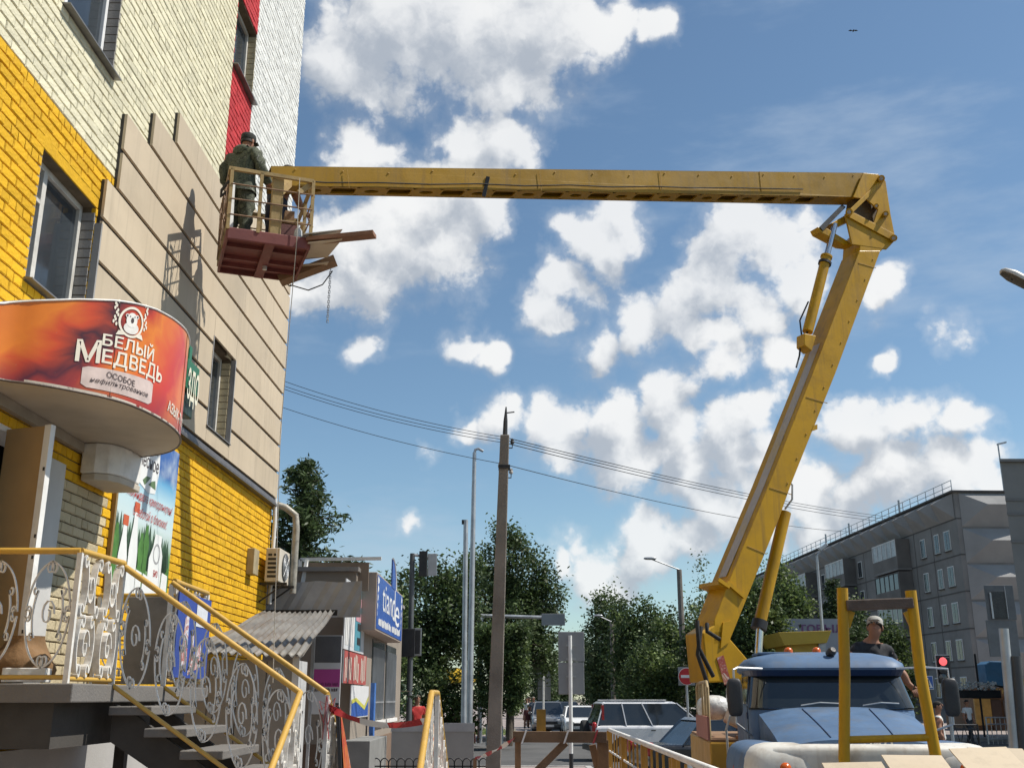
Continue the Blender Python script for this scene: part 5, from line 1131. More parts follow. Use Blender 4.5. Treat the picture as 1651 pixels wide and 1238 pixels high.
# elbow cylinder along the lower boom
eA, eB, eC = Q(1346,362,.08), Q(1332,416,.08), Q(1302,535,.08)
MB().tube([eA, eB], .05, 12).build('elbow_rod', chrome, lift, smooth=50); MB().tube([eB, eC], .085, 16).build('elbow_cylinder', boom_yellow, lift, smooth=50); MB().tube([eB+(eA-eB)*.05, eB], .098, 16).build('gland', boom_yellow, lift, smooth=50); MB().tube([eB+(eC-eB)*.06, eB+(eC-eB)*.09], .108, 16).build('gland_band', dark_metal, lift)
MB().prism([Q(1297,537,.16), Q(1316,541,.16), Q(1309,566,.16), Q(1297,556,.16)], -BN*.2).build('cylinder_lug', boom_yellow, lift, bevel=.01)
MB().tube([eC, eC+Vector((-.12,0,-.15)), eC+Vector((-.16,0,-.4)), Q(1284,592,.2)], .015, 6).build('hose', rubber, lift, smooth=50)
MB().tube([eB.lerp(eC,.6)+Vector((-.11,0,0)), eB.lerp(eC,.85)+Vector((-.17,0,0)), eC+Vector((-.1,0,-.05))], .013, 6).build('hose', rubber, lift, smooth=50)
# upper boom: sides, top and a pierced underside
uL_t, uR_t = Q(437,270,.15), Q(1412,283,.19); uL_b, uR_b = Q(437,299,.15), Q(1362,318,.19)
def near(t): return Q(437,268,.14).lerp(Q(1400,280,.18), t)
W0, W1 = .27, .34
tl_, tr_ = Q(437,268,.14), Q(1398,279,.17); bl_, br_ = Q(437,299,.14), Q(1352,317,.17)
ub = MB(); th = .012
far = lambda p, w: p-BN*w
for sgn in (0, 1):
    e = 0 if sgn == 0 else None
    A4 = [tl_, bl_, br_, Q(1396,318,.17), tr_] if sgn == 0 else [far(p, W0 if i in (0,1) else W1) for i, p in enumerate([tl_, bl_, br_, Q(1396,318,.17), tr_])]
    ub.prism(A4, -BN*th if sgn == 0 else BN*th)
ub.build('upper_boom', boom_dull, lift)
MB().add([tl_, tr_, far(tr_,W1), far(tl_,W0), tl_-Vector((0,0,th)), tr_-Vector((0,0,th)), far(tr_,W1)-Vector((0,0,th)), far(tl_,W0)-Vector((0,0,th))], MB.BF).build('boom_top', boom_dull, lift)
up_ = MB(); nc = 24
for i in range(nc):
    t0, t1 = i/nc, (i+1)/nc
    def bp(t, k): # k 0 near .. 1 far
        a = bl_.lerp(br_, t); return a - BN*((W0+(W1-W0)*t)*k)
    kind_ = i % 2; hu, hv = (.42, .30) if kind_ == 0 else (.26, .17)
    if i in (0, nc-1): up_.add([bp(t0,0), bp(t1,0), bp(t1,1), bp(t0,1)], [(0,1,2,3)]); continue
    m = 16; outer, inner = [], []
    for j in range(m):
        a = 2*math.pi*(j+.5)/m; c, s_ = math.cos(a), math.sin(a); k = 1/max(abs(c), abs(s_)); outer.append((.5+.5*c*k, .5+.5*s_*k))
        e = .25 if kind_ == 0 else 1.; inner.append((.5+hu*math.copysign(abs(c)**e, c), .5+hv*math.copysign(abs(s_)**e, s_)))
    vv = [bp(t0+(t1-t0)*u, v) for u, v in outer] + [bp(t0+(t1-t0)*u, v) for u, v in inner] + [bp(t0+(t1-t0)*u, v)+Vector((0,0,.03)) for u, v in inner]
    up_.add(vv, [(j, (j+1)%m, m+(j+1)%m, m+j) for j in range(m)] + [(m+j, m+(j+1)%m, 2*m+(j+1)%m, 2*m+j) for j in range(m)])
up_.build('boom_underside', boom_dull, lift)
sb = [Q(1352,317,.17), Q(1396,318,.17)]; MB().add([sb[0], sb[1], far(sb[1],W1), far(sb[0],W1)], [(0,1,2,3)]).build('boom_heel', boom_yellow, lift)
for px in (787,): a = Q(px,294,.16); MB().beam(a+Vector((0,0,.08)), a+Vector((-.06,0,-.22)), .04, .05).build('boom_clip', dark_metal, lift)
for px, dy in ((560,0),(870,6),(1064,6),(1225,8)): MB().beam(Q(px,273+dy*.4,.17), Q(px+3,303+dy*.8,.17), .006, .006).build('weld_seam', MATS['weld'], lift)
MB().lathe([(0,0),(.028,0),(.028,.006),(0,.006)], Q(1401,286,.185), BN, 12).build('boom_hole', dark_metal, lift)

for i in range(16):
    t = (i+.5)/16; p = tl_.lerp(tr_, t)+BN*.004-Vector((0,0,.05+.02*(i%3))); MB().lathe([(0,0),(.013,0),(.011,.008),(0,.009)], p, BN, 8).build('bolt', MATS['weld'], lift)
MB().tube([tl_.lerp(tr_, .04)+BN*.02-Vector((0,0,.22))]+[tl_.lerp(tr_, t_)+BN*.022-Vector((0,0,.235+.10*t_+.012*math.sin(t_*40))) for t_ in [i/14 for i in range(1,13)]], .009, 6).build('hydraulic_line', rubber, lift, smooth=50)
for i in range(11):
    t = (i+.5)/11; a_ = Q(1420,404,WL+.003).lerp(Q(1270,800,WL+.003), t)-BD*.09; MB().lathe([(0,0),(.014,0),(.012,.008),(0,.009)], a_, BN, 8).build('bolt', MATS['weld'], lift)
# ---------------------------------------------------------------- basket
bang = R(20); bu = Vector((math.cos(bang), math.sin(bang), 0)); bv = Vector((-math.sin(bang), math.cos(bang), 0)); bo = Vector((-3.45,11.72,7.12))
def K(u, v, z): return bo+bu*u+bv*v+Vector((0,0,z))
bk = empty('lift_basket', K(.5,.6,0), label='rusty railed work basket with maroon floor at the boom tip', cat='basket')
maroon = M('maroon_floor', (.17,.045,.038), .6, 0, .2, 2, .1, 14, dirt=((.10,.035,.03), .6, 2.5)); tan = M('basket_tan', (.36,.25,.10), .6, 0, .25, 5, .15, 30, dirt=((.16,.09,.05), .6, 5)); rust = M('rusty_rod', (.20,.12,.07), .7, .1, .3, 8, .2)
BWd, BDp = 1.0, 1.22
def kb(nm, u0, u1, v0, v1, z0, z1, m, **k): return MB().add([K(u,v,z) for z in (z0,z1) for u,v in ((u0,v0),(u1,v0),(u1,v1),(u0,v1))], MB.BF).build(nm, m, bk, **k)
kb('floor', 0, BWd, 0, BDp, 0, .03, maroon, bevel=.01); kb('front_skirt', -.005, BWd+.005, -.01, .02, -.10, .06, maroon, bevel=.015); kb('back_skirt', -.005, BWd+.005, BDp-.02, BDp+.01, -.06, .05, maroon); 
for u in (-.01, BWd-.02): kb('side_skirt', u, u+.03, .02, BDp-.02, -.06, .05, maroon)
for v in (.33,.72,.98): kb('floor_rib', .03, BWd-.03, v, v+.035, -.05, -.001, maroon)
kb('cross_member', .46, .58, .03, BDp-.03, -.085, -.052, maroon, bevel=.008)
MB().lathe([(0,0),(.03,0),(.03,.05),(0,.05)], K(.55,.75,-.13), (0,0,1), 10).build('bolt', galv, bk)
MB().tube([K(.95,BDp+.02,-.08)+Vector((.035*math.cos(a),0,.035*math.sin(a))) for a in [2*math.pi*j/12 for j in range(13)]], .009, 6).build('eyelet', dark_metal, bk)
posts = [(0,0),(.36,0),(BWd,0),(0,.6),(0,BDp),(BWd,.62),(BWd,BDp),(.5,BDp)]
for i, (u, v) in enumerate(posts): kb('post', u-.02, u+.02, v-.02, v+.02, .03, .84, tan)
kb('jib_post', .50, .64, .03, .14, .03, .86, tan, bevel=.01)
for z in (.84,):
    for a, b in (((-.02,0),(BWd,0)),((-.02,-.02),(-.02,BDp)),((BWd,0),(BWd,BDp)),((0,BDp),(BWd,BDp))): MB().beam(K(*a,z), K(*b,z), .04, .045).build('top_rail', tan, bk)
for z in (.63,.43,.22):
    for a, b in (((0,-.02),(BWd,-.02)),((-.02,0),(-.02,BDp)),((BWd+.02,0),(BWd+.02,BDp)),((0,BDp),(BWd,BDp))): MB().tube([K(*a,z), K(*b,z+.01)], .010, 6).build('rod', rust, bk)
for j in range(6): MB().tube([K(-.04,.15+.16*j,.0), K(-.04,.0+.16*j+.1,.8)], .006, 5).build('side_wire', rust, bk); MB().tube([K(-.045,.0+.16*j,.0), K(-.045,.3+.16*j,.8)], .006, 5).build('side_wire', rust, bk)
kb('shelf', .66, .95, .25, .45, .34, .38, tan); kb('tool_crate', .62, .86, .25, .6, .035, .32, M('crate_maroon', (.16,.06,.05), .7)); kb('control_box', .72, .84, .40, .52, .38, .58, wood)
MB().beam(K(.82,.02,.66), K(.97,.05,.82), .05, .06).build('brace', tan, bk)
MB().beam(K(.60,.12,.70), Q(470,290,-.02), .09, .10).build('boom_bracket', tan, bk)
# planks, boards and lines on the basket
tag(MB().beam(K(.98,.02,.03), P(604,378,11.95), .16, .05).build('plank', M('plank_old', (.20,.10,.06), .8, 0, .3, 4, .3, 30)), 'long brown plank jutting right from the basket floor', 'plank')
tag(MB().beam(K(.80,BDp-.05,-.09), P(541,420,13.1), .20, .09).build('plank', wood), 'thick weathered plank under the far side of the basket', 'plank')
def kboard(label, pts, m=siding):
    a = [P(x,y,Y) for x,y,Y in pts]; return tag(MB().prism(a, (0,0,.012)).build('cladding_board', m), label, 'board', 'cladding boards carried on the basket')
kboard('pale board lying on the planks beside the basket', [(489,378,11.95),(552,371,11.95),(545,381,12.5),(485,388,12.5)], M('board_pale', (.48,.44,.37), .7, 0, .06, 3, .05))
kboard('beige board under the long plank with its underside showing', [(497,392,11.98),(552,386,11.98),(528,415,12.95),(478,420,12.95)]); kboard('lowest beige board below the thick plank', [(482,428,12.9),(530,423,12.9),(522,436,13.3),(474,440,13.3)])
tag(MB().tube([K(.95,BDp+.02,-.1), P(497,468,13), P(520,459,13), P(536,437,13.05)], .009, 6).build('sling_cable', dark_metal, smooth=50), 'dark cable looping under the basket', 'cable')
ch = empty('hanging_chain', P(533,436,13.05), label='short chain dangling below the plank end', cat='chain')
ca, cb = P(533,436,13.05), P(528,518,13.05)
for i in range(22): p = ca.lerp(cb, i/21); d = Vector((.012,0,0)) if i % 2 else Vector((0,.012,0)); MB().tube([p+d+Vector((0,0,.02)), p+d-Vector((0,0,.02)), p-d-Vector((0,0,.02)), p-d+Vector((0,0,.02)), p+d+Vector((0,0,.02))], .005, 4).build('link', steel, ch)
tag(MB().tube([K(.82,-.03,.84), K(.83,-.04,.0), P(452,700,12.6), P(440,1100,12.8)], .005, 5).build('hand_line', M('rope', (.45,.42,.36), .9)), 'thin pale rope hanging from the basket to the ground', 'rope')
tag(MB().tube([K(-.02,.1,.72), K(-.10,.15,.60), K(-.10,.22,.55), K(-.03,.2,.62)], .018, 8).build('rope_coil', M('dark_rope', (.05,.045,.04), .9), smooth=50), 'dark coil of rope tied to the basket corner', 'rope')
tag(MB().lathe([(0,0),(.05,0),(.055,.05),(.05,.14),(.02,.19),(.02,.22),(0,.22)], K(.86,.10,.035), (0,0,1), 14).build('water_bottle', M('bottle_clear', (.5,.52,.53), .15, 0, .05, 3, 0), smooth=50), 'clear plastic bottle standing on the basket floor', 'bottle')
MBd = MB().add([K(.03,.2,.035), K(.08,.22,.035), K(.06,.2,.75), K(.02,.18,.75), K(.03,.215,.035), K(.08,.235,.035), K(.06,.215,.75), K(.02,.195,.75)], MB.BF); tag(MBd.build('foam_strip', white_paint), 'white strip leaning inside the basket by the worker', 'strip')
# ---------------------------------------------------------------- people
skin_m = M('skin', (.30,.15,.095), .6, 0, .08, 6, .05, 40, spec=.3); hair_d = M('hair_dark', (.02,.016,.013), .8); hair_g = M('hair_grey', (.25,.22,.19), .8); shoe_m = M('shoes', (.03,.028,.026), .6)
camo = print_noise('camouflage', [(.018,.02,.014),(.05,.058,.035),(.09,.10,.065),(.03,.034,.022),(.21,.215,.18)], 9, .85, 2.4)
def person(name_label, loc, yaw, J=None, H=1.75, top=None, bottom=None, sleeves='long', headwear=None, hair=hair_d, skirt=None, fingers=False, scale=1., girth=1.):
    """body grown from a posed skeleton; faces -Y before yaw"""
    j = dict(pelvis=(0,0,.95), waist=(0,0,1.08), chest=(0,0,1.30), neckb=(0,.01,1.455), neck=(0,0,1.52), jaw=(0,-.02,1.585), head=(0,-.012,1.655), crown=(0,0,1.715),
        shl=(-.185,0,1.415), ell=(-.25,.02,1.14), wrl=(-.27,-.06,.90), hal=(-.27,-.09,.825), shr=(.185,0,1.415), elr=(.25,.02,1.14), wrr=(.27,-.06,.90), har=(.27,-.09,.825),
        hil=(-.10,0,.90), knl=(-.11,-.02,.50), anl=(-.12,.02,.09), tol=(-.135,-.16,.035), hir=(.10,0,.90), knr=(.11,-.02,.50), anr=(.12,.02,.09), tor=(.135,-.16,.035))
    if J: j.update({k: v for k, v in J.items() if k in j})
    rad = dict(pelvis=(.165,.13), waist=(.155,.12), chest=(.185,.125), neckb=(.085,.075), neck=(.058,.058), jaw=(.068,.078), head=(.082,.10), crown=(.055,.068), sh=(.085,.08), el=(.056,.056), wr=(.038,.036), ha=(.042,.028), hi=(.11,.115), kn=(.075,.078), an=(.055,.058), to=(.045,.04))
    names = list(j); idx = {n: i for i, n in enumerate(names)}
    E_ = [('pelvis','waist'),('waist','chest'),('chest','neckb'),('neckb','neck'),('neck','jaw'),('jaw','head'),('head','crown')]
    for s in 'lr': E_ += [('chest','sh'+s),('sh'+s,'el'+s),('el'+s,'wr'+s),('wr'+s,'ha'+s),('pelvis','hi'+s),('hi'+s,'kn'+s),('kn'+s,'an'+s),('an'+s,'to'+s)]
    V = [Vector(j[n]) for n in names]; RR = [rad.get(n) or rad[n[:2]] for n in names]; RR = [(a*girth, b*girth) if n not in ('head','jaw','crown','neck') else (a,b) for n, (a,b) in zip(names, RR)]
    me = bpy.data.meshes.new('person'); me.from_pydata(V, [(idx[a], idx[b]) for a, b in E_], []); tmp = bpy.data.objects.new('tmp', me); COL.objects.link(tmp)
    sk = tmp.modifiers.new('skin', 'SKIN'); sk.use_smooth_shade = True; sk.branch_smoothing = .4
    for i, v in enumerate(me.skin_vertices[0].data): v.radius = RR[i]; v.use_root = (names[i] == 'pelvis')
    sb_ = tmp.modifiers.new('sub', 'SUBSURF'); sb_.levels = 2; sb_.render_levels = 2
    dg = bpy.context.evaluated_depsgraph_get(); dg.update(); bm_ = bpy.data.meshes.new_from_object(tmp.evaluated_get(dg)); bpy.data.objects.remove(tmp)
    top = top or camo; bottom = bottom or camo
    mats = [skin_m, top, bottom, shoe_m]
    bm_.materials.clear()
    for m in mats: bm_.materials.append(m)
    segs = [(Vector(j[a]), Vector(j[b]), a, b) for a, b in E_]
    for p in bm_.polygons:
        c = p.center; best = None
        for a, b, na, nb in segs:
            ab = b-a; t = max(0, min(1, (c-a).dot(ab)/max(1e-6, ab.length_squared))); d = (c-(a+ab*t)).length
            if best is None or d < best[0]: best = (d, na, nb, t)
        _, na, nb, t = best; k = 1
        if nb in ('neck','jaw','head','crown'): k = 0
        elif nb[:2] == 'ha': k = 0
        elif nb[:2] == 'wr': k = 1 if sleeves == 'long' else 0
        elif nb[:2] == 'el': k = 1 if sleeves != 'none' and (sleeves == 'long' or t < .6) else 0
        elif nb[:2] in ('hi','kn') or (nb[:2] == 'an'): k = 2
        elif nb[:2] == 'to': k = 3
        if na == 'pelvis' and nb == 'waist' and t < .2: k = 2
        if skirt and nb[:2] in ('an',): k = 0
        p.material_index = k; p.use_smooth = True
    # gentle cloth folds
    for v in bm_.vertices:
        w = .010*math.sin(v.co.z*34+v.co.x*26+2*math.sin(v.co.y*19))+.008*math.sin(v.co.x*43-v.co.z*21+v.co.y*30)
        if v.co.z < j['neckb'][2]-.02: v.co += v.normal*w
    root = bpy.data.objects.new('person', bm_); COL.objects.link(root); root.location = loc; root.rotation_euler = (0,0,yaw); root.scale = (scale,)*3
    tag(root, name_label, 'person')
    hd, jw, cr = Vector(j['head']), Vector(j['jaw']), Vector(j['crown']); upv = (cr-jw).normalized(); fw = Vector((0,-1,0)); fw = (fw-upv*fw.dot(upv)).normalized()
    if J and 'face' in J: fw = Vector(J['face']).normalized(); fw = (fw-upv*fw.dot(upv)).normalized()
    rt = fw.cross(upv).normalized()
    def part(nm, mb, m, sm=60): return mb.build(nm, m, root, True, smooth=sm)
    hc = (hd+cr)/2-fw*.0+upv*.0
    part('nose', MB().tube([hd+fw*.085+upv*.035, hd+fw*.118-upv*.012, hd+fw*.095-upv*.018], [.009,.015,.010], 8), skin_m)
    for s in (-1, 1):
        part('ear', MB().sell(hd+rt*s*.085-upv*.005-fw*.01, (.014,.022,.034), .9, 10, 8), skin_m); part('eye', MB().sell(hd+rt*s*.032+fw*.088+upv*.022, (.013,.008,.007), 1, 8, 6), hair_d)
    part('mouth', MB().sell(hd+fw*.088-upv*.055, (.026,.008,.006), 1, 8, 6), M('lips', (.28,.11,.09), .6))
    if headwear is None or hair:
        secs = []
        for i in range(7):
            a = math.pi/2*i/6; r = math.cos(a); h = math.sin(a); ring = []
            for q in range(16):
                b = 2*math.pi*q/16; f_ = math.sin(b); lo_ = -.035 if f_ < .2 else .035
                ring.append(hd+upv*(lo_*(1-h)+.098*h+.01)+rt*math.cos(b)*(.092*r+.002)+fw*(f_*.104*r+.002-.012))
            secs.append(ring)
        part('hair', MB().loft(secs), hair)
    if headwear == 'cap':
        c = hd+upv*.055
        part('cap', MB().loft([[c+upv*z+rt*math.cos(a)*rx+fw*math.sin(a)*ry for a in [2*math.pi*q/18 for q in range(18)]] for z, rx, ry in ((-.03,.096,.112),(.0,.098,.114),(.045,.094,.108),(.06,.08,.09),(.066,.03,.03))]), J.get('capm', camo) if J else camo)
        part('cap_peak', MB().loft([[c+fw*(.10+.07*t)+rt*(.075*math.cos(a)*(1-.35*t))+upv*(-.02-.012*t+.004*math.sin(a)) for a in [2*math.pi*q/12 for q in range(12)]] for t in (0,.5,1)]), J.get('capm', camo) if J else camo)
    if skirt: 
        pz = j['pelvis'][2]; part('skirt', MB().loft([[Vector((rx*math.cos(a), rx*.8*math.sin(a), z)) for a in [2*math.pi*q/20 for q in range(20)]] for z, rx in ((pz+.12,.155),(pz,.19),(.70,.21),(.50,.23))]), skirt)
    if fingers:
        for s in 'lr':
            w, h = Vector(j['wr'+s]), Vector(j['ha'+s]); d = (h-w).normalized(); sd_ = d.cross(Vector((0,-1,0)) if abs(d.y) < .8 else Vector((0,0,1))).normalized(); nn = d.cross(sd_); sg_ = 1 if s == 'l' else -1
            mt = J.get('glove'+s, skin_m) if J else skin_m
            for k, (o_, ln) in enumerate(((-.030,.070),(-.010,.082),(.010,.078),(.029,.060))):
                b0 = h+d*.015+sd_*o_; part('finger', MB().tube([b0, b0+d*ln*.5+nn*.006, b0+d*ln*.8+nn*.026, b0+d*ln*.9+nn*.05], [.0105,.010,.009,.007], 6), mt)
            b0 = h-d*.02+sd_*.036*sg_; part('thumb', MB().tube([b0, b0+sd_*.025*sg_+d*.022+nn*.012, b0+sd_*.030*sg_+d*.05+nn*.028], [.013,.012,.008], 6), mt)
    return root
glove = M('dark_glove', (.03,.032,.036), .9)
# worker with his back to us, in the basket
wk = person('worker in dark camouflage jacket and cap standing in basket, back turned', K(.16,.62,.035), R(180)+R(-25), dict(
    shl=(-.20,0,1.41), ell=(-.30,-.02,1.15), wrl=(-.30,-.20,1.0), hal=(-.30,-.27,.97), shr=(.20,-.0,1.41), elr=(.30,.04,1.14), wrr=(.30,-.10,.95), har=(.30,-.16,.90),
    neck=(0,-.03,1.51), jaw=(0,-.07,1.565), head=(0,-.08,1.63), crown=(0,-.07,1.69), neckb=(0,0,1.45), glovel=glove, glover=glove, capm=M('cap_dark', (.02,.021,.018), .9)), top=camo, bottom=camo, headwear='cap', fingers=True, girth=1.32, scale=.96)
hd_ = MB(); hd_.loft([[Vector((.105*r*math.cos(a), .045+.075*r*math.sin(a), 1.43+z)) for a in [2*math.pi*q/16 for q in range(16)]] for z, r in ((-.05,.9),(.0,1.25),(.04,1.2),(.075,.8))]); hd_.build('hood', camo, wk, True, smooth=60)
jk = MB(); jk.loft([[Vector((rx*math.cos(a)*(1+.05*math.sin(5*a)), ry*math.sin(a)*(1+.05*math.sin(4*a+1)), z)) for a in [2*math.pi*q/28 for q in range(28)]] for z, rx, ry in ((.80,.235,.19),(.86,.225,.185),(1.0,.205,.165),(1.12,.20,.155),(1.25,.215,.155))], caps=False); jk.build('jacket_hem', camo, wk, True, smooth=60)
# second worker behind the boom
person('second worker half hidden behind the boom, only dark hair showing', K(.63,.92,.04), R(150), dict(pelvis=(0,0,.80), waist=(0,-.03,.92), chest=(0,-.10,1.10), neckb=(0,-.16,1.24), neck=(0,-.19,1.29), jaw=(0,-.22,1.35), head=(0,-.225,1.42), crown=(0,-.215,1.48),
    shl=(-.18,-.10,1.21), shr=(.18,-.10,1.21), ell=(-.24,-.16,.95), elr=(.24,-.2,.95), wrl=(-.2,-.36,.84), wrr=(.2,-.4,.86), hal=(-.2,-.43,.83), har=(.2,-.47,.85), hil=(-.1,0,.76), hir=(.1,0,.76), knl=(-.11,-.16,.42), knr=(.11,-.16,.42)), top=M('blue_overall', (.03,.04,.07), .85), bottom=M('blue_overall', (.03,.04,.07)), sleeves='short', fingers=True)
# lift operator behind the cab
op = P(1400,1050,14.5)
person('lift operator in black T-shirt and pale cap looking up behind the cab', (4.77,14.5,1.05), R(10), dict(pelvis=(.05,0,.75), waist=(.04,-.03,.88), chest=(.0,-.06,1.12), neckb=(.01,-.06,1.27), neck=(.02,-.08,1.33), jaw=(.03,-.12,1.39), head=(.045,-.11,1.465), crown=(.07,-.07,1.525),
    shl=(-.18,-.06,1.24), ell=(-.36,-.10,1.06), wrl=(-.46,-.26,1.16), hal=(-.49,-.32,1.19), shr=(.19,-.06,1.22), elr=(.33,-.02,.98), wrr=(.42,-.12,.78), har=(.44,-.18,.72), hil=(-.06,0,.70), hir=(.14,0,.70), knl=(-.08,-.04,.36), knr=(.16,-.04,.36), face=(-.45,-.75,.45), capm=M('cap_pale', (.36,.35,.32), .85)),
    top=M('black_shirt', (.014,.015,.019), .85, 0, .2, 4, .2, 20), bottom=M('navy_trousers', (.015,.022,.05), .85), sleeves='short', headwear='cap', fingers=True, scale=1.06, girth=1.14)
wt = M('white_shirt', (.55,.55,.53), .8, 0, .08, 6, .15, 20); jeans = M('dark_trousers', (.03,.033,.04), .85)
p_ = P(672,1150,31); person('woman in a red top walking by the signal mast', (p_.x, 31, .0), R(20), None, 1.75, M('red_top', (.45,.03,.025), .8), jeans, 'short', None, M('hair_brown', (.10,.07,.05), .8), scale=1.02)
strd = dict(knl=(-.1,-.14,.52), anl=(-.11,-.2,.1), tol=(-.12,-.37,.05), knr=(.1,.02,.5), anr=(.11,.22,.14), tor=(.12,.1,.04))
def ped(lab, px, Y, yaw, **k): q = P(px,1150,Y); return person(lab, (q.x, Y, .02 if (q.x < 2.1 or Y > 60) and Y > 48 else -.12), R(yaw), dict(strd), **k)
ped('pedestrian in white blouse and maroon skirt on the far sidewalk', 849, 63, 0, top=wt, bottom=skin_m, sleeves='short', skirt=M('maroon_skirt', (.10,.025,.025), .85), scale=.97)
ped('man in dark vest and trousers on the far sidewalk', 860, 62, 8, top=M('slate_shirt', (.12,.14,.17), .85), bottom=jeans, sleeves='short', hair=hair_g)
ped('pedestrian in dark clothes behind the woman in white', 853, 67, 0, top=M('brown_top', (.06,.045,.04), .85), bottom=jeans)
ped('person in white sleeveless top seen behind the bonnet', 1512, 24, 70, top=wt, bottom=M('brown_skirt', (.12,.05,.04), .85), sleeves='none', scale=1.0)
ped('man in pale shirt and dark trousers crossing by the black barrier', 1560, 45, 30, top=wt, bottom=jeans, sleeves='short')
# ---------------------------------------------------------------- grey panel apartment building on the right
GC = P(1537,793,78); GC.z = 0; GD = Vector((-.036,1,0)).normalized(); GE = Vector((1,.036,0)).normalized()
def GW(e, s, z): return GC+GE*e+GD*s+Vector((0,0,z))       # e across the gable, s along the street side
gb = empty('panel_apartment_building', GC, 0, label='grey five-storey panel building with faceted relief panels', cat='building')
gcon = M('panel_concrete', (.20,.193,.185), .9, 0, .14, .5, .25, 12, dirt=((.13,.12,.11), .6, .4)); gcon2 = M('panel_relief', (.27,.265,.26), .9, 0, .1, .6, .25, 12)
seam_m = M('panel_seam', (.085,.08,.075), .9)
def gbox(nm, e0, e1, s0, s1, z0, z1, m, par=gb, **k): return MB().add([GW(e,s,z) for z in (z0,z1) for e,s in ((e0,s0),(e1,s0),(e1,s1),(e0,s1))], MB.BF).build(nm, m, par, **k)
TOPZ, FLH, GL, GWd = 16.45, 2.66, 62, 11.5
gbox('body', 0, GWd, 0, GL, 0, TOPZ, gcon); gbox('roof', -.25, GWd+.2, -.2, GL+.2, TOPZ, TOPZ+.14, seam_m)
for k in range(1, 6):
    z = TOPZ-1.95-FLH*(k-1)
    gbox('floor_seam', -.02, 0, .02, GL, z-.05, z+.05, seam_m); gbox('floor_seam', 0, GWd, -.02, 0, z-.05, z+.05, seam_m)
for s in (4.6, 8.0, 19.5, 30, 41): gbox('panel_joint', -.02, 0, s-.03, s+.03, .5, TOPZ-2, seam_m)
# faceted attic panels on the street side
def hipped(fn, w, h, dep, ridge, hz, nm, m):
    """panel whose face rises to a ridge: four facets"""
    A, B, C, D_ = fn(0,0,0), fn(w,0,0), fn(w,h,0), fn(0,h,0); E1, E2 = fn(w*(1-ridge)/2, h*hz, dep), fn(w*(1+ridge)/2, h*hz, dep)
    return MB().add([A,B,C,D_,E1,E2], [(0,1,5,4),(1,2,5),(2,3,4,5),(3,0,4)]).build(nm, m, gb)
n_att = 24; aw = (GL-.4)/n_att
for i in range(n_att): hipped(lambda u, v, d: GW(-.03-d, .2+aw*i+u, TOPZ-1.9+v), aw-.06, 1.85, 1.15, .14, .66, 'relief_panel', gcon2)
for k in range(5):
    z0 = TOPZ-1.95-FLH*(k-1) if k else TOPZ-2.0
    z0 = TOPZ-2.55-FLH*k*1.0
    for j in range(2): hipped(lambda u, v, d: GW(.35+5.6*j+u, -.03-d, z0+v), 5.4, 2.5, .75, .34, .62, 'relief_panel', gcon2)
# windows on the street side
wfr = M('far_frame', (.62,.62,.6), .6, 0, .05, 2, 0); wgl = M('far_glass', (.035,.042,.05), .08, 0, .4, .6, 0, spec=.9)
def gwin(s, z, w, h, mull=1, e=-.0):
    o = gbox('window', e-.05, e-.01, s-w/2-.06, s+w/2+.06, z-.06, z+h+.06, wfr)
    n = mull+1
    for q in range(n): a = s-w/2+w*q/n; gbox('pane', e-.075, e-.052, a+.04, a+w/n-.04, z+.02, z+h-.02, wgl, o)
    gbox('sill', e-.16, e-.01, s-w/2-.1, s+w/2+.1, z-.12, z-.062, seam_m, o)
for k in range(5):
    z = TOPZ-4.05-FLH*k
    if z < .5: continue
    for s, w in ((1.9,.95),(3.75,.75),(6.35,.8)): gwin(s, z, w, 1.38)
    for s in (20.6, 29.5, 31.3, 42.5, 45): gwin(s, z, .9, 1.38)
# projecting loggias
lgm = M('loggia_concrete', (.15,.14,.13), .9, 0, .2, .6, .2)
for s0 in (9.0, 21.8, 33.5):
    for k in range(5):
        z = TOPZ-4.55-FLH*k
        if z < .3: continue
        b = gbox('loggia', -1.15, -.02, s0, s0+5.4, z, z+1.0, lgm); gbox('loggia_slab', -1.2, -.02, s0-.05, s0+5.45, z-.16, z-.002, gcon, b); gbox('loggia_side', -1.15, -.02, s0, s0+.12, z+1.002, z+2.4, lgm, b)
        gl = gbox('glazing', -1.12, -1.04, s0+.15, s0+5.35, z+1.003, z+2.38, wgl if (k+int(s0)) % 3 else M('curtained', (.3,.31,.32), .3, 0, .3, 1.5, 0), b)
        for q in range(6): a = s0+.15+5.1*q/5; gbox('mullion', -1.15, -1.122, a, a+.10, z+1.003, z+2.38, wfr if (k+int(s0)) % 2 else seam_m, b)
        gbox('glazing_rail', -1.15, -1.122, s0+.26, s0+5.2, z+2.27, z+2.37, wfr if (k+int(s0)) % 2 else seam_m, b)
# roof railing and mast
rr_ = MB()
for s in [i*1.55 for i in range(40)]: rr_ = MB().beam(GW(-.1,s,TOPZ+.14), GW(-.1,s,TOPZ+.95), .05, .05); rr_.build('railing_post', galv, gb)
for z in (.5, .92): MB().beam(GW(-.1,0,TOPZ+z), GW(-.1,61,TOPZ+z), .04, .04).build('roof_rail', galv, gb)
MB().tube([GW(4.2,.6,TOPZ+.1), GW(4.2,.6,TOPZ+3.9)], .06, 6).build('roof_mast', steel, gb); MB().ob(GW(4.5,.6,TOPZ+3.95), (.35,0,.08), (0,.1,0), (0,0,.06)).build('mast_lamp', galv, gb)
for s in (11.5, 24.0, 31): MB().tube([GW(.5,s,TOPZ+.1), GW(.5,s,TOPZ+1.5)], .09, 6).build('vent_pipe', steel, gb)
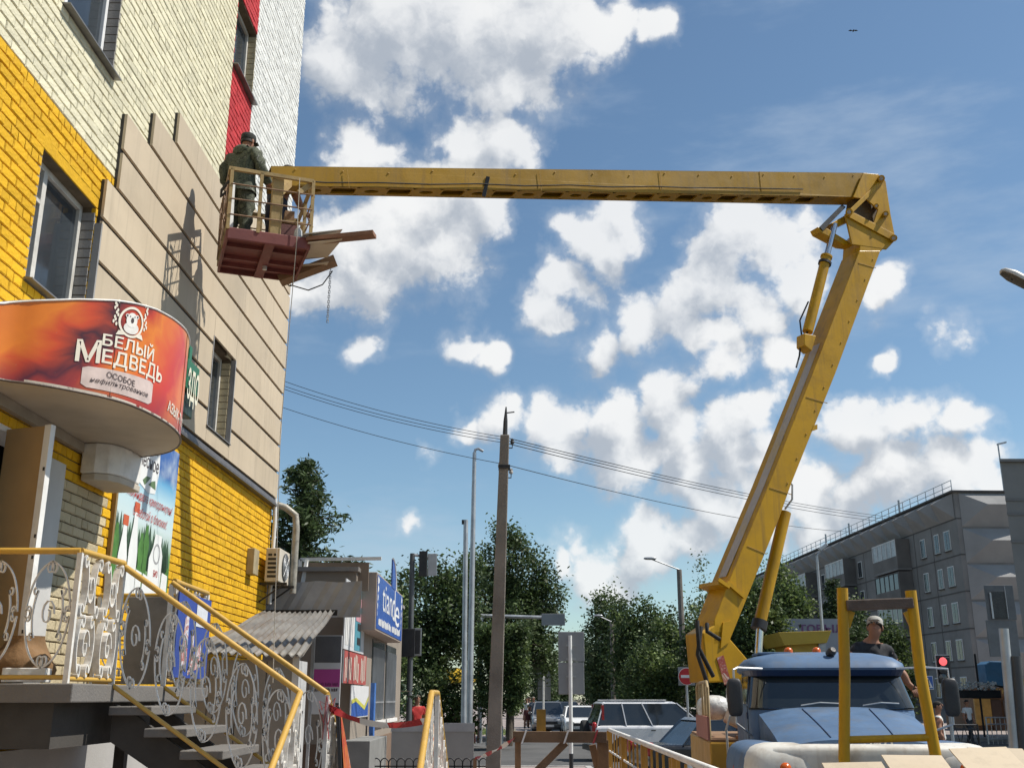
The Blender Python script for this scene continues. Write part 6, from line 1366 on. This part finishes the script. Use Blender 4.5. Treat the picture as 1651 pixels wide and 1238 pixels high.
# ground-floor shop row
shp = empty('corner_shop', P(1610,1140,62), label='brown corner shop with gold lettering below the grey building', cat='shop')
SH = [P(1568,1122,60), P(1680,1122,60)]
MB().bx(SH[0].x, SH[1].x+3, 60, 64, 0, P(1600,1118,60).z+.3).build('wall', M('shop_brown', (.13,.07,.035), .7, 0, .2, 2, .1), shp); MB().bx(P(1594,1100,60).x, SH[1].x+3, 59.85, 60, P(1600,1122,60).z, P(1600,1108,60).z).build('signboard', M('shop_sign', (.16,.09,.05), .6), shp)
mb = MB(); a0, a1 = P(1600,1118,59.83), P(1634,1118,59.83); letters(mb, 'SYKA', .42, lambda x, y: (a0.x+x, 59.83, a0.z+y), fit=a1.x-a0.x, bold=.01); mb.build('lettering', M('gold', (.42,.30,.10), .4, .3), shp)
MB().bx(P(1572,1160,60).x, P(1598,1160,60).x, 59.8, 59.95, .3, P(1600,1126,60).z).build('poster', M('gold_poster', (.33,.20,.05), .6, 0, .3, 2, .1), shp); MB().bx(P(1600,1160,60).x, P(1616,1160,60).x, 59.9, 59.98, .02, P(1600,1128,60).z).build('door', M('shop_door', (.05,.03,.025), .4), shp); MB().bx(P(1620,1160,60).x, P(1651,1160,60).x, 59.9, 59.98, .6, P(1600,1128,60).z).build('window', M('shop_window', (.12,.10,.09), .2), shp)
aw_ = P(1573,1070,61); a2 = P(1622,1110,61)
tag(MB().prism([(aw_.x,61,aw_.z-.05),(aw_.x+.3,61,aw_.z+.12),(a2.x-.2,61,aw_.z+.1),(a2.x,61,aw_.z-.3),(a2.x,58.8,a2.z),(aw_.x,58.8,a2.z+.2)][:4]+[(a2.x,61,a2.z),(aw_.x,61,a2.z+.3)], (0,-1.2,0)).build('blue_awning', M('awning_blue', (.02,.10,.20), .7, 0, .15, 1.5, .1), bevel=.05), 'dark blue awning over the corner shop entrance', 'awning')
sb1 = P(1619,1098,59.5); sb2 = P(1665,1108,59.5); tag(MB().bx(sb1.x, sb2.x, 59.4, 59.5, sb2.z-.1, sb1.z).build('pale_sign', M('pale_sign', (.40,.42,.42), .6)), 'pale horizontal shop sign at the far right edge', 'sign')
sb1 = P(1621,1094,58); sb2 = P(1651,1106,58); 
yb = MB().bx(sb1.x, sb2.x+1, 57.9, 58, sb2.z, sb1.z); tag(yb.build('yellow_sign', M('yellow_sign', (.42,.32,.05), .6)), 'small yellow sign on the shop row at right', 'sign')
fpot = empty('flower_planter', P(1570,1112,50), label='hanging planter with white flowers beside the crossing', cat='planter')
pz = P(1568,1112,50); MB().bx(pz.x-.9,pz.x+1.2,49.8,50.2,pz.z-.35,pz.z).build('trough', dark_metal, fpot, bevel=.03)
MB().tube([(pz.x+.3,50,-.1),(pz.x+.3,50,pz.z+1.6)], .05, 6).build('post', dark_metal, fpot)
fl = MB()
for i in range(90): c = Vector((pz.x+random.uniform(-.9,1.1), 50+random.uniform(-.3,.3), pz.z+random.uniform(0,.35))); fl.sell(c, (.06,.06,.05), 1, 6, 4)
fl.build('flowers', M('flower_white', (.5,.5,.46), .8), fpot, kind='stuff')
# nearer concrete wall at the right edge
nb = empty('edge_building', P(1640,1100,44), label='bare grey concrete building cropped by the right edge', cat='building')
e0 = P(1613,745,44)
MB().prism([(e0.x,44,0),(e0.x+9,44,0),(e0.x+14,54,0),(e0.x*54/44+.6,54,0)], (0,0,e0.z)).build('wall', M('edge_concrete', (.235,.225,.21), .9, 0, .12, .6, .25, 14, dirt=((.17,.16,.15), .6, .6)), nb); MB().prism([(e0.x-.1,43.85,e0.z),(e0.x+9.1,43.85,e0.z),(e0.x+14.1,54.1,e0.z),(e0.x*54/44+.5,54.1,e0.z)], (0,0,.12)).build('coping', gcon, nb)
for py in (805, 828, 872): q = P(1620,py,44); MB().bx(e0.x-.01, e0.x+9, 43.96, 44.0, q.z-.07, q.z+.05).build('string_course', gcon, nb)
# billboard back and posts near the right edge
bb = empty('framed_board', P(1614,1000,30), label='grey framed board with dark opening above the right posts', cat='board')
def fb(nm, x0, y0, x1, y1, Y, m, t=.06): a, b = P(x0,y0,Y), P(x1,y1,Y); return MB().bx(a.x,b.x,Y,Y+t,b.z,a.z).build(nm, m, bb, bevel=.006)
fb('panel', 1587, 943, 1640, 999, 30, M('board_slate', (.12,.125,.13), .5, .1)); fb('lower_panel', 1590, 999.5, 1646, 1058, 30.02, M('board_slate2', (.145,.15,.155), .5, .1)); fb('opening', 1597, 953, 1625, 997, 29.97, M('opening_dark', (.03,.03,.032), .3), .03); fb('white_strip', 1620, 945, 1626, 997, 29.93, galv, .03); fb('pale_strip', 1598, 955, 1600.5, 997, 29.95, galv, .02)
for (a, b, w, m, lab) in (((1618,1013),(1640,1260),.075,galv,'light steel post standing at the right edge'),((1636,1058),(1652,1270),.10,M('post_dark', (.06,.06,.062), .5),'dark post behind the light steel post')): 
    p, q = P(*a,17), P(*b,17); q = p+(q-p)*1.0; tag(MB().tube([p, q, Vector((q.x,17,-.12)) if q.z > 0 else q], w, 10).build('steel_post', m, smooth=50), lab, 'post')
MB().tube([P(1618,1058,30.2), Vector((P(1618,1058,30.2).x,30.2,-.12))], .08, 8).build('leg', galv, bb)

# traffic light and crossing sign on the right
sig = empty('traffic_light', P(1522,1080,30), label='traffic light with glowing red lamp behind the mirror', cat='traffic light')
a, b = P(1510,1056,30), P(1536,1101,30); MB().bx(a.x,b.x,30,30.06,b.z,a.z).build('backboard', dark_metal, sig); MB().bx(a.x-.02,b.x+.02,30.06,30.09,b.z-.02,a.z+.02).build('white_border', white_paint, sig)
MB().bx(a.x+.08,b.x-.08,29.8,30,b.z+.05,a.z-.05).build('housing', dark_metal, sig, bevel=.02)
for k, (py, m) in enumerate(((1066,M('red_lamp', (.7,.10,.10), .3, 0, .02, 3, 0, emit=((1,.13,.14), .9))),(1079,glass),(1092,glass))): MB().lathe([(0,0),(.11,0),(.10,.02),(0,.03)], P(1520.5,py,29.79), (0,-1,0), 18).build('lamp', m, sig)
q = P(1526,1101,30.03); MB().tube([q, Vector((q.x,30.03,-.12))], .05, 8).build('post', galv, sig)
cs_ = empty('crossing_sign', P(1496,1100,29), label='blue pedestrian crossing sign with white triangle', cat='road sign')
a, b = P(1487,1089,29), P(1506,1111,29); MB().bx(a.x,b.x,29,29.02,b.z,a.z).build('plate', white_paint, cs_); MB().bx(a.x+.015,b.x-.015,28.993,28.999,b.z+.015,a.z-.015).build('blue_field', sblue, cs_)
cx_, w_, h_ = (a.x+b.x)/2, b.x-a.x, a.z-b.z; MB().add([(cx_-w_*.4,28.988,b.z+h_*.12),(cx_+w_*.4,28.988,b.z+h_*.12),(cx_,28.988,b.z+h_*.88)], [(0,1,2)]).build('triangle', white_paint, cs_)
wkf = MB()
for (p, q, r) in (((0,.62),(.0,.40),.022),((0,.40),(-.09,.18),.016),((0,.40),(.09,.18),.016),((0,.55),(-.08,.42),.013),((0,.55),(.08,.42),.013)): wkf.tube([(cx_+p[0]*w_,28.985,b.z+p[1]*h_),(cx_+q[0]*w_,28.985,b.z+q[1]*h_)], r, 5)
wkf.sell((cx_,28.985,b.z+.69*h_), (.02,.005,.022), 1, 8, 6); wkf.build('walking_figure', dark_metal, cs_); MB().tube([(cx_,29.04,a.z),(cx_,29.04,-.12)], .03, 8).build('post', galv, cs_)
# black and silver pedestrian barriers
def pbar(lab, px0, px1, Y, ztop, m, n, zig):
    a, b = P(px0,1180,Y), P(px1,1180,Y); o = empty('pedestrian_barrier', (a.x,Y,0), label=lab, cat='barrier'); z0 = -.12
    for z in (z0+.2, z0+ztop*.75 if not zig else z0+ztop-.15, z0+ztop): MB().tube([(a.x,Y,z),(b.x,Y,z)], .03, 6).build('rail', m, o)
    for i in range(n+1):
        x = a.x+(b.x-a.x)*i/n
        if i in (0, n) or not zig: MB().tube([(x,Y,z0),(x,Y,z0+ztop+.03)], .035 if i in (0,n) else .02, 6).build('post', m, o)
        if zig and i < n: x2 = a.x+(b.x-a.x)*(i+1)/n; MB().tube([(x,Y,z0+.2),(x2,Y,z0+ztop)] if i % 2 == 0 else [(x,Y,z0+ztop),(x2,Y,z0+.2)], .015, 5).build('brace', m, o)
pbar('black zigzag pedestrian barrier beyond the truck', 1533, 1577, 40, .9, dark_metal, 6, True); pbar('silver pedestrian barrier in front of the corner shop', 1592, 1660, 46, 1.05, galv, 9, False)
# no-entry sign
ne = empty('no_entry_sign', P(1107,1090,32), label='round red no-entry sign above the truck bed', cat='road sign')
c = P(1107,1090,32); r = .245; MB().bx(c.x-.24,c.x+.24,32.02,32.04,c.z-.25,c.z+.27).build('back_plate', M('sign_back', (.26,.265,.27)), ne)
MB().lathe([(0,0),(r,0),(r,.012),(0,.012)], c, (0,-1,0), 28).build('disc', white_paint, ne); MB().lathe([(0,0),(r*.94,0),(r*.94,.004),(0,.004)], c+Vector((0,-.014,0)), (0,-1,0), 28).build('red_face', M('sign_red', (.48,.012,.018), .4, 0, .05, 3, 0), ne)
MB().bx(c.x-.17,c.x+.17,31.972,31.98,c.z-.04,c.z+.04).build('white_bar', white_paint, ne); MB().tube([(c.x,32.06,c.z+.2),(c.x,32.06,-.12)], .035, 8).build('post', galv, ne)
# banner and yellow canopy behind the cab
tb_ = empty('grey_banner', P(1290,1020,45), label='long grey banner with purple capital letters behind the truck', cat='banner')
a, b = P(1228,997,45), P(1362,1052,45); MB().bx(a.x,b.x,45,45.1,b.z-1.2,a.z).build('sheet', M('banner_grey', (.30,.31,.34), .7, 0, .08, .8, .05), tb_)
a0, a1 = P(1288,1017,44.98), P(1360,1017,44.98); mb = MB(); letters(mb, 'ТОБЫЛ', .42, lambda x, y: (a0.x+x, 44.97, a0.z-.05+y*1.0), fit=a1.x-a0.x, bold=.03); mb.build('lettering', M('purple', (.17,.075,.17), .6), tb_)
for px in (1232, 1356): q = P(px,1050,45.15); MB().bx(q.x-.05,q.x+.05,45.12,45.2,-.12,a.z).build('post', galv, tb_)
yc = empty('yellow_canopy', P(1295,1040,38), label='flared yellow kiosk canopy showing above the cab', cat='kiosk')
pp = [P(1255,1019,38), P(1341,1016,38), P(1333,1036,38), P(1265,1040,38)]; ym = M('canopy_yellow', (.42,.28,.03), .6, 0, .1, 1, .05)
MB().prism(pp, (0,3.0,0)).build('flared_roof', ym, yc, bevel=.01); MB().prism([P(1274,1040,38.3), P(1319,1037,38.3), P(1319,1110,38.3), P(1278,1110,38.3)], (0,2.2,0)).build('body', ym, yc); MB().prism([P(1320,1034,38.2), P(1332,1034,38.2), P(1331,1060,38.2), P(1320,1060,38.2)], (0,.1,0)).build('grille', steel, yc)
# yellow road barrier panel and yellow kiosk far left
tag(MB().bx(P(865,1160,50).x, P(880,1160,50).x, 50, 50.1, -.1, P(870,1143,50).z).build('yellow_barrier', M('barrier_orange', (.45,.22,.03), .6)), 'orange-yellow barrier panel on the street corner', 'barrier')
yk = empty('yellow_umbrella', P(735,1100,44), label='yellow market umbrella under the trees beside the lamp posts', cat='umbrella'); c = P(735,1096,44)
MB().lathe([(0,.5),(.5,.36),(1.0,.05),(1.05,-.12),(.98,-.1),(.9,.03),(0,.42)], c, (0,0,1), 10).build('canopy', M('umbrella_yellow', (.55,.36,.02), .7, 0, .1, 2, .1), yk); MB().tube([(c.x,44,0),(c.x,44,c.z+.4)], .03, 6).build('pole', galv, yk)
MB().bx(c.x-.8,c.x+.8,43.7,44.3,0,.95).build('stall', M('stall_red', (.16,.04,.03), .7), yk)
br = MB(); c = P(1376,50,60); 
for s in (-1, 1): br.add([c, c+Vector((s*.18,.02,.10)), c+Vector((s*.34,.06,.03)), c+Vector((s*.16,.10,.02))], [(0,1,2,3)])
br.sell(c, (.05,.14,.045), .9, 8, 6); tag(br.build('bird', dark_metal), 'tiny dark bird high in the sky', 'bird')

# ---------------------------------------------------------------- vehicles
def car(label, loc, yaw, col, L_=4.5, W=1.75, Hh=1.5, suv=False, spare=False, rough=.25):
    root = empty('car', loc, yaw, label=label, cat='car'); pm = M('paint_'+col[0], col[1], rough, col[2] if len(col) > 2 else 0, .04, 1, 0, coat=.6)
    h, hw = L_/2, W/2; belt = Hh*(.60 if suv else .62); cl_ = .22
    # local +y is the nose
    prof = [(-h,.45),(-h+.02,.62),(-h+.03,belt*.96),(-h+.25,belt),(h*.45,belt),(h*.55,belt*.985),(h-.12,belt*.80),(h,.62),(h,.38),(h-.1,cl_),(-h+.1,cl_)]
    def P3(mb, pts, w0): mb.prism([(-w0,y,z) for y,z in pts], (2*w0,0,0)); return mb
    P3(MB(), prof, hw).build('body', pm, root, True, bevel=.09, seg=3, smooth=50)
    rb = -h+(.12 if suv else .75); rt = -h+(.35 if suv else 1.25); ft = h*.16; fb_ = h*.52
    base = [(rb,belt-.02),(fb_,belt-.02)]; topz = Hh-.02
    g = MB(); w0, w1 = hw-.07, hw-.22
    g.loft([[(-w0,rb,belt-.02),(w0,rb,belt-.02),(w0,fb_,belt-.02),(-w0,fb_,belt-.02)],[(-w1,rt,topz-.03),(w1,rt,topz-.03),(w1,ft,topz-.03),(-w1,ft,topz-.03)]]); g.build('cabin_glass', glass, root, True)
    MB().loft([[(-w1-.02,rt-.06,topz-.045),(w1+.02,rt-.06,topz-.045),(w1+.02,ft+.04,topz-.045),(-w1-.02,ft+.04,topz-.045)],[(-w1+.06,rt+.04,topz+.02),(w1-.06,rt+.04,topz+.02),(w1-.06,ft-.1,topz+.02),(-w1+.06,ft-.1,topz+.02)]]).build('roof', pm, root, True, bevel=.02)
    for s in (-1, 1):
        for (y0, y1, w_) in ((fb_,ft,.07),(rb,rt,.10 if suv else .12),(.05+(rb+fb_)/2,.05+(rt+ft)/2,.08)) + (((rb+ (fb_-rb)*.27, rt+(ft-rt)*.25, .09),) if suv else ()):
            MB().beam((s*(w0+.008),y0,belt-.03), (s*(w1+.008),y1,topz-.03), w_, .03, (0,1,0)).build('pillar', pm, root, True)
        for y in (-h*.60, h*.60):
            w = MB().lathe([(0,-.1),(.2,-.1),(.30,-.1),(.325,-.07),(.325,.07),(.30,.1),(0,.1)], (s*(hw-.09),y,.325), (1,0,0), 20).build('wheel', rubber, root, True, smooth=40); MB().lathe([(0,0),(.2,0),(.2,.02),(.05,.04),(0,.04)], (s*(hw+.0),y,.325), (s,0,0), 16).build('rim', galv, w, True)
            MB().prism([(s*(hw+.003), y+.39*math.cos(a), .325+.39*math.sin(a)) for a in [math.pi*q/10 for q in range(11)]], (-s*.03,0,0)).build('wheel_arch', rubber, root, True)
        MB().sell((s*(hw-.28),h-.04,.66), (.22,.07,.085), .6, 12, 8).build('headlight', M('headlight', (.6,.6,.6), .1), root, True, smooth=50); MB().sell((s*(hw-.13),-h+.05,belt*.9), (.11,.07,.14 if not suv else .20), .5, 12, 8).build('taillight', M('tail_red', (.35,.015,.015), .25), root, True, smooth=50)
        MB().sell((s*(hw+.08),fb_-.25,belt+.06), (.1,.05,.07), .6, 10, 8).build('mirror', pm, root, True, smooth=50); MB().bx(s*(hw+.004)-.006,s*(hw+.004)+.006,-.5,-.36,belt-.16,belt-.13).build('door_handle', dark_metal, root, True)
        if suv: MB().bx(s*(hw-.16)-.05,s*(hw-.16)+.05,rb+.16,rb+.24,belt+.02,topz-.08).build('high_taillight', M('tail_red', (.35,.015,.015)), root, True)
    MB().bx(-hw*.5,hw*.5,h-.02,h+.02,.50,.64).build('grille', dark_metal, root, True); MB().bx(-.26,.26,h+.005,h+.03,.36,.47).build('number_plate', white_paint, root, True); MB().bx(-hw+.1,hw-.1,h-.05,h+.04,.26,.35).build('bumper', dark_metal, root, True); MB().bx(-hw+.1,hw-.1,-h-.04,-h+.05,.3,.45).build('bumper', dark_metal, root, True)
    if spare: MB().lathe([(0,-.1),(.31,-.1),(.33,-.06),(.33,.06),(.31,.1),(0,.1)], (.0,-h-.1,.85), (0,1,0), 22).build('spare_wheel', rubber, root, True, smooth=40)
    if suv:
        for s in (-1, 1): MB().tube([(s*(w1-.05),rt+.1,topz+.06),(s*(w1-.05),ft-.3,topz+.06)], .02, 6).build('roof_rail', steel, root, True)
    return root
cx0 = P(955,1170,34.5).x
car('silver off-road car with a spare wheel crossing the junction', (cx0+2.1,34.5,-.12), R(-83), ('silver',(.66,.66,.67),.1), 4.55, 1.78, 1.72, True, True)
car('black saloon car beside the yellow fence', (P(1032,1180,25).x+2.05,24.5,-.12), R(-80), ('black',(.008,.008,.009)), 4.5, 1.72, 1.42)
car('white saloon car driving towards us on the street', (P(936,1150,56).x,57,-.12), R(180), ('white',(.70,.70,.69)), 4.4, 1.72, 1.45)
car('grey crossover at the left kerb of the street', (P(886,1150,58).x,61,-.12), R(180), ('pewter',(.20,.20,.20),.5), 4.5, 1.8, 1.65, True)
car('dark car queued behind the white saloon', (P(915,1150,72).x,73,-.12), R(180), ('graphite',(.05,.05,.055),.3), 4.5, 1.75, 1.6, True)
car('pale car far down the street', (P(903,1145,92).x,92,-.12), R(180), ('pale',(.45,.45,.44)), 4.4, 1.7, 1.45)
car('dark blue car half hidden by the grey crossover', (P(868,1145,74).x+.6,76,-.12), R(180), ('navy',(.02,.025,.04)), 4.4, 1.7, 1.5)
car('light car beyond the silver off-road car', (P(1092,1150,50).x,46,-.12), R(-85), ('sand',(.42,.41,.40)), 4.4, 1.7, 1.45)

# ---------------------------------------------------------------- trees
def leafmat(n, c, tr=.35): return M(n, tuple(x*1.45 for x in c), .55, 0, .45, .8, 0, trans=tr, spec=.35, piece=.3)
lf_dark = leafmat('leaf_dark', (.040,.062,.023)); lf_mid = leafmat('leaf_mid', (.066,.098,.032)); lf_lite = leafmat('leaf_light', (.112,.150,.045)); lf_grey = leafmat('leaf_grey', (.080,.108,.050)); lf_fir = leafmat('leaf_fir', (.016,.035,.018), .1); bark = M('bark', (.10,.08,.06), .95, 0, .3, 3, .6, 20); lime_w = M('limewash', (.55,.54,.5), .9)
def leaves(centers, per, spread, size, aspect=.55, droop=0.):
    c = np.repeat(np.asarray(centers, float), per, axis=0); n = len(c); c = c+rng.normal(0, 1, (n,3))*np.asarray(spread)
    d = rng.normal(0,1,(n,3)); d[:,2] = d[:,2]*.6-droop; d /= np.linalg.norm(d,axis=1,keepdims=True)
    e = np.cross(d, rng.normal(0,1,(n,3))); e /= np.linalg.norm(e,axis=1,keepdims=True)+1e-9
    s = size*rng.uniform(.6,1.35,(n,1)); a = d*s*.5; b = e*s*aspect*.5
    v = np.stack([c-a, c+b*1.0-a*.1, c+a, c-b-a*.1], 1).reshape(-1,3); return v, n
def leaf_obj(nm, sets, mats, parent):
    vs_ = np.concatenate([s[0] for s in sets]); ns = [s[1] for s in sets]; n = sum(ns); me = bpy.data.meshes.new(nm)
    me.vertices.add(len(vs_)); me.vertices.foreach_set('co', vs_.astype(np.float32).ravel()); me.loops.add(4*n); me.loops.foreach_set('vertex_index', np.arange(4*n, dtype=np.int32)); me.polygons.add(n); me.polygons.foreach_set('loop_start', np.arange(0,4*n,4,dtype=np.int32))
    for m in mats: me.materials.append(m)
    me.polygons.foreach_set('material_index', np.concatenate([np.full(k, i, np.int32) for i, k in enumerate(ns)])); me.update(calc_edges=True); me.validate(); ta_ = me.attributes.new('tint', 'FLOAT', 'FACE'); ta_.data.foreach_set('value', np.random.default_rng(3).random(len(me.polygons)).astype(np.float32))
    o = bpy.data.objects.new(nm, me); COL.objects.link(o); adopt(o, parent); return o
def tree(nm, label, x, y, lobes, mats, clumps=90, per=55, size=.22, trunk=.16, spread=.30, group=None, white=False, weights=(.5,.35,.15), z0=0):
    """lobes: (dx, dy, z, rx, ry, rz)"""
    root = empty(nm, (x,y,z0), label=label, cat='tree', group=group); zt = max(l[2] for l in lobes)
    tr = MB(); tr.tube([(x,y,z0-.1),(x+.05,y,z0+zt*.4),(x-.05,y+.05,z0+zt*.75),(x,y,z0+zt)], [trunk,trunk*.75,trunk*.45,trunk*.15], 8)
    cs = []
    vol = [l[3]*l[4]*l[5] for l in lobes]
    for l, v in zip(lobes, vol):
        k = max(8, int(clumps*v/sum(vol))); tr.tube([(x,y,z0+l[2]*.55),(x+l[0]*.5,y+l[1]*.5,z0+l[2]*.8),(x+l[0],y+l[1],z0+l[2])], [trunk*.4,trunk*.25,trunk*.1], 6)
        for _ in range(k):
            d = rng.normal(0,1,3); d /= np.linalg.norm(d); r = rng.uniform(.35,1.02)**.6
            p = np.array([x+l[0]+d[0]*l[3]*r, y+l[1]+d[1]*l[4]*r, z0+l[2]+d[2]*l[5]*r]); cs.append(p)
            if rng.random() < .18: tr.tube([(x+l[0]*.6,y+l[1]*.6,z0+l[2]-.2*l[5]), tuple(p)], [trunk*.15,.012], 4)
    tr.build('trunk', bark, root, smooth=60)
    if white: MB().tube([(x,y,0),(x+.02,y,z0+1.1)], [trunk*1.06,trunk], 10).build('limewash', lime_w, root)
    rng.shuffle(cs); cs = np.array(cs); cut = np.cumsum([int(len(cs)*w) for w in weights]); parts = [cs[:cut[0]], cs[cut[0]:cut[1]], cs[cut[1]:]]
    leaf_obj('crown', [leaves(p, per, spread, size) for p in parts if len(p)], [m for m, p in zip(mats, parts) if len(p)], root); return root
def spruce(label, x, y, H_, Rb, z_lo):
    root = empty('spruce_tree', (x,y,0), label=label, cat='tree'); tr = MB().tube([(x,y,0),(x,y,H_*.6),(x,y,H_)], [.2,.12,.02], 8); pts = []
    z = z_lo
    while z < H_-.15:
        t = (z-z_lo)/(H_-z_lo); rr_ = Rb*(1-t)**.8*rng.uniform(.75,1.12)
        for q in range(int(9-4*t)):
            a = rng.uniform(0,6.28); L_ = rr_*rng.uniform(.7,1.1)+.12; tip = np.array([x+L_*math.cos(a), y+L_*math.sin(a), z-.18*L_+.22*L_*rng.uniform(.2,1.4)]); b = np.array([x,y,z])
            tr.tube([tuple(b), tuple(tip)], [.03,.008], 4)
            for k in range(int(4+L_*7)): u = rng.uniform(.15,1.05); p = b+(tip-b)*u; pts.append(p+rng.normal(0,.06,3)+np.array([0,0,-.05]))
        z += rng.uniform(.16,.28)
    tr.build('trunk', bark, root); pts = np.array(pts); h_ = len(pts)*2//3
    leaf_obj('crown', [leaves(pts[:h_], 8, .09, .21, .28, .3), leaves(pts[h_:], 8, .09, .21, .28, .3)], [lf_fir, lf_dark], root); return root
spruce('dark spruce rising behind the kiosk roof beside the block', -6.0, 30, 8.4, 3.0, 1.6)
spruce('small dark conifer in front of the grey building', P(1345,950,52).x, 52, 7.4, 2.3, 1.0)
tree('poplar_tree', 'tall broad-leaved tree behind the utility pole', -.1, 50, [(-.3,0,7.9,1.2,1.2,1.7),(-1.3,0,6.4,1.3,1.4,1.7),(.7,.2,6.9,1.5,1.4,1.5),(1.5,0,6.0,1.2,1.2,1.0),(.3,-.3,4.6,1.7,1.5,1.8),(1.2,.3,3.6,1.3,1.3,1.4)], [lf_dark,lf_mid,lf_grey], 240, 110, .17, .2, .26)
tree('shade_tree', 'dense dark tree behind the signal mast', P(700,1000,44).x, 44, [(-.4,0,5.4,1.4,1.6,1.8),(.8,0,5.2,1.2,1.4,1.6),(-.9,.2,3.6,1.3,1.5,1.6),(.6,0,3.2,1.4,1.4,1.5),(1.3,0,6.4,.8,.9,1.0)], [lf_dark,lf_mid,lf_grey], 200, 100, .17, .18, .28)
tree('leafy_shrub', 'low leafy shrub under the dark tree by the umbrella', P(705,1110,42).x, 42, [(0,0,1.5,1.1,1.0,1.1),(-.8,0,1.2,.8,.8,.9),(.9,0,1.2,.8,.8,.9)], [lf_mid,lf_dark,lf_lite], 70, 50, .18, .08, .22)
# clipped hedge block
hg = empty('clipped_tree', (P(805,1100,41).x,41,0), label='tall squarely clipped green tree beside the tall lamp posts', cat='tree'); hx0, hx1 = P(768,1080,41).x, P(843,1080,41).x; hz1 = P(805,1016,41).z
tr = MB()
for x in (hx0+.5, (hx0+hx1)/2, hx1-.5): tr.tube([(x,41.3,0),(x,41.3,2.6)], [.13,.06], 8)
tr.build('trunk', bark, hg); MB().tube([(hx0+.5,41.3,0),(hx0+.5,41.3,.75)], .14, 10).build('limewash', lime_w, hg); MB().tube([((hx0+hx1)/2,41.3,0),((hx0+hx1)/2,41.3,.7)], .14, 10).build('limewash', lime_w, hg)
cs = []
for _ in range(420):
    p = np.array([rng.uniform(hx0,hx1), rng.uniform(40.4,42.4), rng.uniform(1.25,hz1)]); q = rng.integers(0,4)
    if q == 0: p[0] = hx1-abs(rng.normal(0,.05))
    elif q == 1: p[2] = hz1-abs(rng.normal(0,.06))
    elif q == 2: p[1] = 40.4+abs(rng.normal(0,.06))
    p[0] -= .35*max(0,(2.2-p[2]))*(1 if p[0] > (hx0+hx1)/2 else -1); cs.append(p)
cs = np.array(cs); leaf_obj('crown', [leaves(cs[:220], 60, .13, .13), leaves(cs[220:360], 60, .13, .13), leaves(cs[360:], 60, .13, .13)], [lf_mid,lf_dark,lf_lite], hg)
gr_ = [lf_dark,lf_mid,lf_lite]
def T(lab, px, Y, top, rpx, mats=gr_, cl=150, size=.25, nm='street_tree', w=(.5,.35,.15), per=50):
    c = P(px,1100,Y); zt = P(px,top,Y).z; r = rpx/FPX*Y*1.03; k = random.Random(px)
    lobes = [(0,0,zt*.78,r*.62,r*.6,zt*.22),(-r*.45,0,zt*.60,r*.6,r*.6,zt*.22),(r*.45,.2,zt*.62,r*.58,r*.6,zt*.22),(0,-.3,zt*.38,r*.8,r*.7,zt*.24),(r*k.uniform(-.6,.6),0,zt*.25,r*.7,r*.6,zt*.18)]
    return tree(nm, lab, c.x, Y, lobes, mats, cl, int(per*1.9), size*.72, .15, size*1.15, weights=w)
T('greyish round tree right of the road sign', 985, 66, 948, 46, [lf_grey,lf_mid,lf_dark], 170, .28)
T('leafy tree behind the silver car', 1040, 60, 968, 52, gr_, 180, .28)
T('mid green tree under the concrete lamp post', 1095, 54, 985, 50, gr_, 170, .27)
T('thin pale tree reaching above the lamp post', 1140, 62, 900, 34, [lf_grey,lf_grey,lf_mid], 55, .24, per=28)
T('bright green bush behind the no-entry sign', 1060, 45, 1035, 50, [lf_mid,lf_lite,lf_dark], 120, .2, 'roadside_bush')
T('dark tree behind the boom foot', 1165, 44, 965, 55, gr_, 200, .24)
T('leafy tree between lift cylinder and yellow canopy', 1228, 42, 935, 44, [lf_mid,lf_dark,lf_lite], 190, .22)
T('light green tree in front of the grey building corner', 1275, 50, 905, 40, [lf_mid,lf_lite,lf_dark], 170, .24)
T('dark bushy tree behind the operator', 1385, 56, 960, 45, gr_, 130, .24)
T('low tree between the boom rest posts and building', 1440, 54, 1000, 38, gr_, 110, .24)
T('small far tree at the end of the left sidewalk', 872, 95, 1040, 22, [lf_dark,lf_grey,lf_mid], 70, .35)
T('small far tree where the street vanishes', 902, 120, 1085, 16, [lf_grey,lf_mid,lf_dark], 50, .4)
T('far tree on the right side of the street end', 955, 100, 1030, 26, [lf_dark,lf_mid,lf_grey], 80, .35)
T('dark tree low behind the kiosk roof', 615, 40, 930, 40, gr_, 120, .24)
T('bush behind the tin sheet', 540, 33, 930, 40, [lf_dark,lf_dark,lf_fir], 110, .2, 'dark_bush')
# grass verge on the far sidewalk
gv, gn = leaves(np.array([[rng.uniform(-.9,.9)+.0, rng.uniform(52,60), .05] for _ in range(120)])*np.array([1,1,1])+np.array([-.9,0,0]), 14, (.12,.12,.05), .18, .2)
me_root = empty('grass_holder', (0,0,0)); go = leaf_obj('grass', [(gv,gn)], [lf_lite], me_root); go.parent = None; bpy.data.objects.remove(me_root); tag(go, 'short grass along the far sidewalk', 'grass', kind='stuff')
